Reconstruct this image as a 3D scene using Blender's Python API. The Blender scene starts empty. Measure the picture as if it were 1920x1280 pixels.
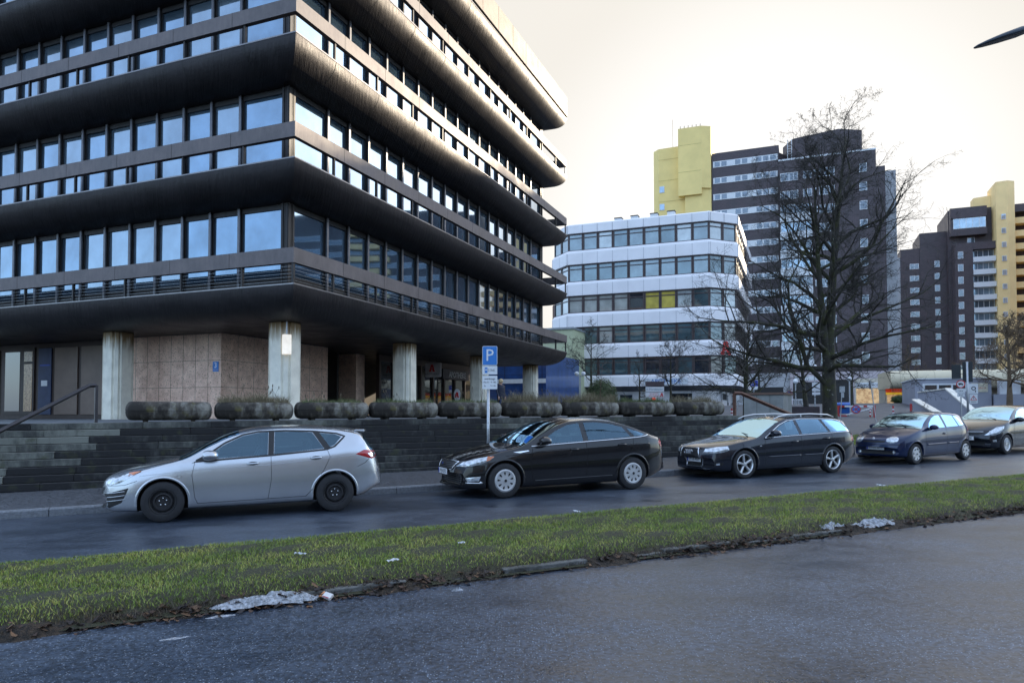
import bpy, bmesh, math, random
import numpy as np
from mathutils import Vector, Matrix
from mathutils.bvhtree import BVHTree
R = math.radians
sc = bpy.context.scene
COL = sc.collection
# ------------------------------------------------------------------ camera, sky, sun, exposure
EYE = 1.72
F = 1334.0
PITCH = R(1.8)
cam_data = bpy.data.cameras.new('camera')
cam = bpy.data.objects.new('camera', cam_data); COL.objects.link(cam)
cam.location = (0, 0, EYE)
cam.rotation_euler = (R(90) + PITCH, 0, 0)
cam_data.sensor_width = 36.0
cam_data.lens = 36.0 * F / 1920.0
cam_data.shift_y = 90.0 / 1920.0
cam_data.clip_start = 0.05; cam_data.clip_end = 6000
sc.camera = cam
SUN_AZ, SUN_EL = 50.0, 15.0            # azimuth measured clockwise from the view direction (+Y)
world = bpy.data.worlds.new('World'); sc.world = world; world.use_nodes = True
nt = world.node_tree
for n in list(nt.nodes): nt.nodes.remove(n)
sky = nt.nodes.new('ShaderNodeTexSky'); sky.sky_type = 'NISHITA'; sky.sun_disc = False
sky.sun_elevation = R(SUN_EL); sky.sun_rotation = R(SUN_AZ)
sky.altitude = 300; sky.air_density = 1.0; sky.dust_density = 2.2; sky.ozone_density = 1.6
bg = nt.nodes.new('ShaderNodeBackground'); bg.inputs['Strength'].default_value = 0.15
wo = nt.nodes.new('ShaderNodeOutputWorld')
# thin cold blue winter sky away from the sun, pale warm haze around it
geo = nt.nodes.new('ShaderNodeTexCoord')
def wdot(az, el):
    v = nt.nodes.new('ShaderNodeVectorMath'); v.operation = 'DOT_PRODUCT'; nrm = nt.nodes.new('ShaderNodeVectorMath'); nrm.operation = 'NORMALIZE'
    nt.links.new(geo.outputs['Generated'], nrm.inputs[0]); nt.links.new(nrm.outputs[0], v.inputs[0])
    v.inputs[1].default_value = (math.sin(R(az)) * math.cos(R(el)), math.cos(R(az)) * math.cos(R(el)), math.sin(R(el))); return v
def wmix(fac, a, b_, blend='MIX'):
    m = nt.nodes.new('ShaderNodeMixRGB'); m.blend_type = blend
    for i, x in enumerate((fac, a, b_)):
        if hasattr(x, 'links') or hasattr(x, 'is_linked'): nt.links.new(x, m.inputs[i])
        else: m.inputs[i].default_value = x
    return m.outputs[0]
cool = wmix(.70, wmix(1.0, sky.outputs[0], (.60, .80, 1.05, 1), 'MULTIPLY'), (1.45, 1.76, 2.22, 1))
mr_ = nt.nodes.new('ShaderNodeMapRange'); mr_.interpolation_type = 'SMOOTHSTEP'; mr_.inputs['From Min'].default_value = .52; mr_.inputs['From Max'].default_value = .84
d_ = wdot(22, 12); nt.links.new(d_.outputs['Value'], mr_.inputs[0])
mix1 = wmix(mr_.outputs[0], cool, (1.25, 1.195, 1.10, 1))
mr2 = nt.nodes.new('ShaderNodeMapRange'); mr2.interpolation_type = 'SMOOTHSTEP'; mr2.inputs['From Min'].default_value = .93; mr2.inputs['From Max'].default_value = .995
d2 = wdot(20, 12); nt.links.new(d2.outputs['Value'], mr2.inputs[0])
mix2 = wmix(mr2.outputs[0], mix1, (1.55, 1.52, 1.48, 1))
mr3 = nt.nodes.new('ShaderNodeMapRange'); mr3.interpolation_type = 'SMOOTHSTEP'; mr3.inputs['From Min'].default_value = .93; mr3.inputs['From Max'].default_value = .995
d3 = wdot(60, 24); nt.links.new(d3.outputs['Value'], mr3.inputs[0])      # bright sky lobe near the sun, added out of frame to light the street
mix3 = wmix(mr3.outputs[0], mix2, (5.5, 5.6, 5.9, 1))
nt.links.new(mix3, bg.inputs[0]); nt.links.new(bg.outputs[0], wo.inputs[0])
sd = bpy.data.lights.new('sun', 'SUN'); sd.energy = 2.0; sd.angle = R(0.5); sd.color = (1.0, 0.84, 0.62)
so = bpy.data.objects.new('sun', sd); COL.objects.link(so)
so.rotation_euler = (R(90 - SUN_EL), 0, R(180 - SUN_AZ)); so.location = (60, 50, 80)
sc.view_settings.view_transform = 'Standard'; sc.view_settings.look = 'None'
sc.view_settings.gamma = 1.0; sc.view_settings.exposure = 2.3
sc.cycles.max_bounces = 6; sc.cycles.diffuse_bounces = 3; sc.cycles.glossy_bounces = 3
sc.cycles.transparent_max_bounces = 8; sc.cycles.caustics_reflective = False; sc.cycles.caustics_refractive = False
sc.cycles.use_denoising = True

# ------------------------------------------------------------------ helpers
def P(px, py, Y):
    """world point seen at pixel (px, py) of the 1920 px photo at distance Y ahead"""
    c, s = math.cos(PITCH), math.sin(PITCH)
    a = -(py - 730.0) / F
    Z = Y * (a * c + s) / (c - a * s)
    w = c * Y + s * Z
    return Vector(((px - 960.0) / F * w, Y, Z + EYE))
SA = R(65.1)                                       # street azimuth
def SD(s, d): return (s * math.sin(SA) - d * math.cos(SA), s * math.cos(SA) + d * math.sin(SA))
def toSD(x, y): return (x * math.sin(SA) + y * math.cos(SA), -x * math.cos(SA) + y * math.sin(SA))
SROT = R(90 - 65.1)
BROT = R(90 - 22.15)                               # building frame: local x runs away from us, local y to the left
def clamp(v, a, b): return max(a, min(b, v))
def road_z(s): return 0.016 * clamp(s, -60, 70)
def sm(t): t = clamp(t, 0, 1); return t * t * (3 - 2 * t)
def ter_z(s): return 1.475 + 0.0067 * s            # terrace top
def plaza_z(s, d):
    k = 0.0 + 1.0 * sm((s - 17.5) / 9.0)
    return road_z(s) + 0.12 + 0.06 * clamp(d - 17.5 - 2 * k, 0, 24) * (0.55 + 0.45 * k)

class MB:
    def __init__(self): self.v = []; self.f = []; self.m = []; self.mat = 0; self.M = Matrix.Identity(4)
    def av(self, co):
        self.v.append(self.M @ Vector(co)); return len(self.v) - 1
    def face(self, idx): self.f.append(tuple(idx)); self.m.append(self.mat)
    def poly(self, pts): self.face([self.av(p) for p in pts])
    def box(self, x0, x1, y0, y1, z0, z1):
        if x0 > x1: x0, x1 = x1, x0
        if y0 > y1: y0, y1 = y1, y0
        if z0 > z1: z0, z1 = z1, z0
        b = [self.av((x, y, z)) for z in (z0, z1) for x, y in ((x0, y0), (x1, y0), (x1, y1), (x0, y1))]
        for q in ((3, 2, 1, 0), (4, 5, 6, 7), (0, 1, 5, 4), (1, 2, 6, 5), (2, 3, 7, 6), (3, 0, 4, 7)):
            self.face([b[i] for i in q])
        return self
    def prism(self, pts, z0, z1):
        """pts: list of (x, y) counter-clockwise; z0/z1 numbers or functions of (x, y)"""
        g = lambda z, p: z(*p) if callable(z) else z
        n = len(pts)
        a = [self.av((p[0], p[1], g(z0, p))) for p in pts]; b = [self.av((p[0], p[1], g(z1, p))) for p in pts]
        self.face(a[::-1]); self.face(b)
        for i in range(n): self.face((a[i], a[(i + 1) % n], b[(i + 1) % n], b[i]))
        return self
    def xprism(self, prof, x0, x1):
        """prof: closed list of (y, z) extruded along x"""
        n = len(prof)
        a = [self.av((x0, p[0], p[1])) for p in prof]; b = [self.av((x1, p[0], p[1])) for p in prof]
        self.face(a[::-1]); self.face(b)
        for i in range(n): self.face((a[i], a[(i + 1) % n], b[(i + 1) % n], b[i]))
        return self
    def yprism(self, prof, y0, y1):
        n = len(prof)
        a = [self.av((p[0], y0, p[1])) for p in prof]; b = [self.av((p[0], y1, p[1])) for p in prof]
        self.face(a); self.face(b[::-1])
        for i in range(n): self.face((a[i], b[i], b[(i + 1) % n], a[(i + 1) % n]))
        return self
    def tube(self, pts, r, n=6, cap=True):
        pts = [Vector(p) for p in pts]; m = len(pts)
        if not hasattr(r, '__len__'): r = [r] * m
        rings = []; ref = None
        for i, p in enumerate(pts):
            t = (pts[min(i + 1, m - 1)] - pts[max(i - 1, 0)])
            if t.length < 1e-9: t = Vector((0, 0, 1))
            t.normalize()
            if ref is None: ref = Vector((0, 0, 1)) if abs(t.z) < .9 else Vector((1, 0, 0))
            u = t.cross(ref)
            if u.length < 1e-4: u = t.cross(Vector((1, 0.3, 0)))
            u.normalize(); w = u.cross(t); ref = w
            rings.append([self.av(p + (u * math.cos(2 * math.pi * k / n) + w * math.sin(2 * math.pi * k / n)) * r[i]) for k in range(n)])
        for i in range(m - 1):
            for k in range(n):
                self.face((rings[i][k], rings[i + 1][k], rings[i + 1][(k + 1) % n], rings[i][(k + 1) % n]))
        if cap and n > 2: self.face(rings[0]); self.face(rings[-1][::-1])
        return self
    def lathe(self, prof, n=24, axis='z', c=(0, 0, 0), closed=False):
        """prof: list of (radius, height) revolved about the axis through c"""
        rings = []
        for r, h in prof:
            ring = []
            for k in range(n):
                a = 2 * math.pi * k / n; ca, sa = math.cos(a) * r, math.sin(a) * r
                p = {'z': (ca, sa, h), 'y': (ca, h, sa), 'x': (h, ca, sa)}[axis]
                ring.append(self.av((c[0] + p[0], c[1] + p[1], c[2] + p[2])))
            rings.append(ring)
        m = len(rings)
        for i in range(m - 1 + (1 if closed else 0)):
            A, B = rings[i], rings[(i + 1) % m]
            for k in range(n): self.face((A[k], A[(k + 1) % n], B[(k + 1) % n], B[k]))
        if not closed: self.face(rings[0][::-1]); self.face(rings[-1])
        return self
    def sphere(self, c, r, nu=12, nv=8, sq=(1, 1, 1)):
        prof = []
        c = Vector(c); rings = []
        for j in range(1, nv):
            th = math.pi * j / nv
            rings.append([self.av((c.x + r * sq[0] * math.sin(th) * math.cos(2 * math.pi * k / nu), c.y + r * sq[1] * math.sin(th) * math.sin(2 * math.pi * k / nu), c.z + r * sq[2] * math.cos(th))) for k in range(nu)])
        t = self.av((c.x, c.y, c.z + r * sq[2])); b = self.av((c.x, c.y, c.z - r * sq[2]))
        for k in range(nu):
            self.face((t, rings[0][k], rings[0][(k + 1) % nu])); self.face((b, rings[-1][(k + 1) % nu], rings[-1][k]))
        for j in range(len(rings) - 1):
            for k in range(nu): self.face((rings[j][k], rings[j + 1][k], rings[j + 1][(k + 1) % nu], rings[j][(k + 1) % nu]))
        return self
    def text(self, s, size, M, align='CENTER', depth=0.0, ext=0.0, sx=1.0):
        """flat lettering; M maps its xy plane into place"""
        cu = bpy.data.curves.new('lettering', 'FONT'); cu.body = s; cu.size = size; cu.align_x = align; cu.align_y = 'CENTER'
        cu.extrude = ext; cu.resolution_u = 2
        o = bpy.data.objects.new('lettering', cu); COL.objects.link(o)
        bpy.context.view_layer.update()
        me = bpy.data.meshes.new_from_object(o.evaluated_get(bpy.context.evaluated_depsgraph_get()))
        base = len(self.v)
        for v in me.vertices: self.v.append(self.M @ (M @ Vector((v.co.x * sx, v.co.y, v.co.z))))
        for p in me.polygons: self.f.append(tuple(base + i for i in p.vertices)); self.m.append(self.mat)
        bpy.data.objects.remove(o); bpy.data.meshes.remove(me); bpy.data.curves.remove(cu)
        return self
    def build(self, name, mats, parent=None, smooth=False, loc=None, rotz=None, bevel=0, auto=None):
        me = bpy.data.meshes.new(name)
        me.from_pydata([tuple(v) for v in self.v], [], self.f)
        if not isinstance(mats, (list, tuple)): mats = [mats]
        for m in mats: me.materials.append(m)
        if len(mats) > 1: me.polygons.foreach_set('material_index', self.m)
        if smooth: me.polygons.foreach_set('use_smooth', [True] * len(me.polygons))
        me.update()
        o = bpy.data.objects.new(name, me); COL.objects.link(o)
        if parent is not None: o.parent = parent
        if loc is not None: o.location = loc
        if rotz is not None: o.rotation_euler = (0, 0, rotz)
        if bevel:
            b = o.modifiers.new('bevel', 'BEVEL'); b.width = bevel; b.segments = 2; b.limit_method = 'ANGLE'; b.angle_limit = R(40)
        if auto:
            try: me.set_sharp_from_angle(angle=R(auto))
            except Exception: pass
        return o

def tag(o, label=None, cat=None, group=None, kind=None):
    if label: o['label'] = label
    if cat: o['category'] = cat
    if group: o['group'] = group
    if kind: o['kind'] = kind
    return o
def empty(name, loc=(0, 0, 0), rotz=0, label=None, cat=None, group=None, rot=None):
    o = bpy.data.objects.new(name, None); COL.objects.link(o); o.location = loc; o.rotation_euler = rot or (0, 0, rotz)
    o.empty_display_size = .2
    return tag(o, label, cat, group)
def copy_tree(o, parent=None):
    c = o.copy(); COL.objects.link(c)
    for k in list(c.keys()):
        if parent is not None and k == 'label' and False: del c[k]
    if parent is not None: c.parent = parent
    for ch in list(o.children): copy_tree(ch, c)
    return c

# ------------------------------------------------------------------ materials
_mc = {}
def mat(name, col, rough=.6, metal=0., var=.15, scale=4., bump=0., bscale=40., coat=0., col2=None, emis=None, estr=1., spec=.5,
        stretch=None, rvar=0., fac=(.35, .65), crough=.03, detail=5.):
    if name in _mc: return _mc[name]
    m = bpy.data.materials.new(name); m.use_nodes = True; t = m.node_tree; b = t.nodes['Principled BSDF']
    b.inputs['Roughness'].default_value = rough; b.inputs['Metallic'].default_value = metal
    b.inputs['Specular IOR Level'].default_value = spec
    if coat: b.inputs['Coat Weight'].default_value = coat; b.inputs['Coat Roughness'].default_value = crough
    c1 = tuple(clamp(c * (1 - var), 0, 1) for c in col) + (1,); c2 = tuple(clamp(c * (1 + var), 0, 1) for c in (col2 or col)) + (1,)
    if col2: c1 = tuple(col) + (1,); c2 = tuple(col2) + (1,)
    tc = t.nodes.new('ShaderNodeTexCoord'); mp = t.nodes.new('ShaderNodeMapping')
    if stretch: mp.inputs['Scale'].default_value = stretch
    t.links.new(tc.outputs['Object'], mp.inputs[0])
    no = t.nodes.new('ShaderNodeTexNoise'); no.inputs['Scale'].default_value = scale; no.inputs['Detail'].default_value = detail; no.inputs['Roughness'].default_value = .6
    t.links.new(mp.outputs[0], no.inputs['Vector'])
    rp = t.nodes.new('ShaderNodeValToRGB'); rp.color_ramp.elements[0].position = fac[0]; rp.color_ramp.elements[1].position = fac[1]
    rp.color_ramp.elements[0].color = c1; rp.color_ramp.elements[1].color = c2
    t.links.new(no.outputs['Fac'], rp.inputs[0]); t.links.new(rp.outputs[0], b.inputs['Base Color'])
    if rvar:
        mr = t.nodes.new('ShaderNodeMapRange'); mr.inputs['From Min'].default_value = .3; mr.inputs['From Max'].default_value = .7
        mr.inputs['To Min'].default_value = clamp(rough - rvar, 0, 1); mr.inputs['To Max'].default_value = clamp(rough + rvar, 0, 1)
        t.links.new(no.outputs['Fac'], mr.inputs[0]); t.links.new(mr.outputs[0], b.inputs['Roughness'])
    if bump:
        n2 = t.nodes.new('ShaderNodeTexNoise'); n2.inputs['Scale'].default_value = bscale; n2.inputs['Detail'].default_value = 4
        t.links.new(mp.outputs[0], n2.inputs['Vector'])
        bu = t.nodes.new('ShaderNodeBump'); bu.inputs['Strength'].default_value = bump; bu.inputs['Distance'].default_value = .02
        t.links.new(n2.outputs['Fac'], bu.inputs['Height']); t.links.new(bu.outputs[0], b.inputs['Normal'])
    if emis: b.inputs['Emission Color'].default_value = tuple(emis) + (1,); b.inputs['Emission Strength'].default_value = estr
    m['ramp'] = rp.name
    _mc[name] = m
    return m
def nodes(m): return m.node_tree, m.node_tree.nodes['Principled BSDF']
WHITE = mat('white_paint', (.72, .73, .74), .5, var=.05)
BLACK = mat('black_plastic', (.012, .012, .013), .55, var=.2)
STEEL = mat('galvanised_steel', (.42, .44, .46), .42, .7, var=.12, scale=14)
DARKMET = mat('dark_rail_metal', (.045, .04, .042), .4, .4, var=.2)
RUST = mat('rusty_brown_steel', (.10, .045, .03), .6, .2, var=.3, scale=9)
REDP = mat('red_paint', (.42, .03, .03), .5, var=.12)
SIGNBLUE = mat('sign_blue', (.01, .16, .50), .35, var=.04)
SIGNWHITE = mat('sign_white', (.66, .68, .70), .4, var=.05)
SIGNBACK = mat('sign_back', (.05, .055, .065), .5, var=.1)
INK = mat('sign_ink', (.03, .03, .035), .6)
SIGNRED = mat('sign_red', (.50, .02, .02), .4, var=.05)
# ------------------------------------------------------------------ ground, roads, kerbs, pavement, verge
def sheet(name, ss, ds, zf, m, kind='structure', label=None, smooth=True):
    b = MB(); idx = [[b.av(SD(s, d) + (zf(s, d),)) for d in ds] for s in ss]
    for i in range(len(ss) - 1):
        for j in range(len(ds) - 1): b.face((idx[i][j], idx[i + 1][j], idx[i + 1][j + 1], idx[i][j + 1]))
    o = b.build(name, m, smooth=smooth); o['kind'] = kind
    if label: o['label'] = label
    return o
def fr(a, b, n): return [a + (b - a) * i / n for i in range(n + 1)]

def asphalt(name, base, patch, r0, r1, bump, spk=220., grit=.5):
    m = bpy.data.materials.new(name); m.use_nodes = True; t = m.node_tree; b = t.nodes['Principled BSDF']; L = t.links
    tc = t.nodes.new('ShaderNodeTexCoord')
    def noise(sc_, det=4, rough=.6, stretch=None):
        n = t.nodes.new('ShaderNodeTexNoise'); n.inputs['Scale'].default_value = sc_; n.inputs['Detail'].default_value = det; n.inputs['Roughness'].default_value = rough
        if stretch:
            mp = t.nodes.new('ShaderNodeMapping'); mp.inputs['Scale'].default_value = stretch; mp.inputs['Rotation'].default_value = (0, 0, -SROT)
            L.new(tc.outputs['Object'], mp.inputs[0]); L.new(mp.outputs[0], n.inputs['Vector'])
        else: L.new(tc.outputs['Object'], n.inputs['Vector'])
        return n
    big = noise(.45, 5, .62, (1, 2.2, 1)); mid = noise(2.6, 6, .7); vo = t.nodes.new('ShaderNodeTexVoronoi'); vo.inputs['Scale'].default_value = spk
    L.new(tc.outputs['Object'], vo.inputs['Vector'])
    fine = noise(spk * .55, 2, .5)
    r1_ = t.nodes.new('ShaderNodeValToRGB'); e = r1_.color_ramp.elements; e[0].position = .38; e[1].position = .62
    e[0].color = tuple(c * .34 for c in base) + (1,); e[1].color = tuple(base) + (1,)
    L.new(fine.outputs['Fac'], r1_.inputs[0])
    # light stone chips
    r2 = t.nodes.new('ShaderNodeValToRGB'); r2.color_ramp.elements[0].position = .12; r2.color_ramp.elements[1].position = .34
    r2.color_ramp.elements[0].color = (1, 1, 1, 1); r2.color_ramp.elements[1].color = (0, 0, 0, 1)
    L.new(vo.outputs['Distance'], r2.inputs[0])
    hs = t.nodes.new('ShaderNodeMath'); hs.operation = 'GREATER_THAN'; hs.inputs[1].default_value = .62
    sep = t.nodes.new('ShaderNodeSeparateColor'); L.new(vo.outputs['Color'], sep.inputs[0]); L.new(sep.outputs[0], hs.inputs[0])
    mu = t.nodes.new('ShaderNodeMath'); mu.operation = 'MULTIPLY'; L.new(hs.outputs[0], mu.inputs[0]); L.new(r2.outputs[0], mu.inputs[1])
    mu2 = t.nodes.new('ShaderNodeMath'); mu2.operation = 'MULTIPLY'; mu2.inputs[1].default_value = grit; L.new(mu.outputs[0], mu2.inputs[0])
    mx = t.nodes.new('ShaderNodeMixRGB'); mx.inputs[2].default_value = tuple(patch) + (1,); L.new(mu2.outputs[0], mx.inputs[0]); L.new(r1_.outputs[0], mx.inputs[1])
    # broad damp / dry areas
    r3 = t.nodes.new('ShaderNodeValToRGB'); r3.color_ramp.elements[0].position = .38; r3.color_ramp.elements[1].position = .62
    r3.color_ramp.elements[0].color = (.50, .50, .53, 1); r3.color_ramp.elements[1].color = (1.25, 1.25, 1.25, 1)
    ad = t.nodes.new('ShaderNodeMath'); ad.operation = 'MULTIPLY_ADD'; ad.inputs[1].default_value = .35; L.new(mid.outputs['Fac'], ad.inputs[0])
    m7 = t.nodes.new('ShaderNodeMath'); m7.operation = 'MULTIPLY'; m7.inputs[1].default_value = .65; L.new(big.outputs['Fac'], m7.inputs[0]); L.new(m7.outputs[0], ad.inputs[2])
    L.new(ad.outputs[0], r3.inputs[0])
    m3 = t.nodes.new('ShaderNodeMixRGB'); m3.blend_type = 'MULTIPLY'; m3.inputs[0].default_value = 1; L.new(mx.outputs[0], m3.inputs[1]); L.new(r3.outputs[0], m3.inputs[2])
    L.new(m3.outputs[0], b.inputs['Base Color'])
    mr = t.nodes.new('ShaderNodeMapRange'); mr.inputs['From Min'].default_value = .36; mr.inputs['From Max'].default_value = .62
    mr.inputs['To Min'].default_value = r0; mr.inputs['To Max'].default_value = r1; L.new(ad.outputs[0], mr.inputs[0]); L.new(mr.outputs[0], b.inputs['Roughness'])
    bu = t.nodes.new('ShaderNodeBump'); bu.inputs['Strength'].default_value = bump; bu.inputs['Distance'].default_value = .004
    a2 = t.nodes.new('ShaderNodeMath'); a2.operation = 'ADD'; L.new(fine.outputs['Fac'], a2.inputs[0]); L.new(mu.outputs[0], a2.inputs[1])
    L.new(a2.outputs[0], bu.inputs['Height']); L.new(bu.outputs[0], b.inputs['Normal'])
    b.inputs['Specular IOR Level'].default_value = .85
    return m
ASPH_NEAR = asphalt('near_asphalt', (.047, .066, .098), (.31, .37, .45), .27, .50, .9, 50., .9)
ASPH_FAR = asphalt('wet_asphalt', (.045, .062, .092), (.28, .33, .39), .27, .52, 1.0, 60., .7)
SOIL = mat('bare_soil', (.045, .045, .018), .9, var=.3, scale=20, bump=.8, bscale=70, col2=(.025, .022, .012))
GROUNDM = mat('ground_mix', (.05, .055, .045), .9, var=.3, scale=.3)
KERBM = mat('kerb_granite', (.16, .17, .185), .7, var=.25, scale=26, bump=.4, bscale=60)
KERBOLD = mat('old_kerb_stone', (.13, .13, .125), .75, col2=(.035, .035, .03), scale=6, bump=.5, bscale=40)

def ground_z(s, d):
    base = road_z(s) - .06
    if d > 17.5: base = max(base, min(plaza_z(s, d) - .05, 40))
    return base
ss = [-3000, -900, -300, -120] + fr(-60, 120, 60) + [200, 420, 900, 3000]
ds = [-3000, -800, -200, -60, -20, 0, 6, 12, 16, 17.5] + fr(19, 46, 9) + [60, 100, 180, 400, 1000, 3000]
sheet('ground', ss, ds, ground_z, GROUNDM)
D1, D2, D3 = 6.62, 9.25, 14.2          # near kerb edge, far edge of the verge, far kerb face
def kerb_d(s):                          # the far kerb swings away at the right-hand end
    return D3 + (0 if s < 15 else .012 * (s - 15) ** 2 if s < 40 else 7.5 + (s - 40) * .6)
sheet('near_road', fr(-60, 90, 75), [-30, -12, -4, 0, 2, 4, 6, 6.8], lambda s, d: road_z(s), ASPH_NEAR)
ssr = fr(-60, 90, 100)
b = MB(); idx = []
for s in ssr:
    ds_ = fr(9.1, kerb_d(s) + .05, 8); idx.append([b.av(SD(s, d) + (road_z(s) - .004,)) for d in ds_])
for i in range(len(ssr) - 1):
    for j in range(8): b.face((idx[i][j], idx[i + 1][j], idx[i + 1][j + 1], idx[i][j + 1]))
b.build('far_road', ASPH_FAR, smooth=True)['kind'] = 'structure'

# pavement of small cobbles
PAVE = mat('pavement_cobbles', (.06, .065, .075), .62, var=.3, scale=8, rvar=.15)
t, pb = nodes(PAVE)
vo = t.nodes.new('ShaderNodeTexVoronoi'); vo.inputs['Scale'].default_value = 9.; vo.feature = 'DISTANCE_TO_EDGE'
tc = t.nodes.new('ShaderNodeTexCoord'); t.links.new(tc.outputs['Object'], vo.inputs['Vector'])
rr = t.nodes.new('ShaderNodeValToRGB'); rr.color_ramp.elements[0].position = .0; rr.color_ramp.elements[1].position = .12
rr.color_ramp.elements[0].color = (.35, .35, .35, 1); rr.color_ramp.elements[1].color = (1, 1, 1, 1)
t.links.new(vo.outputs['Distance'], rr.inputs[0])
mm = t.nodes.new('ShaderNodeMixRGB'); mm.blend_type = 'MULTIPLY'; mm.inputs[0].default_value = 1
src = pb.inputs['Base Color'].links[0].from_socket
t.links.new(src, mm.inputs[1]); t.links.new(rr.outputs[0], mm.inputs[2]); t.links.new(mm.outputs[0], pb.inputs['Base Color'])
bu = t.nodes.new('ShaderNodeBump'); bu.inputs['Strength'].default_value = .7; bu.inputs['Distance'].default_value = .01
t.links.new(rr.outputs[0], bu.inputs['Height']); t.links.new(bu.outputs[0], pb.inputs['Normal'])
b = MB(); idx = []
for s in ssr:
    ds_ = fr(kerb_d(s) + .13, max(18.6, kerb_d(s) + 3.4), 5); idx.append([b.av(SD(s, d) + (max(road_z(s) + .125, plaza_z(s, d) - .02 if d > 18 and s > 19 else -9),)) for d in ds_])
for i in range(len(ssr) - 1):
    for j in range(5): b.face((idx[i][j], idx[i + 1][j], idx[i + 1][j + 1], idx[i][j + 1]))
b.build('pavement', PAVE, smooth=True)['kind'] = 'structure'
# plaza behind, climbing to the shops
PLAZA = mat('plaza_paving', (.075, .08, .09), .6, var=.25, scale=1.2, bump=.3, bscale=30, rvar=.15)
sheet('plaza', fr(17.6, 110, 60), fr(17.8, 90, 50), lambda s, d: plaza_z(s, d), PLAZA)
# far kerb: granite lengths
rnd = random.Random(5)
b = MB(); s = -40.0
while s < 60:
    l = 1.0; e = s + l - .012
    a0, a1 = kerb_d(s), kerb_d(e); z0, z1 = road_z(s), road_z(e); j = rnd.uniform(-.004, .004)
    q = [SD(s, a0 + j) , SD(e, a1 + j), SD(e, a1 + .15 + j), SD(s, a0 + .15 + j)]
    zz = [z0, z1, z1, z0]
    q2 = [SD(s, a0 + j + .02), SD(e, a1 + j + .02)]
    lo = [b.av(q[i] + (zz[i] - .1,)) for i in range(4)]; md = [b.av(q[i] + (zz[i] + .105,)) for i in range(2)]
    tp = [b.av(q2[0] + (z0 + .13,)), b.av(q2[1] + (z1 + .13,)), b.av(q[2] + (z1 + .132,)), b.av(q[3] + (z0 + .132,))]
    b.face((lo[0], lo[1], md[1], md[0])); b.face((md[0], md[1], tp[1], tp[0])); b.face(tp)
    b.face((lo[0], md[0], tp[0], tp[3], lo[3])); b.face((lo[1], lo[2], tp[2], tp[1], md[1])); b.face((lo[2], lo[3], tp[3], tp[2]))
    s += l
b.build('far_kerb', KERBM)['kind'] = 'structure'
# verge: soil bed, near kerb half buried, far edge
rnd = random.Random(8)
def verge_z(s, d):
    k = sm((d - D1) / .35) * sm((D2 + .1 - d) / .25)
    return road_z(s) + .02 + .13 * k + .012 * math.sin(s * 3.1 + d * 5) * k + .01 * math.sin(s * 7.7 - d * 9)* k
sheet('verge_soil', fr(-14, 60, 370), fr(D1 - .02, D2 + .04, 20), verge_z, SOIL)
b = MB(); s = -12.0
while s < 45:
    l = .98; h = .045 + rnd.uniform(-.02, .012); yo = rnd.uniform(-.012, .012)
    if rnd.random() < .5: h -= .04
    q = [SD(s, D1 + .03 + yo), SD(s + l, D1 + .03 + yo), SD(s + l, D1 + .13 + yo), SD(s, D1 + .13 + yo)]
    zz = [road_z(s), road_z(s + l), road_z(s + l), road_z(s)]
    lo = [b.av(q[i] + (zz[i] - .1,)) for i in range(4)]; tp = [b.av(q[i] + (zz[i] + h + .02,)) for i in range(4)]
    b.face(tp); b.face((lo[0], lo[1], tp[1], tp[0])); b.face((lo[1], lo[2], tp[2], tp[1])); b.face((lo[2], lo[3], tp[3], tp[2])); b.face((lo[3], lo[0], tp[0], tp[3]))
    s += 1.0
b.build('near_kerb', KERBOLD, bevel=.01)['kind'] = 'structure'

# grass blades: one mesh of many blades
def blades(name, n, sfun, dfun, zfun, hmin, hmax, wid, m, seed, lean=.5, label=None):
    g = np.random.default_rng(seed)
    s = sfun(g, n); d = dfun(g, n, s)
    ca, sa = math.cos(SROT), math.sin(SROT)
    x = s * ca - d * sa; y = s * sa + d * ca
    z = zfun(s, d)
    h = g.uniform(hmin, hmax, n) * (0.75 + .5 * (np.sin(s * 2.3 + d * 3.1) * np.sin(s * .9 - d * 4.3) * .5 + .5))
    a = g.uniform(0, 2 * np.pi, n); le = g.uniform(0, lean, n) * h
    wx, wy = np.cos(a) * wid, np.sin(a) * wid; b2 = g.uniform(0, 2 * np.pi, n); lx, ly = np.cos(b2) * le, np.sin(b2) * le
    v = np.empty((n, 5, 3))
    v[:, 0] = np.stack([x - wx, y - wy, z], 1); v[:, 1] = np.stack([x + wx, y + wy, z], 1)
    v[:, 2] = np.stack([x + wx * .7 + lx * .35, y + wy * .7 + ly * .35, z + h * .6], 1); v[:, 3] = np.stack([x - wx * .7 + lx * .35, y - wy * .7 + ly * .35, z + h * .6], 1)
    v[:, 4] = np.stack([x + lx, y + ly, z + h], 1)
    me = bpy.data.meshes.new(name); me.vertices.add(n * 5); me.vertices.foreach_set('co', v.ravel())
    base = (np.arange(n) * 5)[:, None]
    loops = np.concatenate([base + np.array([0, 1, 2, 3]), base + np.array([3, 2, 4])], 1).ravel()
    me.loops.add(n * 7); me.loops.foreach_set('vertex_index', loops.astype(np.int32))
    me.polygons.add(n * 2); st = (np.arange(n)[:, None] * 7 + np.array([0, 4])).ravel(); me.polygons.foreach_set('loop_start', st.astype(np.int32))
    me.update(calc_edges=True)
    at = me.attributes.new('tone', 'FLOAT', 'POINT'); at.data.foreach_set('value', np.repeat(g.uniform(0, 1, n), 5).astype(np.float32))
    me.materials.append(m)
    o = bpy.data.objects.new(name, me); COL.objects.link(o); o['kind'] = 'stuff'
    if label: o['label'] = label
    return o
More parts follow.
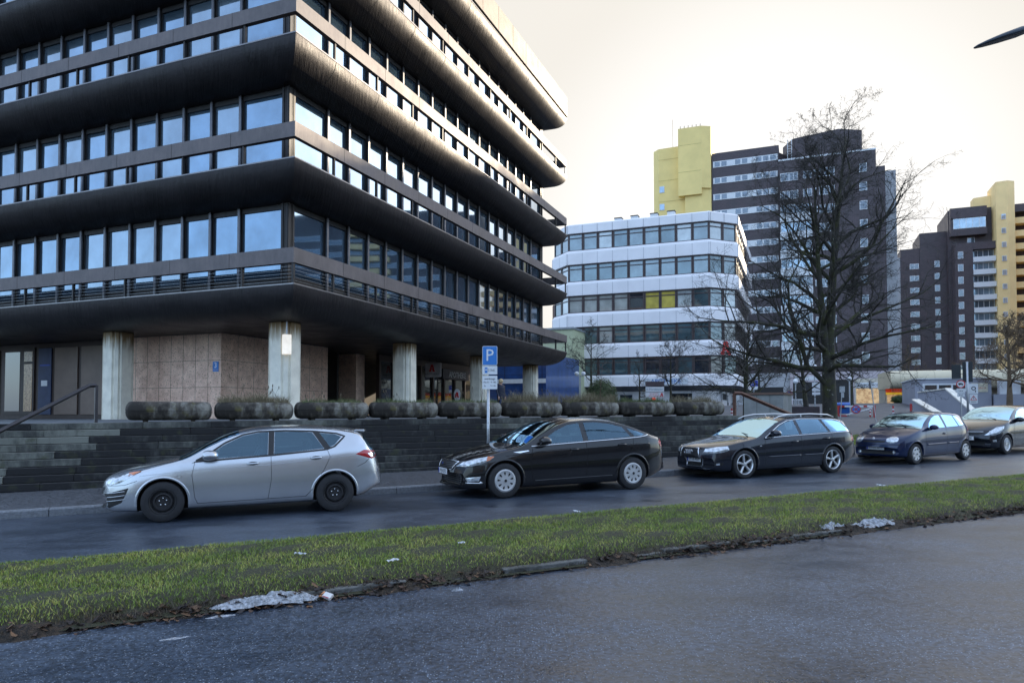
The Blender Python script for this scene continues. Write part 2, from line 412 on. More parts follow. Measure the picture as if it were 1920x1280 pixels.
def blademat(name, c0, c1, c2):
    m = bpy.data.materials.new(name); m.use_nodes = True; t = m.node_tree; b = t.nodes['Principled BSDF']; b.inputs['Roughness'].default_value = .55
    a = t.nodes.new('ShaderNodeAttribute'); a.attribute_name = 'tone'
    tc = t.nodes.new('ShaderNodeTexCoord'); n = t.nodes.new('ShaderNodeTexNoise'); n.inputs['Scale'].default_value = 1.6; n.inputs['Detail'].default_value = 4
    t.links.new(tc.outputs['Object'], n.inputs['Vector'])
    ad = t.nodes.new('ShaderNodeMath'); ad.operation = 'MULTIPLY_ADD'; ad.inputs[1].default_value = .55; t.links.new(a.outputs['Fac'], ad.inputs[0])
    ml = t.nodes.new('ShaderNodeMath'); ml.operation = 'MULTIPLY_ADD'; ml.inputs[1].default_value = 1.15; ml.inputs[2].default_value = -.30; t.links.new(n.outputs['Fac'], ml.inputs[0]); t.links.new(ml.outputs[0], ad.inputs[2])
    r = t.nodes.new('ShaderNodeValToRGB'); r.color_ramp.elements[0].color = c0 + (1,); r.color_ramp.elements[1].color = c2 + (1,)
    e = r.color_ramp.elements.new(.5); e.color = c1 + (1,)
    t.links.new(ad.outputs[0], r.inputs[0]); t.links.new(r.outputs[0], b.inputs['Base Color'])
    try: b.inputs['Subsurface Weight'].default_value = 0
    except Exception: pass
    return m
GRASSM = blademat('grass_blades', (.070, .115, .014), (.175, .250, .028), (.48, .42, .11))
def vz(s, d):
    k = np.clip((d - D1) / .35, 0, 1); k = k * k * (3 - 2 * k); k2 = np.clip((D2 + .1 - d) / .25, 0, 1); k = k * k2 * k2 * (3 - 2 * k2)
    return .016 * s + .02 + .13 * k - .004 + .02 * np.exp(-((d - D1 - .08) / .15) ** 2)
def sf(g, n): return -8 + 52 * g.uniform(0, 1, n) ** 1.9
def df(g, n, s): return D1 + .12 + .05 * np.sin(s * 4.1) * np.sin(s * 1.7) + (D2 - D1 - .16) * g.uniform(0, 1, n) ** .97
blades('verge_grass', 260000, sf, df, vz, .013, .040, .0034, GRASSM, 1, 1.4, 'short green winter grass on the verge between the two roads')
DRYM = blademat('dead_grass_blades', (.03, .02, .012), (.07, .05, .025), (.12, .10, .04))
def df2(g, n, s): return D1 + .02 + np.abs(g.normal(0, .10, n)) + .03 * np.sin(s * 6)
blades('kerb_weeds', 14000, sf, df2, vz, .02, .06, .0028, DRYM, 2, 1.6, 'dead brown weeds along the near kerb of the verge')
# fallen leaves in the gutter
# ragged bank of soil and rot spilling over the near kerb
from mathutils import noise as mnoise
def bank_z(s, d):
    n1 = mnoise.noise(Vector((s * .55, 3.3, 0))); n2 = mnoise.noise(Vector((s * 3.1, d * 4, 7))); n3 = mnoise.noise(Vector((s * 13, d * 15, 2)))
    e = D1 - .09 + .09 * mnoise.noise(Vector((s * 1.3, 0, 5))) + .05 * mnoise.noise(Vector((s * 5, 0, 9)))
    k = sm((d - e) / .22)
    return road_z(s) - .012 + (.085 + .045 * n1 + .03 * n2) * k + .022 * n3 * k
sheet('gutter_soil', fr(-8, 34, 1100), fr(D1 - .32, D1 + .3, 22), bank_z, mat('dark_leaf_litter', (.012, .009, .006), .92, col2=(.055, .036, .022), scale=26, bump=1., bscale=80, fac=(.42, .62)))
def leaves():
    g = random.Random(4); b = MB()
    for k in range(6500):
        s = -8 + 46 * g.random() ** 1.8; d = D1 + .06 - abs(g.gauss(0, .08)) if g.random() < .8 else D1 + g.uniform(0, .22)
        if d < 6.25: continue
        dens = math.sin(s * 1.3) * .5 + .6
        if g.random() > dens + .15: continue
        x, y = SD(s, d); z = max(road_z(s), bank_z(s, d)) + .004 + g.random() * .02
        r = g.uniform(.012, .034); a = g.uniform(0, 6.28); tx, ty = g.uniform(-.6, .6), g.uniform(-.6, .6)
        b.mat = g.choice((0, 0, 1, 1, 2)); n = 7; ids = []
        for i in range(n):
            t = 2 * math.pi * i / n; rr_ = r * (1 if i % 2 else .62) * g.uniform(.8, 1.2)
            dx, dy = math.cos(t + a) * rr_ * 1.3, math.sin(t + a) * rr_; ids.append(b.av((x + dx, y + dy, z + dx * tx + dy * ty + (.3 * r if i in (0, 3) else 0))))
        b.face(ids)
    ml = [mat('leaf_brown', (.06, .03, .018), .75, var=.3), mat('leaf_dark', (.022, .014, .012), .7, var=.3), mat('leaf_tan', (.13, .07, .035), .75, var=.3)]
    o = b.build('fallen_leaves', ml); o['kind'] = 'stuff'; o['label'] = 'brown fallen leaves rotting in the gutter beside the verge'
leaves()
# ------------------------------------------------------------------ bronze office building
LZ, FP = EYE + 3.60, 3.57              # top of the first lip, storey pitch
BL = 25.0; IN = 1.15
CX, CY = -6.1, 19.76
bld = empty('office_building', (CX, CY, 0), BROT, 'dark bronze office block with curved balcony bands, standing on pale concrete columns', 'building')
def bronze(name, base, rough, streak, var=.25, metal=.55):
    m = mat(name, base, rough, metal, var=var, scale=1.1, rvar=.1)
    t, pb = nodes(m)
    tc = t.nodes.new('ShaderNodeTexCoord'); sp = t.nodes.new('ShaderNodeSeparateXYZ'); t.links.new(tc.outputs['Object'], sp.inputs[0])
    ad = t.nodes.new('ShaderNodeMath'); ad.operation = 'SUBTRACT'; t.links.new(sp.outputs[0], ad.inputs[0]); t.links.new(sp.outputs[1], ad.inputs[1])
    cb = t.nodes.new('ShaderNodeCombineXYZ'); t.links.new(ad.outputs[0], cb.inputs[0])
    z = t.nodes.new('ShaderNodeMath'); z.operation = 'MULTIPLY'; z.inputs[1].default_value = .25; t.links.new(sp.outputs[2], z.inputs[0]); t.links.new(z.outputs[0], cb.inputs[1])
    n = t.nodes.new('ShaderNodeTexNoise'); n.inputs['Scale'].default_value = 7.; n.inputs['Detail'].default_value = 6; n.inputs['Roughness'].default_value = .75
    t.links.new(cb.outputs[0], n.inputs['Vector'])
    bu = t.nodes.new('ShaderNodeBump'); bu.inputs['Strength'].default_value = streak; bu.inputs['Distance'].default_value = .02
    t.links.new(n.outputs['Fac'], bu.inputs['Height']); t.links.new(bu.outputs[0], pb.inputs['Normal'])
    mx = t.nodes.new('ShaderNodeMixRGB'); mx.blend_type = 'MULTIPLY'; mx.inputs[0].default_value = .6
    rp = t.nodes.new('ShaderNodeValToRGB'); rp.color_ramp.elements[0].position = .3; rp.color_ramp.elements[1].position = .7
    rp.color_ramp.elements[0].color = (.55, .55, .6, 1); rp.color_ramp.elements[1].color = (1.2, 1.15, 1.1, 1)
    src = pb.inputs['Base Color'].links[0].from_socket
    t.links.new(n.outputs['Fac'], rp.inputs[0]); t.links.new(src, mx.inputs[1]); t.links.new(rp.outputs[0], mx.inputs[2]); t.links.new(mx.outputs[0], pb.inputs['Base Color'])
    return m
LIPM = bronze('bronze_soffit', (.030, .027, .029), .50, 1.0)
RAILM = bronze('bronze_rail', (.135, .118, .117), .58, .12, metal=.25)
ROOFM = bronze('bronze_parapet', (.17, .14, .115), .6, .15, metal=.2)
MULM = mat('bronze_mullion', (.12, .12, .13), .4, .5, var=.15)
MULD = mat('bronze_mullion_side', (.02, .018, .018), .5, .3, var=.2)
def glassmat(name, base, rough=.02, metal=0., spec=1., wav=.06):
    m = mat(name, base, rough, metal, var=.2, scale=.8, spec=spec, coat=1., crough=.015)
    t, pb = nodes(m); n = t.nodes.new('ShaderNodeTexNoise'); n.inputs['Scale'].default_value = .5; n.inputs['Detail'].default_value = 1
    tc = t.nodes.new('ShaderNodeTexCoord'); t.links.new(tc.outputs['Object'], n.inputs['Vector'])
    bu = t.nodes.new('ShaderNodeBump'); bu.inputs['Strength'].default_value = wav; bu.inputs['Distance'].default_value = .1
    t.links.new(n.outputs['Fac'], bu.inputs['Height']); t.links.new(bu.outputs[0], pb.inputs['Coat Normal']); t.links.new(bu.outputs[0], pb.inputs['Normal'])
    return m
SOLARG = glassmat('solar_glass', (.13, .22, .31), .03, .80, 1., .03)
DGLASS = glassmat('dark_glass', (.012, .014, .017), .03, 0., .8, .04)

def ring(b, prof, x0, x1, y0, y1, nseg=1):
    """sweep (inset, z) profile round the rectangle, own verts per side so the corners stay crisp"""
    C = [(x0, y0, 1, 1), (x1, y0, -1, 1), (x1, y1, -1, -1), (x0, y1, 1, -1)]
    for k in range(4):
        A, B_ = C[k], C[(k + 1) % 4]
        ra = [b.av((A[0] + A[2] * i, A[1] + A[3] * i, z)) for i, z in prof]
        rb = [b.av((B_[0] + B_[2] * i, B_[1] + B_[3] * i, z)) for i, z in prof]
        for j in range(len(prof) - 1): b.face((ra[j], ra[j + 1], rb[j + 1], rb[j]))
def lip_profile(z, drop=.85, full=True):
    pr = [(IN + .45, z), (0.03, z), (0, z - .012), (0, z - .05)]
    n = 14
    for i in range(1, n + 1):
        a = math.pi / 2 * i / n
        pr.append((.012 + (IN + .05) * (1 - math.cos(a)) ** 1.0, z - .05 - (drop - .05) * math.sin(a)))
    return pr
SEAM = mat('panel_seam', (.012, .011, .011), .7)
LIPEDGE = mat('lip_edge_trim', (.20, .19, .19), .35, .6, var=.1)
for i in range(5):
    z = LZ + FP * i
    b = MB(); pr = lip_profile(z, .85 if i < 4 else .9)
    if i == 0: pr.append((2.2, z - .86))
    ring(b, pr, 0, BL, 0, BL)
    # ceiling / slab closing the storey
    inn = 1.6 if i else 2.2
    b.poly([(inn - .02, inn - .02, z - (.865 if i == 0 else .86)), (BL - inn, inn, z - .86), (BL - inn, BL - inn, z - .86), (inn, BL - inn, z - .86)][::-1])
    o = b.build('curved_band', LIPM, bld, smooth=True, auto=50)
    # seams and edge trim
    s = MB()
    for k in range(1, 11):
        t = .68 + 2.4 * (k - .5)
        if t > BL - .5: continue
        pts = [(a, zz) for a, zz in pr[3:18]]
        for side in (0, 1):
            for j in range(len(pts) - 1):
                (a0, z0), (a1, z1) = pts[j], pts[j + 1]
                w = .013; e = .003
                if a0 > t or a0 > BL - t: continue
                if side == 0: s.poly([(t - w, a0 - e, z0 - e), (t + w, a0 - e, z0 - e), (t + w, a1 - e, z1 - e), (t - w, a1 - e, z1 - e)])
                else: s.poly([(a0 - e, t - w, z0 - e), (a1 - e, t - w, z1 - e), (a1 - e, t + w, z1 - e), (a0 - e, t + w, z0 - e)])
    s.build('panel_seams', SEAM, o)
    tr = MB(); ring(tr, [(.02, z + .004), (-.014, z + .004), (-.014, z - .034), (.0, z - .034)], 0, BL, 0, BL); tr.build('edge_trim', LIPEDGE, o)
# rails: box section at the lip line, on short posts
MODS = [IN + 1.93 + 1.1775 * k for k in range(17)]
for i in range(4):
    z = LZ + FP * i
    r0, r1 = z + .58, z + 1.01
    b = MB()
    def bandring(x0, x1, w, za, zb):
        ring(b, [(0, zb), (0, za), (w, za), (w, zb), (0, zb)], x0, x1, x0, x1)
    bandring(0, BL, .16, r0, r1)
    o = b.build('balcony_rail', RAILM, bld)
    for k in range(10):
        t = IN + 1.93 - 1.18 + 2.355 * k
        MB().box(.04, .12, t - .03, t + .03, z + .004, r0 - .002).build('rail_post', MULD, o)
        MB().box(t - .03, t + .03, .04, .12, z + .004, r0 - .002).build('rail_post', MULD, o)
    if i == 0: MB().box(.03, .10, .03, .10, z + .004, r0 - .002).build('rail_post', MULD, o)
    MB().box(BL - .1, BL - .04, .04, .1, z + .004, r0 - .002).build('rail_post', MULD, o)
    b = MB()
    for q in range(1, 11):
        t = 2.33 * q
        b.box(t - .006, t + .006, -.003, .0, r0 + .003, r1 - .003); b.box(-.003, 0, t - .006, t + .006, r0 + .003, r1 - .003)
    b.build('rail_joints', SEAM, o)
    if i == 0:
        b = MB()
        for q in range(5):
            zz = z + .09 + q * .1
            b.box(.06, BL - .1, .075, .079, zz, zz + .004); b.box(.075, .079, .09, BL - .1, zz, zz + .004)
        b.build('cable_wires', STEEL, o)
# windows
GL = IN + .13
wr = random.Random(77)
def make_window(w, h, spandrel, side, d, z0):
    """side 0: right face (plane y = GL, spans x); side 1: left face (plane x = GL, spans y); d = start along the face"""
    b = MB(); a, c = wr.uniform(-.012, .012), wr.uniform(-.010, .010); g0, g1, g2, g3 = GL, GL + a, GL + a + c, GL + c      # every pane hangs a little differently
    if side == 0: b.poly([(d, g0, z0 + spandrel), (d + w, g1, z0 + spandrel), (d + w, g2, z0 + h), (d, g3, z0 + h)])
    else: b.poly([(g1, d + w, z0 + spandrel), (g0, d, z0 + spandrel), (g3, d, z0 + h), (g2, d + w, z0 + h)])
    return b
def frame_bits(w, h, spandrel, side, d, z0):
    b = MB(); f = MB()
    def bx(B, a0, a1, n0, n1, za, zb):
        if side == 0: B.box(a0, a1, n0, n1, za, zb)
        else: B.box(n0, n1, a0, a1, za, zb)
    # frame bars just in front of the glass + deep fin at the far end of the bay
    bx(b, d + .05, d + w - .05, GL - .05, GL - .004, z0 + spandrel - .06, z0 + spandrel)
    bx(b, d + .05, d + w - .05, GL - .05, GL - .004, z0 + h - .16, z0 + h - .0)
    bx(b, d, d + .05, GL - .03, GL + .04, z0 + .004, z0 + h); bx(b, d + w - .09, d + w - .045, GL - .04, GL + .04, z0 + .004, z0 + h)
    bx(f, d + w - .045, d + w + .045, IN, IN + .05, z0 + .004, z0 + h)
    bx(b, d + w - .04, d + w + .04, IN + .05, GL + .02, z0 + .004, z0 + h)
    if spandrel > .1: bx(b, d + .05, d + w - .09, GL - .03, GL + .02, z0 + .004, z0 + spandrel - .06)
    return b, f
FL_H = FP - .85
vis = 0
stuffb = MB(); stuffg = MB()
CURT = glassmat('curtained_solar_glass', (.18, .26, .33), .04, .66, 1., .03)
rnd = random.Random(12)
for i in range(4):
    z0 = LZ + FP * i; h = FL_H; sp = (.5, .26, .2, .2)[i]
    for side in (0, 1):
        edges = [IN + .02] + MODS + [BL - IN - .02]
        for k in range(len(edges) - 1):
            d, w = edges[k], edges[k + 1] - edges[k]
            wb = make_window(w, h, sp, side, d, z0); fb, ff = frame_bits(w, h, sp, side, d, z0)
            show = (side == 0 and not (i == 3 and k < 6)) or (side == 1 and i < 3 and k < 11)
            if show:
                o = wb.build('window', CURT if (side == 1 and rnd.random() < .4) else SOLARG, bld); fb.build('frame', MULD, o); ff.build('mullion', MULM, o)
            else:
                for src, dst in ((wb, stuffg), (fb, stuffb), (ff, stuffb)):
                    base = len(dst.v); dst.v += src.v; dst.f += [tuple(base + q for q in f_) for f_ in src.f]; dst.m += src.m
# hidden faces at the back: plain glass
for i in range(4):
    z0 = LZ + FP * i
    stuffg.poly([(BL - GL, GL, z0), (BL - GL, BL - GL, z0), (BL - GL, BL - GL, z0 + FL_H), (BL - GL, GL, z0 + FL_H)])
    stuffg.poly([(BL - GL, BL - GL, z0), (GL, BL - GL, z0), (GL, BL - GL, z0 + FL_H), (BL - GL, BL - GL, z0 + FL_H)])
o = stuffg.build('window', SOLARG, bld); o['kind'] = 'stuff'
o = stuffb.build('window_frame', MULD, bld); o['kind'] = 'stuff'
# corner posts (fluted)
b = MB()
for i in range(4):
    z0 = LZ + FP * i + .004
    for a, c in ((.02, .10), (.13, .19), (.22, .30)):
        b.box(IN + a, IN + c, IN + .02, IN + .06, z0, z0 + FL_H); b.box(IN + .02, IN + .06, IN + a + .003, IN + c, z0, z0 + FL_H)
    b.box(IN + .055, IN + .32, IN + .055, IN + .32, z0, z0 + FL_H)
    b.build('corner_post', MULD, bld); MB().box(BL - IN - .3, BL - IN, IN + .02, IN + .32, z0, z0 + FL_H).build('corner_post', MULD, bld); b = MB()
# roof parapet: tall sunlit band above the top lip
zr = LZ + FP * 4
b = MB(); ring(b, [(-.02, zr + .10), (-.05, zr + .12), (-.05, zr + 1.28), (.25, zr + 1.30), (.25, zr + .06)], 0, BL, 0, BL)
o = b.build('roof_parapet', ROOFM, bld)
b = MB()
for q in range(1, 14):
    t = 1.8 * q; b.box(t - .008, t + .008, -.056, -.05, zr + .13, zr + 1.27); b.box(-.056, -.05, t - .008, t + .008, zr + .13, zr + 1.27)
b.build('parapet_joints', SEAM, o)
MB().box(.3, BL - .3, .3, BL - .3, zr + .02, zr + .3).build('roof', mat('roof_gravel', (.2, .2, .19), .9), bld)
# ---- ground storey
ZC = LZ - .865                          # ceiling
def gz(v, u):
    x = CX + v * math.cos(BROT) - u * math.sin(BROT); y = CY + v * math.sin(BROT) + u * math.cos(BROT)
    return ter_z(toSD(x, y)[0])
CONC = mat('column_concrete', (.74, .71, .60), .8, var=.12, scale=2.2, bump=.35, bscale=30)
t, pb = nodes(CONC)     # rust-brown run-off staining at the column heads, vertical streaks
tc = t.nodes.new('ShaderNodeTexCoord'); mp = t.nodes.new('ShaderNodeMapping'); mp.inputs['Scale'].default_value = (9, 9, .7); t.links.new(tc.outputs['Object'], mp.inputs[0])
n = t.nodes.new('ShaderNodeTexNoise'); n.inputs['Scale'].default_value = 1.3; n.inputs['Detail'].default_value = 5; t.links.new(mp.outputs[0], n.inputs['Vector'])
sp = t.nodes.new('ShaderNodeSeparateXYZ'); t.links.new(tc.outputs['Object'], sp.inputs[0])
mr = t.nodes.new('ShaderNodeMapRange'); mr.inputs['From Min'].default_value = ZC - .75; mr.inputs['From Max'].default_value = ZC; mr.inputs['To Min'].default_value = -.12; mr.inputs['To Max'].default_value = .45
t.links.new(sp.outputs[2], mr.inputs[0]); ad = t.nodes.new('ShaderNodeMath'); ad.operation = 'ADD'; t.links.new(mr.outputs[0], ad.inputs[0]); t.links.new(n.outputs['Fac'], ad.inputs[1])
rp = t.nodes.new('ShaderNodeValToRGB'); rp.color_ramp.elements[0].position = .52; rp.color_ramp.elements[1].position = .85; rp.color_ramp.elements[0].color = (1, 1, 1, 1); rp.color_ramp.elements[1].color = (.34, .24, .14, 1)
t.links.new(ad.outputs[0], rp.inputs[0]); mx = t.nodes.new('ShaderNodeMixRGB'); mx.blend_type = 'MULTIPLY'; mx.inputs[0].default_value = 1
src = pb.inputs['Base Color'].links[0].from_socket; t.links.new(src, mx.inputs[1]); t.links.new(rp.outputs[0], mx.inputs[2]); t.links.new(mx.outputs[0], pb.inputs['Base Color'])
def column_poly(cx, cy, s=.41, g=.13, q=.2):
    pts = []
    quad = [(s, -q), (s, q), (s - g * .5, q + .02), (s - g * .5, q + .07), (s - g * .3, s - g * .9), (s - g * .9, s - g * .3), (q + .07, s - g * .5), (q + .02, s - g * .5)]
    for k in range(4):
        c, sn = [(1, 0), (0, 1), (-1, 0), (0, -1)][k]
        for x, y in quad: pts.append((cx + x * c - y * sn, cy + x * sn + y * c))
    return pts
cols = []
for (v, u) in [(1.72 + 7.19 * k, 1.72) for k in range(4)] + [(1.72, 1.72 + 7.19 * k) for k in (1, 2, 3)] + [(23.29, 23.29), (23.29, 8.91), (23.29, 16.1), (8.91, 23.29), (16.1, 23.29)]:
    MB().prism(column_poly(v, u), gz(v, u) - .3, ZC).build('column', CONC, bld)
# travertine core
TRAV = mat('travertine_panels', (.90, .64, .49), .8, col2=(.72, .48, .36), scale=3.5, bump=.5, bscale=55, fac=(.4, .6))
t, pb = nodes(TRAV)
tc = t.nodes.new('ShaderNodeTexCoord'); vo = t.nodes.new('ShaderNodeTexNoise'); vo.inputs['Scale'].default_value = 26; vo.inputs['Detail'].default_value = 3
mp = t.nodes.new('ShaderNodeMapping'); mp.inputs['Scale'].default_value = (1, 1, .75); t.links.new(tc.outputs['Object'], mp.inputs[0]); t.links.new(mp.outputs[0], vo.inputs['Vector'])
rp = t.nodes.new('ShaderNodeValToRGB'); rp.color_ramp.elements[0].position = .34; rp.color_ramp.elements[1].position = .41; rp.color_ramp.elements[0].color = (.25, .2, .17, 1); rp.color_ramp.elements[1].color = (1, 1, 1, 1)
t.links.new(vo.outputs['Fac'], rp.inputs[0]); mx = t.nodes.new('ShaderNodeMixRGB'); mx.blend_type = 'MULTIPLY'; mx.inputs[0].default_value = 1
src = pb.inputs['Base Color'].links[0].from_socket; t.links.new(src, mx.inputs[1]); t.links.new(rp.outputs[0], mx.inputs[2]); t.links.new(mx.outputs[0], pb.inputs['Base Color'])
V0, U0 = 3.0, 5.53
TV1, TU1 = 9.0, 10.35
b = MB(); b.box(V0, TV1, U0, TU1, 1.0, ZC - .002); o = b.build('travertine_core', TRAV, bld)
b = MB()
for zz in (1.6 + .98, 1.6 + 1.92):      # joints
    b.box(V0 - .003, V0, U0, TU1, zz - .006, zz + .006); b.box(V0 + .004, TV1, U0 - .003, U0, zz - .006, zz + .006)
for k in range(1, 9):
    u = U0 + .58 * k; 
    if u < TU1: b.box(V0 - .0045, V0 - .001, u - .005, u + .005, 1.2, ZC - .01)
for k in range(1, 8):
    v = V0 + .8 * k; b.box(v - .005, v + .005, U0 - .0045, U0 - .001, 1.2, ZC - .01)
b.build('stone_joints', mat('joint_shadow', (.12, .085, .065), .9), o)  # brown lines for the joints between the stone panels
# house number plate on the stone
hn = empty('house_number', (0, 0, 0)); hn.parent = None
tag(hn, 'small blue enamel house number 3 on the pink stone wall', 'sign'); M0 = Matrix.Translation((CX, CY, 0)) @ Matrix.Rotation(BROT, 4, 'Z')
hn.matrix_world = M0 @ Matrix.Translation((V0 - .006, U0 + .22, 3.33))
MB().box(-.012, 0, -.13, .13, -.14, .14).build('plate', SIGNBLUE, hn)
MB().box(-.012, 0, -.13, .13, -.21, -.15).build('street_plate', SIGNBLUE, hn)
Mt = Matrix(((0, 0, -1, -.016), (-1, 0, 0, 0), (0, 1, 0, .0), (0, 0, 0, 1)))
MB().text('3', .26, Mt).build('numeral', SIGNWHITE, hn)
# left part: entrance wall of brown panels, blue door, glazed door
BRN = mat('brown_door_panel', (.16, .115, .09), .5, .1, var=.12, scale=1.5)
BRND = mat('brown_door_frame', (.045, .028, .022), .5, .1, var=.15)
BLUED = mat('slate_blue_door', (.03, .045, .10), .5, var=.12)
b = MB(); b.box(3.25, 3.4, TU1, 24, 1.0, ZC - .003); w = b.build('entrance_wall', BRND, bld)
for k, (ua, ub, m_) in enumerate(((11.3, 12.75, BRN), (12.95, 14.25, BRN), (14.45, 15.2, BLUED), (17.6, 19.0, BRN), (19.2, 20.6, BRN))):
    MB().box(3.2, 3.248, ua, ub, 1.62, ZC - .2).build('door_panel', m_, bld, bevel=.008)
SANDG = mat('amber_glass', (.42, .24, .11), .25, var=.35, scale=14, coat=.4, bump=.3, bscale=20)  # lit sandy reflection in the door glass painted as its colour
gd = MB().box(3.2, 3.248, 15.45, 17.4, 1.62, ZC - .15).build('glazed_door', BRND, bld)
b = MB(); b.box(3.19, 3.199, 15.55, 16.05, 1.75, 3.65); b.box(3.19, 3.199, 15.55, 16.05, 3.75, 4.15); b.build('door_glass', SANDG, gd); MB().box(3.19, 3.199, 16.3, 17.2, 1.75, 4.15).build('dark_pane', DGLASS, gd)
ns = MB().box(3.185, 3.199, 14.65, 15.0, 2.75, 2.97).build('notice', SIGNWHITE, None); ns.parent = None
ns.matrix_world = M0; tag(ns, 'small white notice taped to the slate blue door', 'notice')
b = MB(); b.box(3.188, 3.199, 14.5, 15.1, 3.55, 3.6)
st = b.build('lettering_strip', mat('blue_neon_lettering', (.01, .05, .35), .4), bld)
# deep inside and the shop front under the right face
DARKW = mat('dark_recess_wall', (.03, .025, .022), .8, var=.2)
b = MB(); b.box(TV1 + 2.0, TV1 + 2.12, 6.5, 12, 1.0, ZC - .004); b.box(12.1, 24, 9.3, 9.4, 1.0, ZC - .004); b.build('recess_wall', DARKW, bld)
b = MB(); b.box(12.2, 12.9, 6.3, 9.2, 1.0, ZC - .004); b.build('stone_pier', TRAV, bld)
sf_ = MB(); 
for k in range(9):
    v = 12.9 + k * 1.32; sf_.box(v - .07, v + .07, 5.42, 5.62, 1.0, ZC - .3)
sf_.box(12.84, 23.6, 5.44, 5.6, ZC - .31, ZC - .004); sf_.box(12.9, 23.5, 5.46, 5.58, 1.0, 1.75)
shop = sf_.build('shop_front', BRND, bld)
b = MB(); b.box(12.9, 23.5, 5.52, 5.56, 1.75, ZC - .31); b.build('shop_glass', glassmat('shop_glass', (.05, .05, .05), .03, .25, 1., .12), shop)
# pharmacy sign boards
def place_local(o, x, y, z, rz=0):
    o.matrix_world = M0 @ Matrix.Translation((x, y, z)) @ Matrix.Rotation(rz, 4, 'Z'); return o
ps = place_local(empty('pharmacy_sign', label='dark fascia board with white pharmacy lettering over the shop front between columns', cat='sign'), 20.7, 5.3, ZC - .62)
MB().box(-1.7, 1.9, -.03, .03, -.28, .28).build('board', mat('dark_board', (.02, .018, .03), .5), ps)
MB().text('APOTHEKE', .46, Matrix(((1, 0, 0, .1), (0, 0, -1, -.036), (0, 1, 0, -.02), (0, 0, 0, 1))), ext=.004, sx=.95).build('lettering', SIGNWHITE, ps)
def a_logo(b, M, s=1.0):
    """the red pharmacy letter: a gothic capital with a broken top, built from strokes"""
    old = b.M; b.M = old @ M
    def q(pts): b.prism([(x * s, y * s) for x, y in pts], 0, .02)
    q([(-.38, -.5), (-.12, -.5), (-.06, .1), (-.26, .1)]); q([(.10, -.5), (.42, -.5), (.30, .12), (.10, .12)])
    q([(-.26, .1), (.30, .12), (.18, .5), (-.16, .5)]); q([(-.17, -.18), (.22, -.18), (.2, -.02), (-.15, -.02)])
    q([(-.46, -.5), (-.38, -.5), (-.33, -.2), (-.42, -.3)]); q([(.42, -.5), (.5, -.5), (.46, -.36), (.40, -.3)])
    b.M = old
pj = place_local(empty('projecting_sign', label='white box sign with a red pharmacy letter hanging under the ceiling', cat='sign'), 15.9, 4.2, ZC - .62)
MB().box(-.04, .04, -.46, .46, -.36, .36).build('box', mat('sign_box', (.5, .46, .45), .5), pj, bevel=.06)
b = MB(); a_logo(b, Matrix(((0, 0, -1, -.045), (-1, 0, 0, .05), (0, 1, 0, .1), (0, 0, 0, 1))), .36); b.build('emblem', SIGNRED, pj)
MB().text('APOTHEKE', .16, Matrix(((0, 0, -1, -.047), (-1, 0, 0, .05), (0, 1, 0, -.2), (0, 0, 0, 1)))).build('lettering', INK, pj)
MB().tube([(0, .2, .36), (0, .2, .62)], .012).tube([(0, -.2, .36), (0, -.2, .62)], .012).build('hanger', BLACK, pj)
ov = place_local(empty('oval_sign', label='small white oval sign with a red letter on a stand behind the planters', cat='sign'), 15.4, 2.6, gz(15, 2.6))
b = MB(); b.M = Matrix(((0, 0, -1, 0), (-1, 0, 0, 0), (0, 1, 0, 1.0), (0, 0, 0, 1))); b.prism([(math.cos(a) * .17, math.sin(a) * .3) for a in [2 * math.pi * k / 20 for k in range(20)]], -.015, .015); b.build('plate', SIGNWHITE, ov)
b = MB(); a_logo(b, Matrix(((0, 0, -1, -.018), (-1, 0, 0, .0), (0, 1, 0, 1.0), (0, 0, 0, 1))), .26); b.build('emblem', SIGNRED, ov)
MB().tube([(0, 0, 0), (0, 0, .75)], .015).build('pole', BLACK, ov)
# wall lamp on the corner column
wl = place_local(empty('wall_lamp', label='white box lamp on a pipe hung from the corner column', cat='lamp'), 1.16, 1.42, 0)
wl.matrix_world = M0 @ Matrix.Translation((1.30, 1.30, 3.75)) @ Matrix.Rotation(R(45), 4, 'Z')
MB().box(-.14, .06, -.13, .13, -.30, .30).build('lamp_shade', mat('opal_plastic', (.72, .68, .60), .4, emis=(1, .9, .75), estr=.12), wl, bevel=.02)
MB().tube([(-.03, 0, .3), (-.03, 0, ZC - 3.75)], .022).build('pipe', STEEL, wl)
# ------------------------------------------------------------------ background buildings
def offset_poly(pts, d):
    """pts clockwise or ccw closed polygon, mitred offset outwards by d (ccw assumed)"""
    n = len(pts); out = []
    for i in range(n):
        p0, p1, p2 = Vector(pts[i - 1]), Vector(pts[i]), Vector(pts[(i + 1) % n])
        e0 = (p1 - p0).normalized(); e1 = (p2 - p1).normalized()
        n0 = Vector((e0.y, -e0.x)); n1 = Vector((e1.y, -e1.x)); bis = (n0 + n1)
        k = d / max(.2, (1 + n0.dot(n1)))
        out.append(tuple(p1 + bis * k))
    return out
def pring(b, poly, prof, closed=False):
    """prof list of (outward offset, z)"""
    rings = [[b.av((p[0], p[1], z)) for p in offset_poly(poly, d)] for d, z in prof]
    n = len(poly)
    for j in range(len(prof) - 1):
        for i in range(n): b.face((rings[j][i], rings[j][(i + 1) % n], rings[j + 1][(i + 1) % n], rings[j + 1][i]))
def edge_matrix(p, q):
    """local: x along p->q, y into the wall, z up; wall outside is on the right of p->q (ccw polygon)"""
    p, q = Vector(p), Vector(q); e = (q - p).normalized(); n = Vector((e.y, -e.x))
    return Matrix(((e.x, -n.x, 0, p.x), (e.y, -n.y, 0, p.y), (0, 0, 1, 0), (0, 0, 0, 1)))
WPANEL = mat('white_facade_panel', (.80, .78, .79), .5, var=.05, scale=.5, rvar=.08)
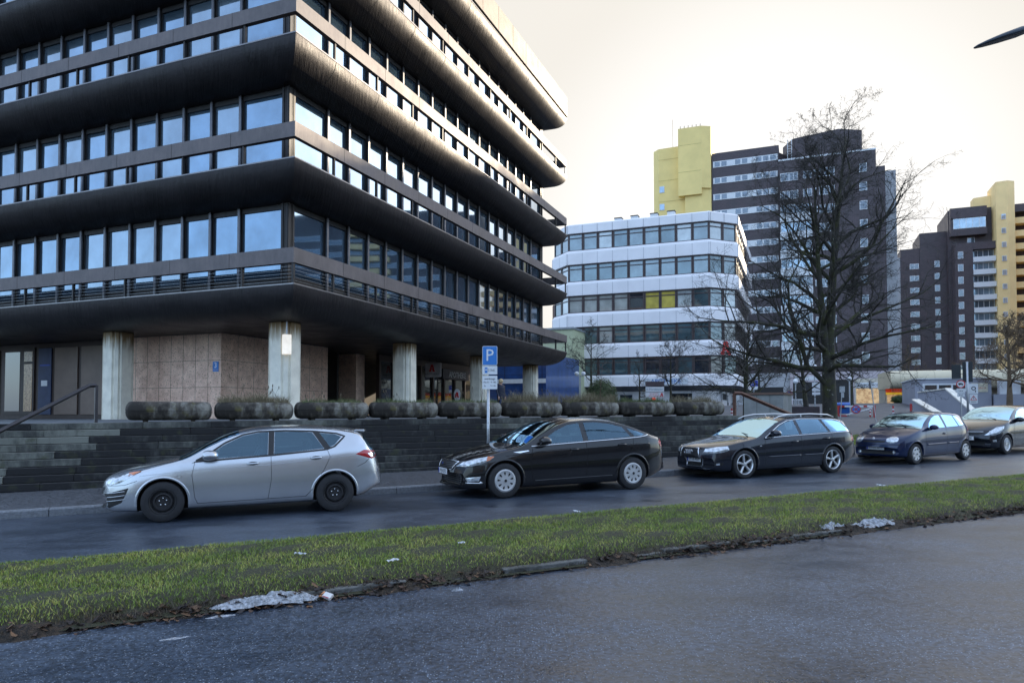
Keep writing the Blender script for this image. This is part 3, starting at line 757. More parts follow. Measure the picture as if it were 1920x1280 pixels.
BROWNF = mat('brown_window_frame', (.055, .035, .035), .45, var=.12)
PJOINT = mat('panel_joint', (.28, .29, .32), .7)
PANES = [glassmat('pane_sky_blue', (.16, .22, .24), .03, .3, 1., .05), glassmat('pane_pale_blind', (.42, .46, .46), .05, .12, 1., .04),
         glassmat('pane_teal', (.10, .16, .18), .03, .4, 1., .05), glassmat('pane_dark', (.03, .035, .045), .03, .1, .9, .05)]
YCURT = glassmat('pane_yellow_curtain', (.48, .38, .06), .15, 0, .6, .03)
NETC = glassmat('pane_net_curtain', (.34, .35, .33), .08, .05, .8, .05)
def dot_poly(p): return p
# ---- white office house with ribbon windows
MX, MY = .279 * 70, 70.0
mid = empty('ribbon_window_building', (MX, MY, 0), BROT, 'white office house with five rows of long window bands, seen behind the planters', 'building')
fp = [(0, 14.6), (0, 0), (2.4, -2.4), (22, -2.4), (22, 17), (2.4, 17)]        # ccw in (v, u)
a = sum(fp[i][0] * fp[(i + 1) % 6][1] - fp[(i + 1) % 6][0] * fp[i][1] for i in range(6))
if a < 0: fp = fp[::-1]
TOPS = [20.62, 17.30, 13.98, 10.64, 7.30]; BOTS = [18.82, 15.50, 12.17, 8.84, 5.52]; ROOFZ = 21.62
b = MB()
b.prism(offset_poly(fp, -.16), 4.4, 21.3); core = b.build('core', BROWNF, mid)
for k in range(6):
    zt = ROOFZ if k == 0 else BOTS[k - 1]; zb = TOPS[k] if k < 5 else 4.35
    b = MB()
    if k == 0: pring(b, fp, [(-.3, zt - .1), (-.3, zt), (.06, zt), (.2, zt - .12), (.2, zb + .02), (-.16, zb)])
    elif k < 5: pring(b, fp, [(-.16, zt), (.0, zt), (.22, zt - .3), (.22, zb + .03), (-.16, zb)])
    else: pring(b, fp, [(-.16, zt), (.0, zt), (.22, zt - .2), (.22, zb), (-1.6, zb - .5)])
    o = b.build('spandrel_band', WPANEL if k < 5 else WPANEL, mid)
    j = MB()
    for i in range(6):
        p, q = fp[i], fp[(i + 1) % 6]; L_ = (Vector(q) - Vector(p)).length; n = max(2, round(L_ / 1.62)); j.M = edge_matrix(p, q)
        for t in range(n + 1): 
            x = L_ * t / n; j.box(x - .012, x + .012, -.232, -.2, zb + .04, zt - (.3 if k else .14))
    j.build('panel_joints', PJOINT, o)
MB().prism(offset_poly(fp, -.28), 21.25, 21.4).build('roof', mat('flat_roof', (.3, .3, .3), .9), mid)
# base: recessed white ground floor under a dark soffit
SOFF = mat('grey_soffit', (.16, .17, .19), .7)
b = MB(); b.prism(offset_poly(fp, -1.55), 1.0, 3.86); b.build('ground_floor_wall', WPANEL, mid)
b = MB(); pring(b, fp, [(.2, 4.345), (-1.56, 3.845)]); b.build('canopy_soffit', SOFF, mid)
b = MB(); g = MB()
for i in range(6):
    p, q = fp[i], fp[(i + 1) % 6]; L_ = (Vector(q) - Vector(p)).length; b.M = g.M = edge_matrix(p, q)
    if L_ > 10:
        for (x0, x1, z0, z1) in ((.4, 4.6, 2.95, 3.6), (5.2, 6.5, 1.9, 3.5), (9.2, 9.9, 1.6, 2.7), (10.6, 12.6, 2.0, 3.6)):
            b.box(x0 - .08, x1 + .08, 1.52, 1.549, z0 - .08, z1 + .08); g.box(x0, x1, 1.50, 1.518, z0, z1)
fr_ = b.build('ground_window_frames', WHITE, mid); g.build('ground_panes', PANES[3], fr_)
protos = {}
rnd = random.Random(3)
for i in range(6):
    p, q = fp[i], fp[(i + 1) % 6]; L_ = (Vector(q) - Vector(p)).length
    EM = edge_matrix(p, q); mid_pt = (Vector(p) + Vector(q)) / 2
    front = abs(p[0]) < .01 and abs(q[0]) < .01
    if min(p[0], q[0]) > 21: continue                          # back
    if mid_pt.y > 16.9 and L_ > 5: continue                    # far left flank hidden by the bronze block
    n = 9 if front else (2 if L_ < 5 else 7)
    w = (L_ if L_ < 15 or front else 14.) / n
    for row in range(5):
        for k in range(n):
            h = TOPS[row] - BOTS[row]; key = (round(w, 3), round(h, 2))
            b = MB(); b.M = EM @ Matrix.Translation((w * k if True else 0, 0, BOTS[row]))
            b.box(.02, .14, .02, .13, .002, h - .002); b.box(w - .14, w - .02, .02, .13, .002, h - .002)
            b.box(.14, w - .14, .04, .13, h - .1, h - .002); b.box(.14, w - .14, .04, .13, .002, .08); b.box(.14, w - .14, .035, .13, h * .72, h * .72 + .09)
            f = b.build('window', BROWNF, mid)
            g = MB(); g.M = b.M
            g.poly([(.14, .1, .08), (w - .14, .1, .08), (w - .14, .1, h * .72), (.14, .1, h * .72)]); g.poly([(.14, .1, h * .72 + .09), (w - .14, .1, h * .72 + .09), (w - .14, .1, h - .1), (.14, .1, h - .1)])
            pm = rnd.choice([PANES[0], PANES[0], PANES[1], PANES[2]])
            if row == 2 and front:
                kk = 8 - k if fp[i][1] < fp[(i + 1) % 6][1] else k
                pm = [NETC, NETC, NETC, NETC, PANES[3], YCURT, YCURT, PANES[1], PANES[2]][kk]
            if row == 3: pm = rnd.choice([NETC, PANES[3], PANES[2], PANES[2]])
            if row == 4: pm = rnd.choice([PANES[3], PANES[3], PANES[2]])
            g.build('pane', pm, f)
# roof vents
for k, px in enumerate((1160, 1190.5, 1227, 1259)):
    Y = 77.0 - k * .9; c = P(px, 400, Y)
    v = empty('roof_vent', (c.x, c.y, 21.3), BROT, ('leftmost', 'second from the left', 'third from the left', 'rightmost')[k] + ' of the four white dark-capped roof vents', 'vent', 'roof vents')
    MB().box(-.28, .28, -.28, .28, 0, .95).build('duct', WHITE, v)
    MB().box(-.38, .38, -.38, .38, .955, 1.4).build('hood', WHITE, v); MB().box(-.42, .42, -.42, .42, 1.405, 1.5).build('cap', BLACK, v)
# blue pharmacy lettering and red emblem
ML = Matrix.Translation((MX, MY, 0)) @ Matrix.Rotation(BROT, 4, 'Z')
ap = empty('pharmacy_lettering', (0, 0, 0), label='blue pharmacy lettering on a pale board along the lowest white band', cat='sign'); ap.matrix_world = ML @ Matrix.Translation((-.30, 4.2, 4.78))
MB().box(-.03, .05, -2.1, 2.3, -.3, .32).build('board', mat('pale_board', (.6, .64, .68), .5), ap)
MB().text('APOTHEKE', .60, Matrix(((0, 0, -1, -.035), (-1, 0, 0, .1), (0, 1, 0, .0), (0, 0, 0, 1))), ext=.02, sx=1.0).build('letters', mat('blue_letters', (.02, .14, .42), .4), ap)
em = empty('pharmacy_emblem', (0, 0, 0), label='big red pharmacy letter on the right corner of the white office house', cat='sign'); em.matrix_world = ML
EM = edge_matrix((0, 0), (2.4, -2.4)) if a < 0 or True else None
b = MB(); e = Vector((1, -1, 0)).normalized(); nrm = Vector((-1, -1, 0)).normalized(); c0 = Vector((1.2, -1.2, 8.05)) + nrm * .26
a_logo(b, Matrix(((e.x, 0, nrm.x, c0.x), (e.y, 0, nrm.y, c0.y), (0, 1, 0, c0.z), (0, 0, 0, 1))), 1.35)
b.build('letter', mat('emblem_red', (.8, .02, .02), .4), em)
# ---- blue tiled house and pale green house
BLUET = mat('blue_tiles', (.012, .055, .19), .3, var=.25, scale=1.2, coat=.4)
c = P(1024, 772, 56)
bh = empty('blue_house', (c.x, c.y, 0), BROT, 'royal blue panelled house with a white stripe seen under the bronze block', 'building')
MB().box(0, 9, 0, 7, 1, 6.4).build('wall', BLUET, bh)
b = MB()
for k in range(9): b.box(-.006, 0, 0.01, 7, 1.3 + k * .42, 1.325 + k * .42)
for k in range(5): b.box(-.012, -.006, k * 1.6 + .3, k * 1.6 + .36, 1.0, 6.35)
b.build('joints', mat('navy_joint', (.005, .015, .06), .5), bh)
MB().box(-.05, -.014, .02, 6.98, 4.0, 4.35).build('stripe', WHITE, bh)
c = P(1075, 772, 71)
gh = empty('green_house', (c.x, c.y, 0), BROT, 'pale green rendered house between the bronze block and the white office house', 'building')
MB().box(0, 9, 0, 10, 1, 10.0).build('wall', mat('pale_green_render', (.50, .53, .34), .8, var=.06), gh)
MB().box(-.15, 9.1, -.1, 10.1, 10.0, 10.2).build('roof_edge', mat('zinc_edge', (.3, .32, .33), .5, .4), gh)
b = MB()
for k in range(4): b.box(-.01, 0, .02, 10, 2.6 + k * 2, 2.62 + k * 2)
b.build('render_joints', mat('green_joint', (.3, .33, .2), .8), gh)
c = P(1056, 600, 110)
MB().box(-1.6, 1.6, -1, 1, -12, 2.2).box(-.5, .3, -.4, .4, 2.2, 4.0).build('chimney_block', mat('brick_far', (.16, .10, .08), .8), None, loc=(c.x, c.y, c.z))
tag(bpy.data.objects['chimney_block'], 'small brick roof block with a chimney showing beside the balcony ends', 'chimney')

# ---- dark slate-clad towers
SLATE = mat('slate_cladding', (.078, .058, .064), .55, var=.18, scale=.6, rvar=.1)
t, pb = nodes(SLATE); br = t.nodes.new('ShaderNodeTexBrick'); br.inputs['Scale'].default_value = 1.0; br.inputs['Brick Width'].default_value = .6; br.inputs['Row Height'].default_value = .3; br.inputs['Mortar Size'].default_value = .02
br.inputs['Color1'].default_value = (1, 1, 1, 1); br.inputs['Color2'].default_value = (.8, .8, .82, 1); br.inputs['Mortar'].default_value = (.5, .5, .5, 1)
tc = t.nodes.new('ShaderNodeTexCoord'); sp = t.nodes.new('ShaderNodeSeparateXYZ'); t.links.new(tc.outputs['Object'], sp.inputs[0]); ad = t.nodes.new('ShaderNodeMath'); ad.operation = 'ADD'; t.links.new(sp.outputs[0], ad.inputs[0]); t.links.new(sp.outputs[1], ad.inputs[1])
cb = t.nodes.new('ShaderNodeCombineXYZ'); t.links.new(ad.outputs[0], cb.inputs[0]); t.links.new(sp.outputs[2], cb.inputs[1]); t.links.new(cb.outputs[0], br.inputs['Vector'])
mx = t.nodes.new('ShaderNodeMixRGB'); mx.blend_type = 'MULTIPLY'; mx.inputs[0].default_value = 1; src = pb.inputs['Base Color'].links[0].from_socket
t.links.new(src, mx.inputs[1]); t.links.new(br.outputs['Color'], mx.inputs[2]); t.links.new(mx.outputs[0], pb.inputs['Base Color'])
YEL = mat('yellow_render', (.92, .69, .26), .75, var=.06, scale=.4)
YEL2 = mat('ochre_yellow_render', (.92, .66, .30), .75, var=.06, scale=.4)
GREYS = mat('pale_grey_render', (.42, .43, .45), .75, var=.06, scale=.3)
WFR = mat('white_window_frame', (.68, .70, .72), .5, var=.04)
TPANE = glassmat('tower_pane', (.10, .13, .16), .04, .35, 1., .05)
TPANE2 = glassmat('tower_pane_bright', (.30, .40, .48), .05, .5, 1., .05)
def tower_window(parent, v, u0, u1, z0, z1, panes=1, pm=None, fm=WFR, gap=.09):
    """window in a face looking down -x at x = v"""
    b = MB(); g = MB(); b.box(v - .09, v - .004, u0, u1, z0, z1)
    w = (u1 - u0 - gap) / panes
    g.box(v - .10, v - .092, u0 + gap, u1 - gap, z0 + gap, z1 - gap)
    f = b.build('window', fm, parent); g.build('pane', pm or TPANE, f)
    for k in range(1, panes): MB().box(v - .11, v - .101, u0 + (u1 - u0) * k / panes - gap / 2, u0 + (u1 - u0) * k / panes + gap / 2, z0 + gap, z1 - gap).build('glazing_bar', fm, f)
    return f
T1X, T1Y = .517 * 106, 106.0
t1 = empty('apartment_tower', (T1X, T1Y, 0), BROT, 'tall dark slate tower with white window strips and a yellow shaft on its left', 'building')
b = MB(); b.box(0, 14, 0, 13.7, 7.8, 41.2); b.build('wall', SLATE, t1)
b = MB(); b.box(-.06, 14.1, -1.2, -.004, 7.8, 38.6); b.box(1.6, 14, 13.704, 24.1, 7.8, 44.4); b.build('side_wall', SLATE, t1)
b = MB(); b.prism([(6.5, 13.2), (3.0, 11.6), (1.3, 5.0), (3.2, 1.6), (12, 1.6), (12, 13.2)][::1], 41.2, 45.6); b.prism([(2.2, 16), (1.9, 14.2), (5, 12.5), (12, 12.5), (12, 16)], 41.3, 43.6); b.build('penthouse', SLATE, t1)
MB().box(6, 12, -3.3, -1.25, 6.5, 39.6).build('grey_stair_slab', GREYS, t1)
b = MB(); b.box(-.05, .02, -.02, 13.75, 41.2, 41.45); b.build('roof_edge_trim', WFR, t1)
for k in range(11):
    z = 38.0 - 2.86 * k
    tower_window(t1, 0, 1.25, 2.3, z, z + 1.35)
    tower_window(t1, 0, 5.7, 7.9, z, z + 1.35, 3)
    if k < 10: tower_window(t1, -.0, 8.15, 8.6, z + .2, z + 1.2)
for k in range(2):
    z = 38.0 - 2.86 * k
    tower_window(t1, 0, 8.9, 10.2, z, z + 1.2, 2); tower_window(t1, 0, 10.9, 13.5, z - .1, z + 1.2, 4)
WB = MB()
for k in range(2, 11):
    z = 38.0 - 2.86 * k; o = MB().box(-.5, -.004, 8.95, 13.6, z - .9, z + .35).build('balcony_parapet', WFR, t1)
    tower_window(t1, -.2, 9.0, 13.5, z + .36, z + 1.8, 5, TPANE2 if k % 2 else TPANE)
for k in range(13):
    z = 42.0 - 2.72 * k
    f = MB().box(1.52, 1.596, 13.9, 23.9, z, z + 1.0).build('window_strip', WFR, t1)
    for q in range(9):
        if q in (3, 6) : continue
        MB().box(1.50, 1.516, 14.2 + q * 1.08, 14.2 + q * 1.08 + .8, z + .12, z + .88).build('pane', TPANE, f)
tower_window(t1, 0, 2.5, 8.0, 9.4 - .6, 10.3 - .6, 6)
# yellow stair tower
b = MB(); b.prism([(1.2, 24.2), (2.6, 24.2), (8, 24.2), (8, 29.4), (.4, 29.4), (.4, 25.6)][::1], 38.6, 48.9); b.prism([(1.5, 24.2), (8, 24.2), (8, 28.4), (.9, 28.4), (.9, 25.6)], 2, 38.6)
b.prism([(.4, 25.6), (.4, 29.4), (1.5, 29.4), (1.5, 25.6)], 37.6, 38.6)
b.build('yellow_shaft', YEL, t1)
b = MB(); b.prism([(2.0, 28.4), (9, 28.4), (9, 34), (3.2, 34), (2.2, 33.0)], 2, 46.6); b.build('yellow_wing', YEL, t1)
b = MB()
for k in range(11): z = 44.6 - 3.6 * k; b.box(1.985, 1.999, 28.5, 33, z, z + .035)
for z in (46.0, 41.5): b.box(.385, .399, 25.7, 29.4, z, z + .035)
b.build('render_joints', mat('yellow_joint', (.40, .31, .08), .8), t1)
for k in range(8): tower_window(t1, 2.18, 32.0, 32.85, 39.0 - 3.0 * k, 40.1 - 3.0 * k, 1, TPANE2)
MB().box(1.7, 1.8, 24.35, 24.9, 43.5, 45.8).build('louvre', mat('olive_louvre', (.25, .22, .06), .7), t1)
b = MB().tube([(5, 31, 46.6), (5, 31, 52.5)], .035, 5); 
for k in range(6): b.tube([(.6, 25.8 + k * .65, 48.9), (.6, 25.8 + k * .65, 49.35)], .05, 4)
b.build('antenna', BLACK, t1)
# ladder on the penthouse
b = MB(); b.tube([(2.0, 12.4, 41.4), (2.0, 12.4, 45.2)], .05, 4).tube([(2.0, 11.8, 41.4), (2.0, 11.8, 45.2)], .05, 4)
for k in range(9): b.tube([(2.0, 11.8, 41.6 + k * .42), (2.0, 12.4, 41.6 + k * .42)], .03, 4)
b.build('roof_ladder', WFR, t1)
# pale base storey with openings and lit shop window
PINKB = mat('pale_pink_base', (.50, .44, .46), .75, var=.06, scale=.5)
b = MB(); b.box(-.6, 13, -1.4, 12.4, 1.5, 7.79); b.build('base_wall', PINKB, t1)
b = MB(); b.box(-.1, 13, 12.41, 26, 1.5, 7.79); b.build('base_side_wall', GREYS, t1)
b = MB(); b.box(-.62, -.602, 7.6, 12.0, 1.6, 6.3); b.box(-.62, -.602, 3.7, 6.0, 1.6, 6.6); b.box(-.12, -.102, 13.4, 19, 1.6, 5.6); b.build('dark_opening', BLACK, t1)
WARM = mat('lit_shop_interior', (.55, .38, .18), .5, col2=(.12, .06, .03), scale=2.2, emis=(1.0, .66, .34), estr=.075, fac=(.42, .6))
f = MB().box(-.66, -.602, -.6, 3.4, 2.7, 6.7).build('shop_front', mat('cream_shop_frame', (.55, .5, .4), .6), t1)
MB().box(-.68, -.664, -.3, .9, 3.0, 5.2).box(-.68, -.664, 1.0, 3.2, 3.0, 5.2).build('shop_window', WARM, f)
MB().box(-.74, -.664, -.5, 3.3, 5.35, 6.1).build('fascia', WFR, f)
MB().text('HAIRDESIGN', .52, Matrix(((0, 0, -1, -.745), (-1, 0, 0, 1.5), (0, 1, 0, 5.7), (0, 0, 0, 1))), ext=.004).build('lettering', INK, f)
MB().box(-.66, -.602, 8.4, 11.8, 6.6, 7.2).build('name_board', WFR, t1)

T2X, T2Y = .6807 * 150, 150.0
t2 = empty('apartment_tower', (T2X, T2Y, 0), BROT, 'farther dark tower with white balconies and an ochre stair shaft at the right edge', 'building')
b = MB(); b.box(3, 14, 8.06, 13.2, 3, 41.5); b.box(3.2, 14, 13.21, 17, 3, 38.2); b.build('left_block', SLATE, t2)
MB().box(3.6, 12, 17.01, 18.2, 3, 36.5).build('pale_edge_slab', GREYS, t2)
MB().box(.6, 14, .01, 8.05, 3, 45.4).build('middle_block', SLATE, t2)
MB().box(-2.4, .59, 4.12, 7.4, 3, 37.5).box(-2.4, .59, .02, 4.1, 36, 37.5).build('front_block', SLATE, t2)
MB().box(-1.2, .59, 1.2, 7.9, 39.4, 40.8).box(-1.2, .59, 1.2, 7.9, 43.2, 45.4).box(-1.0, .59, 7.5, 7.9, 40.8, 43.2).build('top_bay', SLATE, t2)
tower_window(t2, -1.0, 1.4, 7.4, 40.9, 43.1, 5, TPANE2)
tower_window(t2, .6, 3.2, 4.6, 37.9, 39.2); 
for k in range(12):
    z = 34.2 - 2.68 * k
    if z < 6: break
    tower_window(t2, -2.4, 5.9, 6.9, z, z + 1.5); tower_window(t2, 3, 9.4, 10.4, z - .5, z + .9); tower_window(t2, 3.2, 13.4, 15.2, z - .6, z + .6, 2)
    MB().box(-2.6, .5, .05, 4.1, z - .9, z + .15).build('balcony_parapet', WFR, t2)
    tower_window(t2, -1.0, .1, 4.05, z + .16, z + 1.75, 4, TPANE2 if k % 2 else TPANE)
b = MB(); b.prism([(-3.2, -.0), (-3.6, -2.0), (-2.6, -3.4), (4, -3.4), (4, 0)][::-1], 3, 49.6); b.prism([(1.0, 0.02), (5, .02), (5, 3.0), (2.0, 3.0)][::1], 36, 48.0); b.build('ochre_shaft', YEL2, t2)
for k in range(12): tower_window(t2, -3.52, -1.6, -.8, 41.6 - 2.9 * k, 42.7 - 2.9 * k, 1, TPANE2)
for k in range(14):
    z = 42.2 - 2.7 * k
    if z < 4: break
    MB().box(-1.6, 1, -14, -3.41, z - 1.25, z).build('balcony_deck', YEL2, t2)
b = MB(); b.box(1.01, 10, -14, -3.42, 3, 45); b.box(-1.6, 1.0, -14, -3.42, 43.4, 45); b.build('recess_wall', SLATE, t2)

# tower out of the picture on the right: it throws the shade over the street
T3 = Vector((100, 112, 0)); RZ = R(90 - 36)
t3 = empty('apartment_tower', (T3.x, T3.y, 0), RZ, 'dark slate tower beyond the right edge, shading the street', 'building')
b = MB(); b.box(0, 12, -46, 5.2, 0, 47.2); b.box(1, 12, 5.3, 10.5, 0, 46.7); b.box(0.5, 12, -75, -46.1, 0, 43); b.build('wall', SLATE, t3)
for k in range(12):
    z = 41 - 3.0 * k; f = MB().box(-.1, -.004, -45, 5, z, z + 1.2).build('window_strip', WFR, t3)
    MB().box(-.12, -.104, -44.5, 4.5, z + .12, z + 1.08).build('ribbon_pane', TPANE, f)
for k in range(15):
    z = 42 - 2.9 * k; MB().box(-1.4, -.105, -20, -10, z, z + 1.15).build('balcony_deck', YEL2, t3)

# ---- shopping arcade with the curved beige canopy
BEIGE = mat('beige_canopy_panel', (.62, .54, .38), .6, var=.05, scale=.4)
c = P(1800, 772, 76); arc = empty('shop_arcade', (c.x, c.y, 0), BROT + R(4), 'single storey arcade with a rounded beige canopy and lit snack bar', 'building')
prof = []
for k in range(9):
    a_ = R(100 - 190 * k / 8); prof.append((-1.0 - .95 * math.cos(R(-90 + 180 * k / 8)), 5.2 + .95 * math.sin(R(90 - 180 * k / 8))))
b = MB(); b.mat = 0
pts = [(6.0, 6.15), (6.0, 4.3)] + [(p[0], p[1]) for p in prof][::-1]
b.yprism([(x, z) for x, z in pts], -14, 6.9); b.build('canopy', BEIGE, arc, auto=60, smooth=True)
b = MB()
for k in range(13):
    y = -13.5 + k * 1.62
    pr = [(x - .01 if x < 3 else x, z) for x, z in prof]
    for q in range(len(prof) - 1):
        (x0, z0), (x1, z1) = prof[q], prof[q + 1]; b.poly([(x0 - .008, y, z0), (x0 - .008, y + .03, z0), (x1 - .008, y + .03, z1), (x1 - .008, y, z1)])
b.build('canopy_joints', mat('beige_joint', (.35, .3, .2), .7), arc)
MB().box(2.2, 6, -14, 6.8, 1, 4.28).build('wall', mat('arcade_wall', (.45, .4, .32), .7), arc)
for y0, y1 in ((5.5, 6.7), (4.2, 5.4), (2.9, 4.1), (1.4, 2.8)):
    f = MB().box(2.12, 2.196, y0, y1, 2.5, 4.2).build('shop_window', mat('cream_shop_frame', (.55, .5, .4), .6), arc); MB().box(2.09, 2.116, y0 + .1, y1 - .1, 2.7, 3.65).build('lit_pane', WARM, f)
RB = empty('kebab_sign', label='red and yellow lit sign board with white lettering over the snack bar', cat='sign'); RB.matrix_world = arc.matrix_basis @ Matrix.Translation((1.6, 4.5, 3.95))
MB().box(-.1, .1, -3.2, 2.3, -.05, .4).build('board', mat('lit_red_board', (.6, .05, .02), .5, emis=(1, .08, .02), estr=.05), RB)
MB().box(-.1, .1, -3.2, 2.3, -.3, -.055).build('yellow_board', mat('lit_yellow_board', (.8, .5, .02), .5, emis=(1, .6, .05), estr=.07), RB)
MB().text('benden Kebap Haus', .42, Matrix(((0, 0, -1, -.105), (-1, 0, 0, -.1), (0, 1, 0, .14), (0, 0, 0, 1))), ext=.003, sx=1.1).build('lettering', SIGNWHITE, RB)
# grey restaurant with strip window
GREYB = mat('blue_grey_render', (.30, .31, .36), .75, var=.06, scale=.5)
c = P(1860, 772, 56); gr = empty('grey_pavilion', (c.x, c.y, 0), BROT, 'low blue-grey pavilion with a strip window behind the traffic signs', 'building')
b = MB(); b.box(0, 8, 0, 5.3, 1, 4.35); b.build('wall', GREYB, gr)
f = MB().box(-.06, -.004, 1.65, 4.75, 3.35, 4.0).build('window_strip', WFR, gr)
for k in range(3): MB().box(-.08, -.064, 1.78 + k * .98, 2.62 + k * .98, 3.5, 3.88).build('pane', PANES[3], f)
MB().box(-.08, 8.1, -.05, 5.4, 4.36, 4.44).build('roof_edge', WFR, gr)
MB().box(-.05, -.004, .25, 1.35, 3.3, 4.0).build('name_board', mat('cream_board', (.6, .55, .42), .6), gr)
MB().text('Calabria', .26, Matrix(((0, 0, -1, -.055), (-1, 0, 0, .8), (0, 1, 0, 3.62), (0, 0, 0, 1)))).build('name_lettering', mat('board_script_red', (.4, .08, .05), .6), gr)
MB().box(-.3, 5, -9, -.1, 1, 3.1).build('low_wall', GREYB, gr)
MB().box(.3, 1.0, -2.0, -.6, 3.1, 4.2).build('awning', WFR, gr)
# ramp parapet in front of it
def wall_px(name, px0, px1, Y0, Y1, tops, zb, th, m, **k):
    """upright wall between two ground points; tops = [(fraction, z)]"""
    A = P(px0, 772, Y0); B = P(px1, 772, Y1); L_ = (B - A).length; rz = math.atan2(B.y - A.y, B.x - A.x)
    b = MB(); pts = [(0, zb)] + [(L_, zb)] + [(f * L_, z) for f, z in tops[::-1]]
    b.yprism(pts, 0, th); o = b.build(name, m, None, loc=(A.x, A.y, 0), rotz=rz)
    return tag(o, **k), L_
o, L_ = wall_px('ramp_wall', 1722, 1822, 50, 44, [(0, 3.05), (.55, 3.2), (1, 1.7)], .6, .3, GREYB, label='blue-grey ramp wall whose coping, coloured as sunlit, slopes down to the right', cat='wall')
b = MB(); b.yprism([(0, 3.052), (.55 * L_, 3.202), (.55 * L_, 3.28), (0, 3.13)], -.06, .36); b.yprism([(.552 * L_, 3.20), (L_, 1.705), (L_, 1.8), (.552 * L_, 3.29)], -.06, .36); b.build('coping', mat('coping_white', (.7, .66, .58), .6), o)  # coping lightened so that its colour carries the sun on it
o, L_ = wall_px('ramp_wall', 1712, 1775, 45, 38, [(0, 2.45), (1, 1.25)], .4, .3, GREYB, label='lower ramp wall sloping down towards the red and white barrier', cat='wall')
b = MB(); b.yprism([(0, 2.452), (L_, 1.252), (L_, 1.33), (0, 2.53)], -.06, .36); b.build('coping', mat('coping_white', (.7, .66, .58), .6), o)
# ------------------------------------------------------------------ cars
def interp(pts):
    xs = np.array([p[0] for p in pts], float); ys = np.array([p[1] for p in pts], float)
    h = np.diff(xs); dl = np.diff(ys) / h; m = np.zeros(len(xs)); m[0] = dl[0]; m[-1] = dl[-1]
    for i in range(1, len(xs) - 1):
        if dl[i - 1] * dl[i] <= 0: m[i] = 0
        else:
            w1 = 2 * h[i] + h[i - 1]; w2 = h[i] + 2 * h[i - 1]; m[i] = (w1 + w2) / (w1 / dl[i - 1] + w2 / dl[i])
    def f(x):
        x = clamp(x, xs[0], xs[-1]); i = int(clamp(np.searchsorted(xs, x) - 1, 0, len(h) - 1)); t = (x - xs[i]) / h[i]
        return float((2 * t**3 - 3 * t**2 + 1) * ys[i] + (t**3 - 2 * t**2 + t) * h[i] * m[i] + (-2 * t**3 + 3 * t**2) * ys[i + 1] + (t**3 - t**2) * h[i] * m[i + 1])
    return f
TYRE = mat('tyre_rubber', (.016, .016, .018), .75, var=.25, scale=12, bump=.3, bscale=60)
WELL = mat('wheel_well', (.006, .006, .007), .9)
GLS = bpy.data.materials.new('car_glass'); GLS.use_nodes = True
t = GLS.node_tree
for n in list(t.nodes): t.nodes.remove(n)
om = t.nodes.new('ShaderNodeOutputMaterial'); mxs = t.nodes.new('ShaderNodeMixShader'); tr = t.nodes.new('ShaderNodeBsdfTransparent'); gl = t.nodes.new('ShaderNodeBsdfGlossy')
tr.inputs['Color'].default_value = (.50, .64, .68, 1); gl.inputs['Color'].default_value = (.50, .76, .95, 1); gl.inputs['Roughness'].default_value = .015
lw = t.nodes.new('ShaderNodeLayerWeight'); lw.inputs['Blend'].default_value = .22; mrg = t.nodes.new('ShaderNodeMapRange'); mrg.inputs['To Min'].default_value = .12; mrg.inputs['To Max'].default_value = .95
t.links.new(lw.outputs['Fresnel'], mrg.inputs[0]); t.links.new(mrg.outputs[0], mxs.inputs[0]); t.links.new(tr.outputs[0], mxs.inputs[1]); t.links.new(gl.outputs[0], mxs.inputs[2]); t.links.new(mxs.outputs[0], om.inputs[0])
SEATM = mat('seat_fabric', (.035, .035, .038), .85, var=.25, scale=12)
DASHM = mat('dashboard', (.015, .015, .016), .7)
CHROME = mat('chrome', (.75, .76, .78), .12, 1., var=.03)
LENS = mat('headlight_lens', (.52, .55, .58), .08, .55, var=.35, scale=16, coat=1., detail=2., bump=.25, bscale=14)
REFL = mat('lamp_reflector', (.8, .8, .82), .12, 1., var=.1)
TAILR = mat('tail_light_red', (.38, .008, .012), .15, coat=1., var=.2, scale=12)
AMBER = mat('indicator_amber', (.55, .13, .02), .2, coat=1., var=.1)
ALLOY = mat('alloy_silver', (.60, .61, .62), .32, .75, var=.06)
CAPSIL = mat('hubcap_silver', (.50, .50, .50), .4, .45, var=.08)
STEELW = mat('steel_wheel', (.018, .018, .02), .5, .2)
GAP = mat('panel_gap', (.004, .004, .005), .8)
PLATEW = mat('plate_white', (.88, .89, .90), .35); PLATEB = mat('plate_blue', (.01, .05, .42), .4)
GRILLE = mat('grille_black', (.010, .010, .011), .5, var=.3, scale=60)
INTER = mat('cabin_trim', (.02, .02, .022), .8)

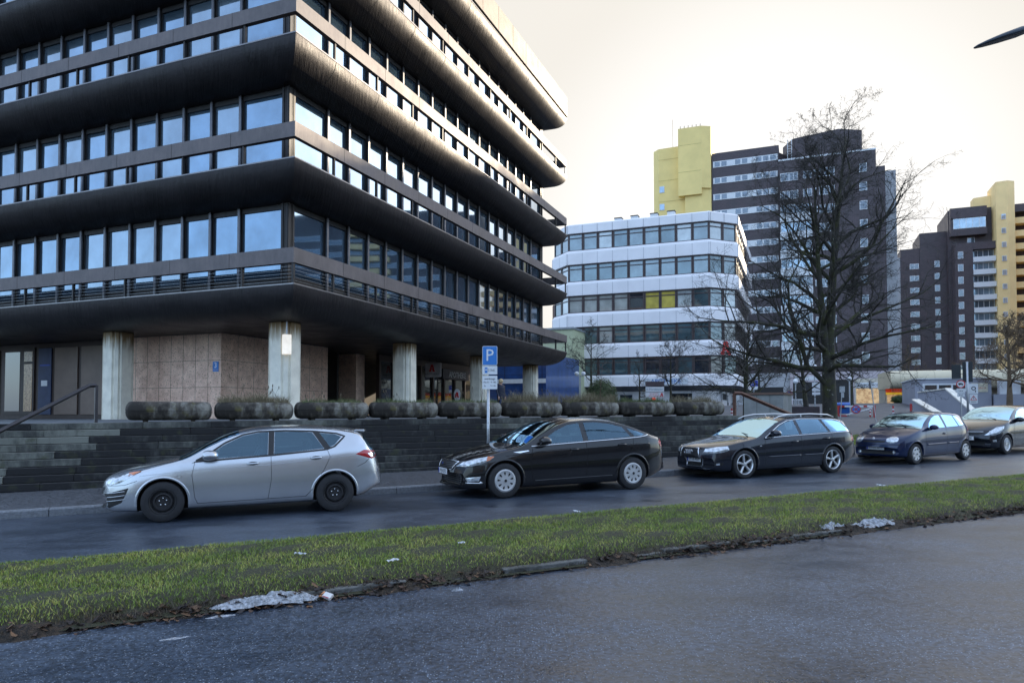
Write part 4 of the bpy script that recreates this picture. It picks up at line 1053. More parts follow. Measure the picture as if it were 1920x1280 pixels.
class Shell:
    def __init__(s, p):
        s.p = p; s.L, s.W = p['L'], p['W']
        s.zc, s.ze, s.zb, s.zl, s.wb = [interp(p[k]) for k in ('zc', 'ze', 'zb', 'zl', 'wb')]
        s.tum = p.get('tum', .36)
    def section(s, x):
        zc = s.zc(x); ze = min(s.ze(x), zc - .004); zb = min(s.zb(x), ze - .006); zl = min(s.zl(x), zb - .05); w = s.wb(x)
        we = w * .965 - s.tum * (ze - zb) - .035 * sm((ze - zb) / .15)
        zm = zl + .52 * (zb - zl)
        pts = [(0, zl), (w * .55, zl), (w * .86, zl + .005), (w * .955, zl + .05 * min(1, (zb - zl) / .4)), (w * .985, zl + .16 * min(1, (zb - zl) / .5)), (w, zm), (w * .992, zb - .12 * min(1, (zb - zl) / .5)),
               (w * .965, zb), ((w * .965 + we) / 2 + .008 * sm((ze - zb) / .2), (zb + ze) / 2), (we, ze)]
        cr = zc - ze
        pts += [(we - .05 * min(1, we), ze + cr * .32), (we * .62, ze + cr * .78), (we * .3, ze + cr * .96), (0, zc)]
        return pts
    NJ = 13
    def pt(s, x, j, side=1):
        pts = s.section(x); j = clamp(j, 0, s.NJ); i = min(int(j), s.NJ - 1); t = j - i
        P0 = pts[max(i - 1, 0)] if i > 0 else (-pts[1][0], pts[1][1]); P1 = pts[i]; P2 = pts[i + 1]; P3 = pts[i + 2] if i + 2 <= s.NJ else (-pts[s.NJ - 1][0], pts[s.NJ - 1][1])
        def cr(a, b, c, d): 
            T = (c - a) * .5 * .8, (d - b) * .5 * .8
            return (2*t**3-3*t**2+1)*b + (t**3-2*t**2+t)*T[0] + (-2*t**3+3*t**2)*c + (t**3-t**2)*T[1]
        y = max(0, cr(P0[0], P1[0], P2[0], P3[0])); z = cr(P0[1], P1[1], P2[1], P3[1])
        return s.warp(x, y * side, z)
    def warp(s, x, y, z):
        q = (abs(y) / (s.W / 2)); bf = s.p.get('bowf', .30) * q ** 2.6 * max(0, 1 - x / 1.3) ** 1.5; br = s.p.get('bowr', .22) * q ** 3 * max(0, 1 - (s.L - x) / 1.0) ** 1.5
        return Vector((-(x + bf - br), y, z))
    def stations(s):
        n = 90; xs = [s.L * .5 * (1 - math.cos(math.pi * (i / n))) for i in range(n + 1)]
        return [.55 * x + .45 * s.L * i / n for i, x in enumerate(xs)]
    def mesh(s, mats):
        b = MB(); sub = 3; js = [k / sub for k in range(s.NJ * sub + 1)]; rings = []
        for x in s.stations():
            r = [b.av(s.pt(x, j, 1)) for j in js]; l = [b.av(s.pt(x, j, -1)) for j in js[1:-1]]
            rings.append(r + l[::-1])
        n = len(rings[0])
        for i in range(len(rings) - 1):
            for k in range(n): b.face((rings[i][k], rings[i][(k + 1) % n], rings[i + 1][(k + 1) % n], rings[i + 1][k]))
        for ri, flip in ((rings[0], 1), (rings[-1], 0)):          # caps as ladders between left and right
            m = len(js)
            for k in range(m - 1):
                a, c = ri[k], ri[k + 1]; d = ri[(n - k) % n] if k else ri[0]; e = ri[n - k - 1]
                q = [a, c, e, d]; q2 = []
                for v in q:
                    if v not in q2: q2.append(v)
                if len(q2) > 2: b.face(q2[::-1] if flip else q2)
        me = bpy.data.meshes.new('body'); me.from_pydata([tuple(v) for v in b.v], [], b.f)
        bm = bmesh.new(); bm.from_mesh(me); bmesh.ops.recalc_face_normals(bm, faces=bm.faces); 
        s.bvh = BVHTree.FromBMesh(bm)
        bm.to_mesh(me); bm.free()
        for m_ in mats: me.materials.append(m_)
        return me

def dirbasis(ang):
    if ang == 'top': return Vector((0, 0, 1)), Vector((1, 0, 0)), Vector((0, 1, 0))
    a = R(ang); d = Vector((math.cos(a), math.sin(a), 0)); return d, Vector((-math.sin(a), math.cos(a), 0)), Vector((0, 0, 1))
class Car:
    def __init__(s, p, loc, rot, **kw):
        s.p = p; s.sh = Shell(p)
        s.root = empty(p['name'], loc, 0, rot=rot, **kw)
        s.off = Vector((p['fo'] + p['wb_len'] / 2, 0, 0))        # shell coords -> local (origin mid wheelbase)
        me = s.sh.mesh([p['paint'], WELL])
        r = p['r']
        cut = MB()
        for x in (p['fo'], p['fo'] + p['wb_len']):
            for sd_ in (-1, 1):
                w = p['W'] / 2
                n = 36; rr = r + p.get('arch', .052)
                ring1 = []; 
                y0, y1 = sd_ * (w - .30), sd_ * (w + .15)
                A = [cut.av((-x + rr * math.cos(2 * math.pi * k / n), y0, r + rr * math.sin(2 * math.pi * k / n) * (1 if math.sin(2 * math.pi * k / n) > 0 else 1.5))) for k in range(n)]
                B = [cut.av((-x + rr * math.cos(2 * math.pi * k / n), y1, r + rr * math.sin(2 * math.pi * k / n) * (1 if math.sin(2 * math.pi * k / n) > 0 else 1.5))) for k in range(n)]
                cut.face(A if sd_ < 0 else A[::-1]); cut.face(B[::-1] if sd_ < 0 else B)
                for k in range(n):
                    q = (A[k], A[(k + 1) % n], B[(k + 1) % n], B[k]); cut.face(q if sd_ > 0 else q[::-1])
        cm = bpy.data.meshes.new('cut'); cm.from_pydata([tuple(v) for v in cut.v], [], cut.f); cm.materials.append(p['paint']); cm.materials.append(WELL)
        for q in cm.polygons: q.material_index = 1
        bm = bmesh.new(); bm.from_mesh(cm); bmesh.ops.recalc_face_normals(bm, faces=bm.faces); bm.to_mesh(cm); bm.free()
        o1 = bpy.data.objects.new('body', me); o2 = bpy.data.objects.new('cut', cm); COL.objects.link(o1); COL.objects.link(o2)
        md = o1.modifiers.new('b', 'BOOLEAN'); md.object = o2; md.operation = 'DIFFERENCE'; md.solver = 'EXACT'
        bpy.context.view_layer.update(); dg = bpy.context.evaluated_depsgraph_get()
        nm = bpy.data.meshes.new_from_object(o1.evaluated_get(dg)); o1.modifiers.clear(); o1.data = nm; bpy.data.objects.remove(o2); bpy.data.meshes.remove(me)
        nm.polygons.foreach_set('use_smooth', [True] * len(nm.polygons))
        try: nm.set_sharp_from_angle(angle=R(32))
        except Exception: pass
        nm.name = 'body'
        s.body = o1; o1.name = 'body'; o1.parent = s.root; o1.location = s.off
        s.arches()
    def boolean(s, cut):
        cm = bpy.data.meshes.new('cut'); cm.from_pydata([tuple(v) for v in cut.v], [], cut.f); cm.materials.append(s.p['paint']); cm.materials.append(WELL)
        for q in cm.polygons: q.material_index = 1
        bm = bmesh.new(); bm.from_mesh(cm); bmesh.ops.recalc_face_normals(bm, faces=bm.faces); bm.to_mesh(cm); bm.free()
        o2 = bpy.data.objects.new('cut', cm); COL.objects.link(o2); o1 = s.body
        par, loc = o1.parent, o1.location.copy(); o1.parent = None; o1.location = (0, 0, 0)
        md = o1.modifiers.new('b', 'BOOLEAN'); md.object = o2; md.operation = 'DIFFERENCE'; md.solver = 'EXACT'
        bpy.context.view_layer.update(); dg = bpy.context.evaluated_depsgraph_get(); n0 = len(o1.data.polygons)
        nm = bpy.data.meshes.new_from_object(o1.evaluated_get(dg)); o1.modifiers.clear(); old = o1.data
        if len(nm.polygons) > n0 * .4: o1.data = nm; nm.name = 'body'
        bpy.data.objects.remove(o2); o1.parent = par; o1.location = loc
        o1.data.polygons.foreach_set('use_smooth', [True] * len(o1.data.polygons))
        try: o1.data.set_sharp_from_angle(angle=R(32))
        except Exception: pass
    def carve(s, wins, ws, rw, seats=(2.0, 2.95), floor=.48):
        """hollow out the cabin, cut real window openings, fit seats and dashboard"""
        sh = s.sh; x0, x1 = ws[0] + .12, rw[1] - .10
        c = MB(); rings = []
        for i in range(25):
            x = x0 + (x1 - x0) * i / 24; zc, ze = sh.zc(x), min(sh.ze(x), sh.zc(x)); w = sh.wb(x); zb = sh.zb(x); we = w * .965 - sh.tum * (ze - zb) - .035 * sm((ze - zb) / .15)
            zt = min(zc, ze + .05) - .055; zs = min(zb, zt - .02); zf = min(floor, zs - .05); rings.append([c.av((-x, y, z)) for y, z in ((-(w - .10), zf), (-(w - .10), zs), (-(we - .055), max(zt, zs + .01)), (we - .055, max(zt, zs + .01)), (w - .10, zs), (w - .10, zf))])
        for i in range(24):
            for k in range(6): c.face((rings[i][k], rings[i][(k + 1) % 6], rings[i + 1][(k + 1) % 6], rings[i + 1][k]))
        c.face(rings[0]); c.face(rings[-1][::-1]); s.boolean(c)
        c = MB()
        for pl in wins:
            for sd_ in (1, -1):
                y0, y1 = (.30, 1.1) if sd_ > 0 else (-1.1, -.30); n = len(pl)
                A = [c.av((-x, y0, z)) for x, z in pl]; B = [c.av((-x, y1, z)) for x, z in pl]; c.face(A); c.face(B[::-1])
                for k in range(n): c.face((A[k], B[k], B[(k + 1) % n], A[(k + 1) % n]))
        s.boolean(c)
        for (a0, a1, j0) in (ws, rw):
            c = MB(); nx = 14; up_, dn = [], []; a0 += .02; a1 -= .02; j0 += .12
            jl = [j0 + (sh.NJ - j0) * k / 6 for k in range(7)]
            rows = [[sh.pt(a0 + (a1 - a0) * i / nx, j, 1) for j in jl] + [sh.pt(a0 + (a1 - a0) * i / nx, j, -1) for j in jl[::-1][1:]] for i in range(nx + 1)]; n = len(rows[0])
            for i in range(nx + 1):
                ru, rd = [], []
                for k in range(n):
                    du = rows[min(i + 1, nx)][k] - rows[max(i - 1, 0)][k]; dv = rows[i][min(k + 1, n - 1)] - rows[i][max(k - 1, 0)]; nn = du.cross(dv).normalized()
                    if nn.z < 0: nn = -nn
                    ru.append(c.av(rows[i][k] + nn * .06)); rd.append(c.av(rows[i][k] - nn * .16))
                up_.append(ru); dn.append(rd)
            for i in range(nx):
                for k in range(n - 1): c.face((up_[i][k], up_[i][k + 1], up_[i + 1][k + 1], up_[i + 1][k])); c.face((dn[i][k], dn[i + 1][k], dn[i + 1][k + 1], dn[i][k + 1]))
                c.face((up_[i][0], up_[i + 1][0], dn[i + 1][0], dn[i][0])); c.face((up_[i][n - 1], dn[i][n - 1], dn[i + 1][n - 1], up_[i + 1][n - 1]))
            for k in range(n - 1): c.face((up_[0][k], dn[0][k], dn[0][k + 1], up_[0][k + 1])); c.face((up_[nx][k], up_[nx][k + 1], dn[nx][k + 1], dn[nx][k]))
            s.boolean(c)
        zr = sh.zc(seats[0] + .3); zb = sh.zb(seats[0])
        for sd_ in (1, -1):
            X = -seats[0] - .28; y = .36 * sd_
            b = MB(); b.yprism([(X + .50, floor + .02), (X + .52, floor + .16), (X + .05, floor + .14), (X - .16, zr - .34), (X - .26, zr - .36), (X - .12, floor + .02)], y - .23, y + .23); s.fin(b, 'seat', SEATM, smooth=False, bevel=.05)
            b = MB(); b.yprism([(X - .14, zr - .33), (X - .15, zr - .15), (X - .23, zr - .14), (X - .24, zr - .33)], y - .13, y + .13); s.fin(b, 'headrest', SEATM, smooth=False, bevel=.035)
        X = -seats[1] - .15; b = MB(); b.yprism([(X + .45, floor + .02), (X + .45, floor + .16), (X + .05, floor + .15), (X - .12, zr - .42), (X - .24, zr - .42), (X - .1, floor + .02)], -.60, .60); s.fin(b, 'rear_bench', SEATM, smooth=False, bevel=.05)
        for y in (-.38, .38): b = MB(); b.yprism([(X - .10, zr - .41), (X - .11, zr - .27), (X - .18, zr - .27), (X - .19, zr - .41)], y - .11, y + .11); s.fin(b, 'headrest', SEATM, smooth=False, bevel=.03)
        xd = ws[0] + .14; zd = sh.zb(xd) + .0; b = MB(); b.yprism([(-xd + .02, zd - .02), (-xd - .55, zd + .015), (-xd - .62, zd - .06), (-xd - .55, zd - .35), (-xd, zd - .35)], -.66, .66); s.fin(b, 'dashboard', DASHM, smooth=False, bevel=.02)
        b = MB(); cx, cz = -xd - .72, zd - .02; pts = [(cx - .17 * math.sin(a) * .35, .36 + .18 * math.cos(a), cz + .17 * math.sin(a)) for a in [2 * math.pi * k / 20 for k in range(21)]]; b.tube(pts, .014, 6, cap=False); b.tube([(cx, .2, cz), (cx, .52, cz)], .012, 5); s.fin(b, 'steering_wheel', DASHM)
    def fin(s, b, name, m, parent=None, smooth=True, **k):
        o = b.build(name, m, parent or s.root, smooth=smooth, **k)
        if parent is None: o.location = s.off
        return o
    def hit(s, h, z, ang, y_only=False):
        d, u, w = dirbasis(ang)
        if ang == 'top': o = Vector((h, z, 5)); 
        else: o = u * h + w * z + d * 6
        if ang != 'top': o += Vector((-s.p['L'] / 2, 0, 0)) * (0) 
        r_ = s.sh.bvh.ray_cast(o, -d, 20)
        if r_[0] is None:
            r_ = s.sh.bvh.find_nearest(u * h + w * z) if ang != 'top' else s.sh.bvh.find_nearest(Vector((h, z, 1)))
            n = r_[1]
            return r_[0], (n if n.dot(d) > 0 else -n)
        n = r_[1]
        return r_[0], (n if n.dot(d) > 0 else -n)
    def patch(s, pts, ang, off=.004, edge=.05, m=None, name='panel', parent=None, bulge=0., mirror=True, skirt=.012):
        """pts: polygon in the plane seen along ang (side: (x, z); others: (h, z)); x grows to the rear"""
        out = []
        for sd_ in ((1, -1) if mirror else (1,)):
            if ang == 'side': pl = [(-x, z) for x, z in pts]; d = 90
            elif ang == 'top': pl = [(-x, y * sd_) for x, y in pts]; d = 'top'
            else: pl = [(h, z) for h, z in pts]; d = ang
            bm = bmesh.new(); vs = [bm.verts.new((a, c, 0)) for a, c in pl]
            # refine the outline first
            f = bm.faces.new(vs)
            for _ in range(6):
                long = [e for e in bm.edges if e.calc_length() > edge]
                if not long: break
                bmesh.ops.subdivide_edges(bm, edges=long, cuts=1)
                bmesh.ops.triangulate(bm, faces=[f for f in bm.faces if len(f.verts) > 3])
            bmesh.ops.triangulate(bm, faces=bm.faces[:])
            bnd = {v for e in bm.edges if e.is_boundary for v in e.verts}
            b = MB(); ids = {}; nrm = {}
            for v in bm.verts:
                a, c = v.co.x, v.co.y
                if d == 90:
                    r_ = s.sh.bvh.ray_cast(Vector((a, 5 * sd_, c)), Vector((0, -sd_, 0)), 6)
                    if r_[0] is None: r_ = s.sh.bvh.find_nearest(Vector((a, .6 * sd_, c)))
                    loc, n = r_[0], r_[1]
                    if n.y * sd_ < 0: n = -n
                elif d == 'top':
                    loc, n = s.hit(a, c, 'top')
                else:
                    a2 = d * sd_; dd, u, w = dirbasis(a2)
                    o = u * (a * sd_) + w * c + dd * 8
                    # shell spans x -L..0 ; shift the ray start far enough
                    r_ = s.sh.bvh.ray_cast(o, -dd, 20)
                    if r_[0] is None: r_ = s.sh.bvh.find_nearest(u * (a * sd_) + w * c)
                    loc, n = r_[0], r_[1]
                    if n.dot(dd) < 0: n = -n
                k = 0
                if bulge and v not in bnd: k = bulge * min(1, min((v.co - q.co).length for q in bnd) / .05)
                ids[v] = b.av(loc + n * (off + k)); nrm[v] = (loc, n)
            for f in bm.faces:
                b.face([ids[v] for v in f.verts] if sd_ > 0 else [ids[v] for v in f.verts][::-1])
            for e in bm.edges:
                if e.is_boundary:
                    v0, v1 = e.verts; p0 = b.av(nrm[v0][0] - nrm[v0][1] * skirt); p1 = b.av(nrm[v1][0] - nrm[v1][1] * skirt); b.face((ids[v0], ids[v1], p1, p0))
            bm.free()
            o = s.fin(b, name, m, None); 
            try: o.data.set_sharp_from_angle(angle=R(50))
            except Exception: pass
            if parent is not None: o.parent = parent; o.location = (0, 0, 0)
            out.append(o)
        return out
    def uvpatch(s, x0, x1, j0, m, name, off=.004, inset=0., nx=26):
        """patch taken straight from the loft over both sides: windscreen and rear window"""
        b = MB(); sh = s.sh; rows = []
        jl = [j0 + (sh.NJ - j0) * k / 10 for k in range(11)]
        for i in range(nx + 1):
            x = x0 + (x1 - x0) * i / nx
            row = [sh.pt(x, j, 1) for j in jl] + [sh.pt(x, j, -1) for j in jl[::-1][1:]]
            rows.append(row)
        n = len(rows[0]); ids = []
        for i in range(nx + 1):
            r_ = []
            for k in range(n):
                du = rows[min(i + 1, nx)][k] - rows[max(i - 1, 0)][k]; dv = rows[i][min(k + 1, n - 1)] - rows[i][max(k - 1, 0)]
                nn = du.cross(dv); nn.normalize()
                if nn.z < 0: nn = -nn
                r_.append(b.av(rows[i][k] + nn * off))
            ids.append(r_)
        for i in range(nx):
            for k in range(n - 1): b.face((ids[i][k], ids[i][k + 1], ids[i + 1][k + 1], ids[i + 1][k]))
        return s.fin(b, name, m)
    def line(s, pts, ang='side', w=.007, m=None, name='panel_gap', off=.0015, r=None, mirror=True, parent=None):
        """ribbon (or tube when r is given) laid on the shell along a polyline"""
        for sd_ in ((1, -1) if mirror else (1,)):
            P3 = []
            for i in range(len(pts) - 1):
                A, B = Vector(pts[i] + (0,)), Vector(pts[i + 1] + (0,)); n = max(1, int((B - A).length / .04))
                for k in range(n + (1 if i == len(pts) - 2 else 0)):
                    q = A.lerp(B, k / n)
                    if ang == 'side':
                        r_ = s.sh.bvh.ray_cast(Vector((-q.x, 5 * sd_, q.y)), Vector((0, -sd_, 0)), 6)
                    elif ang == 'top': r_ = s.sh.bvh.ray_cast(Vector((-q.x, q.y * sd_, 5)), Vector((0, 0, -1)), 6)
                    else: r_ = s.sh.bvh.ray_cast(Vector((5, q.x, q.y)), Vector((-1, 0, 0)), 12)
                    if r_[0] is None: continue
                    n_ = r_[1]; ref = {'side': Vector((0, sd_, 0)), 'top': Vector((0, 0, 1))}.get(ang, Vector((1, 0, 0)))
                    if n_.dot(ref) < 0: n_ = -n_
                    P3.append((r_[0], n_))
            if len(P3) < 2: continue
            b = MB()
            if r: b.tube([p + n * off for p, n in P3], r, 6)
            else:
                prev = None
                for i, (p, n) in enumerate(P3):
                    tn = P3[min(i + 1, len(P3) - 1)][0] - P3[max(i - 1, 0)][0]; c = tn.cross(n); c.normalize()
                    a_, b_ = b.av(p + n * off + c * w / 2), b.av(p + n * off - c * w / 2)
                    if prev: b.face((prev[0], a_, b_, prev[1]))
                    prev = (a_, b_)
            o = s.fin(b, name, m or GAP)
            if parent is not None: o.parent = parent; o.location = (0, 0, 0)
    def arches(s):
        p = s.p; r = p['r']
        for x in (p['fo'], p['fo'] + p['wb_len']):
            for sd_ in (-1, 1):
                b = MB(); rr = r + p.get('arch', .052); n = 30; prev = None
                for k in range(n + 1):
                    a = R(-5 + 190 * k / n); ring = []
                    cz = r + math.sin(a) * rr * (1 if math.sin(a) > 0 else 1.5)
                    for dr, dy in ((-.004, -.05), (-.006, .002), (.010, .004), (.030, .000), (.038, -.012)):
                        f_ = (rr + dr) / rr; X = -x + math.cos(a) * rr * f_; Z = r + (cz - r) * f_
                        h = s.sh.bvh.ray_cast(Vector((-x + math.cos(a) * rr, 5 * sd_, max(cz, .25))), Vector((0, -sd_, 0)), 6)
                        if dr > .02:
                            h2 = s.sh.bvh.ray_cast(Vector((X, 5 * sd_, max(Z, .25))), Vector((0, -sd_, 0)), 6)
                            if h2[0]: h = h2
                        y = (h[0].y if h[0] else sd_ * p['W'] / 2) + sd_ * dy; ring.append(b.av((X, y, Z)))
                    if prev:
                        for q in range(4):
                            f_ = (prev[q], ring[q], ring[q + 1], prev[q + 1]); b.face(f_ if sd_ > 0 else f_[::-1])
                    prev = ring
                s.fin(b, 'wheel_arch', p['paint'])
    def wheel(s, kind, steer=0):
        p = s.p; r = p['r']; tw = .195
        for x in (p['fo'], p['fo'] + p['wb_len']):
            for sd_ in (1, -1):
                w = empty('wheel'); w.parent = s.root
                w.location = Vector((-x, sd_ * (p['W'] / 2 - tw / 2 - .022), r)) + s.off
                if sd_ < 0: w.rotation_euler = (0, 0, math.pi)
                h = tw / 2; ri = r * p.get('rim', .66)
                b = MB(); b.lathe([(ri - .005, -h + .02), (ri + .01, -h), (r * .90, -h - .004), (r * .975, -h + .012), (r, -h + .04), (r, h - .04), (r * .975, h - .012), (r * .90, h + .004), (ri + .01, h), (ri - .005, h - .018)], 48, 'y', closed=True)
                b.build('tyre', TYRE, w, smooth=True, auto=40)
                b = MB(); rm = {'steel': STEELW}.get(kind, ALLOY)
                b.lathe([(ri - .004, -h + .03), (ri - .004, h - .03), (ri + .004, h - .012), (ri - .008, h - .004), (ri - .02, h - .014), (ri - .03, h - .06), (ri - .03, -h + .03)], 48, 'y', closed=True)
                rim = b.build('rim', rm if kind != 'cap9' and kind != 'cap7' else CAPSIL, w, smooth=True, auto=40)
                MB().lathe([(ri - .03, h - .10), (ri - .03, h - .09), (.02, h - .085), (.02, h - .1)], 32, 'y').build('hub_back', WELL, rim)
                R0 = ri - .012
                b = MB(); holes = MB(); nuts = MB()
                def pw(rad, ang, y): return (rad * math.cos(ang), y, rad * math.sin(ang))
                if kind == 'steel':
                    b.lathe([(R0, h - .05), (R0 * .90, h - .058), (R0 * .74, h - .022), (R0 * .62, h - .02), (R0 * .50, h - .055), (R0 * .2, h - .06), (R0 * .19, h - .045), (.001, h - .045)], 40, 'y')
                    for k in range(14):
                        a = 2 * math.pi * k / 14; c_ = Vector(pw(R0 * .80, a, h - .030)); e1 = Vector((math.cos(a), .0, math.sin(a))) * .0145 ; e2 = Vector((-math.sin(a), 0, math.cos(a))) * .013
                        e1.y = -.006
                        holes.poly([c_ + e1 * math.cos(q) + e2 * math.sin(q) for q in [2 * math.pi * i / 10 for i in range(10)]])
                    for k in range(5):
                        a = 2 * math.pi * k / 5 + .3; c_ = pw(.056, a, 0); nuts.lathe([(.011, h - .058), (.011, h - .035), (.006, h - .031)], 8, 'y', c=(c_[0], 0, c_[2]))
                elif kind in ('cap9', 'cap7'):
                    b.lathe([(R0 + .004, h - .03), (R0, h - .004), (R0 * .93, h + .004), (R0 * .80, h - .004), (R0 * .4, h + .006), (R0 * .24, h + .004), (R0 * .22, h + .012), (.001, h + .014)], 40, 'y')
                    n = 9 if kind == 'cap9' else 7
                    for k in range(n):
                        a = 2 * math.pi * k / n + .1
                        if kind == 'cap9': rr = [(R0 * .50, .06), (R0 * .74, .13), (R0 * .78, .10), (R0 * .8, 0), (R0 * .78, -.10), (R0 * .74, -.13), (R0 * .50, -.06)]
                        else: rr = [(R0 * .62, .05), (R0 * .86, .20), (R0 * .90, .12), (R0 * .91, 0), (R0 * .90, -.12), (R0 * .86, -.20), (R0 * .62, -.05)]
                        holes.poly([pw(q, a + da, h + .0075 - .003 * (q > R0 * .7) - .004 * (q < R0 * .6) * 0) for q, da in rr])
                    for hv in range(len(holes.v)):
                        v = holes.v[hv]; rad = math.hypot(v.x, v.z) / R0
                        holes.v[hv] = Vector((v.x, h + (-.004 + (.8 - rad) / .4 * .010 if rad < .8 else -.004 + (rad - .8) / .13 * .008) + .0025, v.z))
                    nuts.lathe([(R0 * .14, h + .012), (R0 * .13, h + .018), (.001, h + .019)], 16, 'y')
                else:
                    n = 5 if kind == 'spoke5' else 7
                    b.lathe([(R0 * .26, h - .07), (R0 * .24, h - .022), (R0 * .16, h - .016), (.001, h - .018)], 24, 'y')
                    for k in range(n * (1 if kind == 'spoke5' else 2)):
                        a = 2 * math.pi * k / (n * (1 if kind == 'spoke5' else 2)) + .2
                        w0, w1 = (.24, .145) if kind == 'spoke5' else (.16, .055)
                        rr = [(R0 * .18, w0 * 2.1), (R0 * .5, w0 * .95 if kind == 'spoke5' else .10), (R0 * .99, w1), ]
                        def sec(q, da, yy, cut_): return [b.av(pw(q, a + da, yy - cut_)), b.av(pw(q, a + da * .45, yy)), b.av(pw(q, a - da * .45, yy)), b.av(pw(q, a - da, yy - cut_)), b.av(pw(q, a - da, yy - .05)), b.av(pw(q, a + da, yy - .05))]
                        S = [sec(q, da, h - .022 + .010 * (q / R0), .012) for q, da in rr]
                        for i in range(2):
                            for k2 in range(6): b.face((S[i][k2], S[i + 1][k2], S[i + 1][(k2 + 1) % 6], S[i][(k2 + 1) % 6]))
                    for k in range(5):
                        a = 2 * math.pi * k / 5 + .2 + math.pi / 5; c_ = pw(.056, a, 0); nuts.lathe([(.010, h - .03), (.010, h - .012), (.006, h - .010)], 8, 'y', c=(c_[0], 0, c_[2]))
                m_ = {'steel': STEELW, 'cap9': CAPSIL, 'cap7': CAPSIL}.get(kind, ALLOY)
                b.build('wheel_face', m_, rim, smooth=True, auto=35)
                if holes.f: holes.build('slots', WELL, rim)
                nuts.build('wheel_nuts', CHROME if kind == 'steel' else STEELW, rim)
    def mirror_(s, x, z, y, m, sz=1.):
        for sd_ in (1, -1):
            b = MB(); n = 14; prof = [(-.09, .62), (-.075, .86), (-.03, 1.0), (.02, .94), (.06, .7), (.085, .3)]
            rings = []
            for dx, k in prof:
                rings.append([b.av((-(x) - dx * 1.0 * sz, sd_ * (y + .02 + (.105 * math.cos(a)) * k * sz + .07), z + (.07 * math.sin(a) * k * (1 if math.sin(a) > 0 else .8)) * sz)) for a in [2 * math.pi * i / n for i in range(n)]])
            rings = rings[::-1]
            for i in range(len(rings) - 1):
                for k in range(n): b.face((rings[i][k], rings[i][(k + 1) % n], rings[i + 1][(k + 1) % n], rings[i + 1][k]))
            b.face(rings[0][::-1]); b.face(rings[-1])
            o = s.fin(b, 'mirror', m)
            f = MB(); f.tube([(-x - .02, sd_ * (y - .09), z - .075), (-x, sd_ * (y + .0), z - .055), (-x, sd_ * (y + .05), z - .035)], [.03, .022, .02], 8); f.build('mirror_stalk', BLACK, o)
    def handle(s, x, z, m, name='door_handle', w=.19):
        for sd_ in (1, -1):
            h = s.sh.bvh.ray_cast(Vector((-x, 5 * sd_, z)), Vector((0, -sd_, 0)), 6)
            if not h[0]: continue
            y = h[0].y; b = MB()
            b.tube([(-x + w / 2, y - sd_ * .005, z), (-x + w / 2 - .02, y + sd_ * .030, z + .001), (-x, y + sd_ * .040, z + .003), (-x - w / 2 + .02, y + sd_ * .032, z + .006), (-x - w / 2, y - sd_ * .005, z + .007)], [.010, .014, .016, .014, .010], 8)
            o = s.fin(b, name, m)
            c_ = MB().sphere((-x, y, z + .002), .001, 14, 8, (w * 430, 8, 30)); c_.build('handle_recess', GAP, o, smooth=True)
    def plate(s, text, x, z, front=True, y=0):
        """number plate on the nose"""
        h = s.sh.bvh.ray_cast(Vector((5, .24, z)), Vector((-1, 0, 0)), 12); h0 = s.sh.bvh.ray_cast(Vector((5, 0, z)), Vector((-1, 0, 0)), 12)
        X = h0[0].x + .014 + (s.p.get('platex', 0))
        o = s.fin(MB().box(X - .02, X, -.26, .26, z - .057, z + .057), 'number_plate', PLATEW, smooth=False)
        MB().box(X - .024, X - .003, -.272, .272, z - .067, z + .067).build('plate_holder', BLACK, o)
        MB().box(X, X + .002, -.257, -.215, z - .053, z + .053).build('euro_band', PLATEB, o)
        M_ = Matrix(((0, 0, 1, X + .003), (1, 0, 0, .022), (0, 1, 0, z), (0, 0, 0, 1)))
        MB().text(text, .105, M_, sx=.80).build('lettering', INK, o)
        return o
    def lamp_rings(s, parent, spots):
        for (x, y, z, r_, nx, ny) in spots:
            for sd_ in (1, -1):
                pass
def paint(name, col, metal=.5, rough=.3, flake=.0):
    m = mat(name, col, rough, metal, var=.05, scale=1.5, coat=1., crough=.02, bump=.012, bscale=4., spec=.25)
    m.node_tree.nodes['Principled BSDF'].inputs['Coat IOR'].default_value = 1.42
    return m
def place_car(s, d, az, slope=.016):
    az_r = R(az); x, y = SD(s, d)
    return (x, y, road_z(s)), (0, slope, R(90) - az_r + math.pi)
def front_wheel_at(px, py, az, wbl, W, s_fix=None):
    """ground point of the near front tyre -> car origin"""
    lo = 5.0; hi = 60.0
    for _ in range(60):
        Y = (lo + hi) / 2; q = P(px, py, Y); g = road_z(toSD(q.x, q.y)[0])
        if q.z > g: lo = Y
        else: hi = Y
    q = P(px, py, Y); f = Vector((-math.sin(R(az)), -math.cos(R(az)), 0)); left = Vector((-f.y, f.x, 0))       # left = towards the camera
    c = Vector((q.x, q.y, 0)) - left * (W / 2 - .03) - f * (wbl / 2)
    s = toSD(c.x, c.y)[0]
    return (c.x, c.y, road_z(s)), (0, .016, R(90) - R(az) + math.pi)

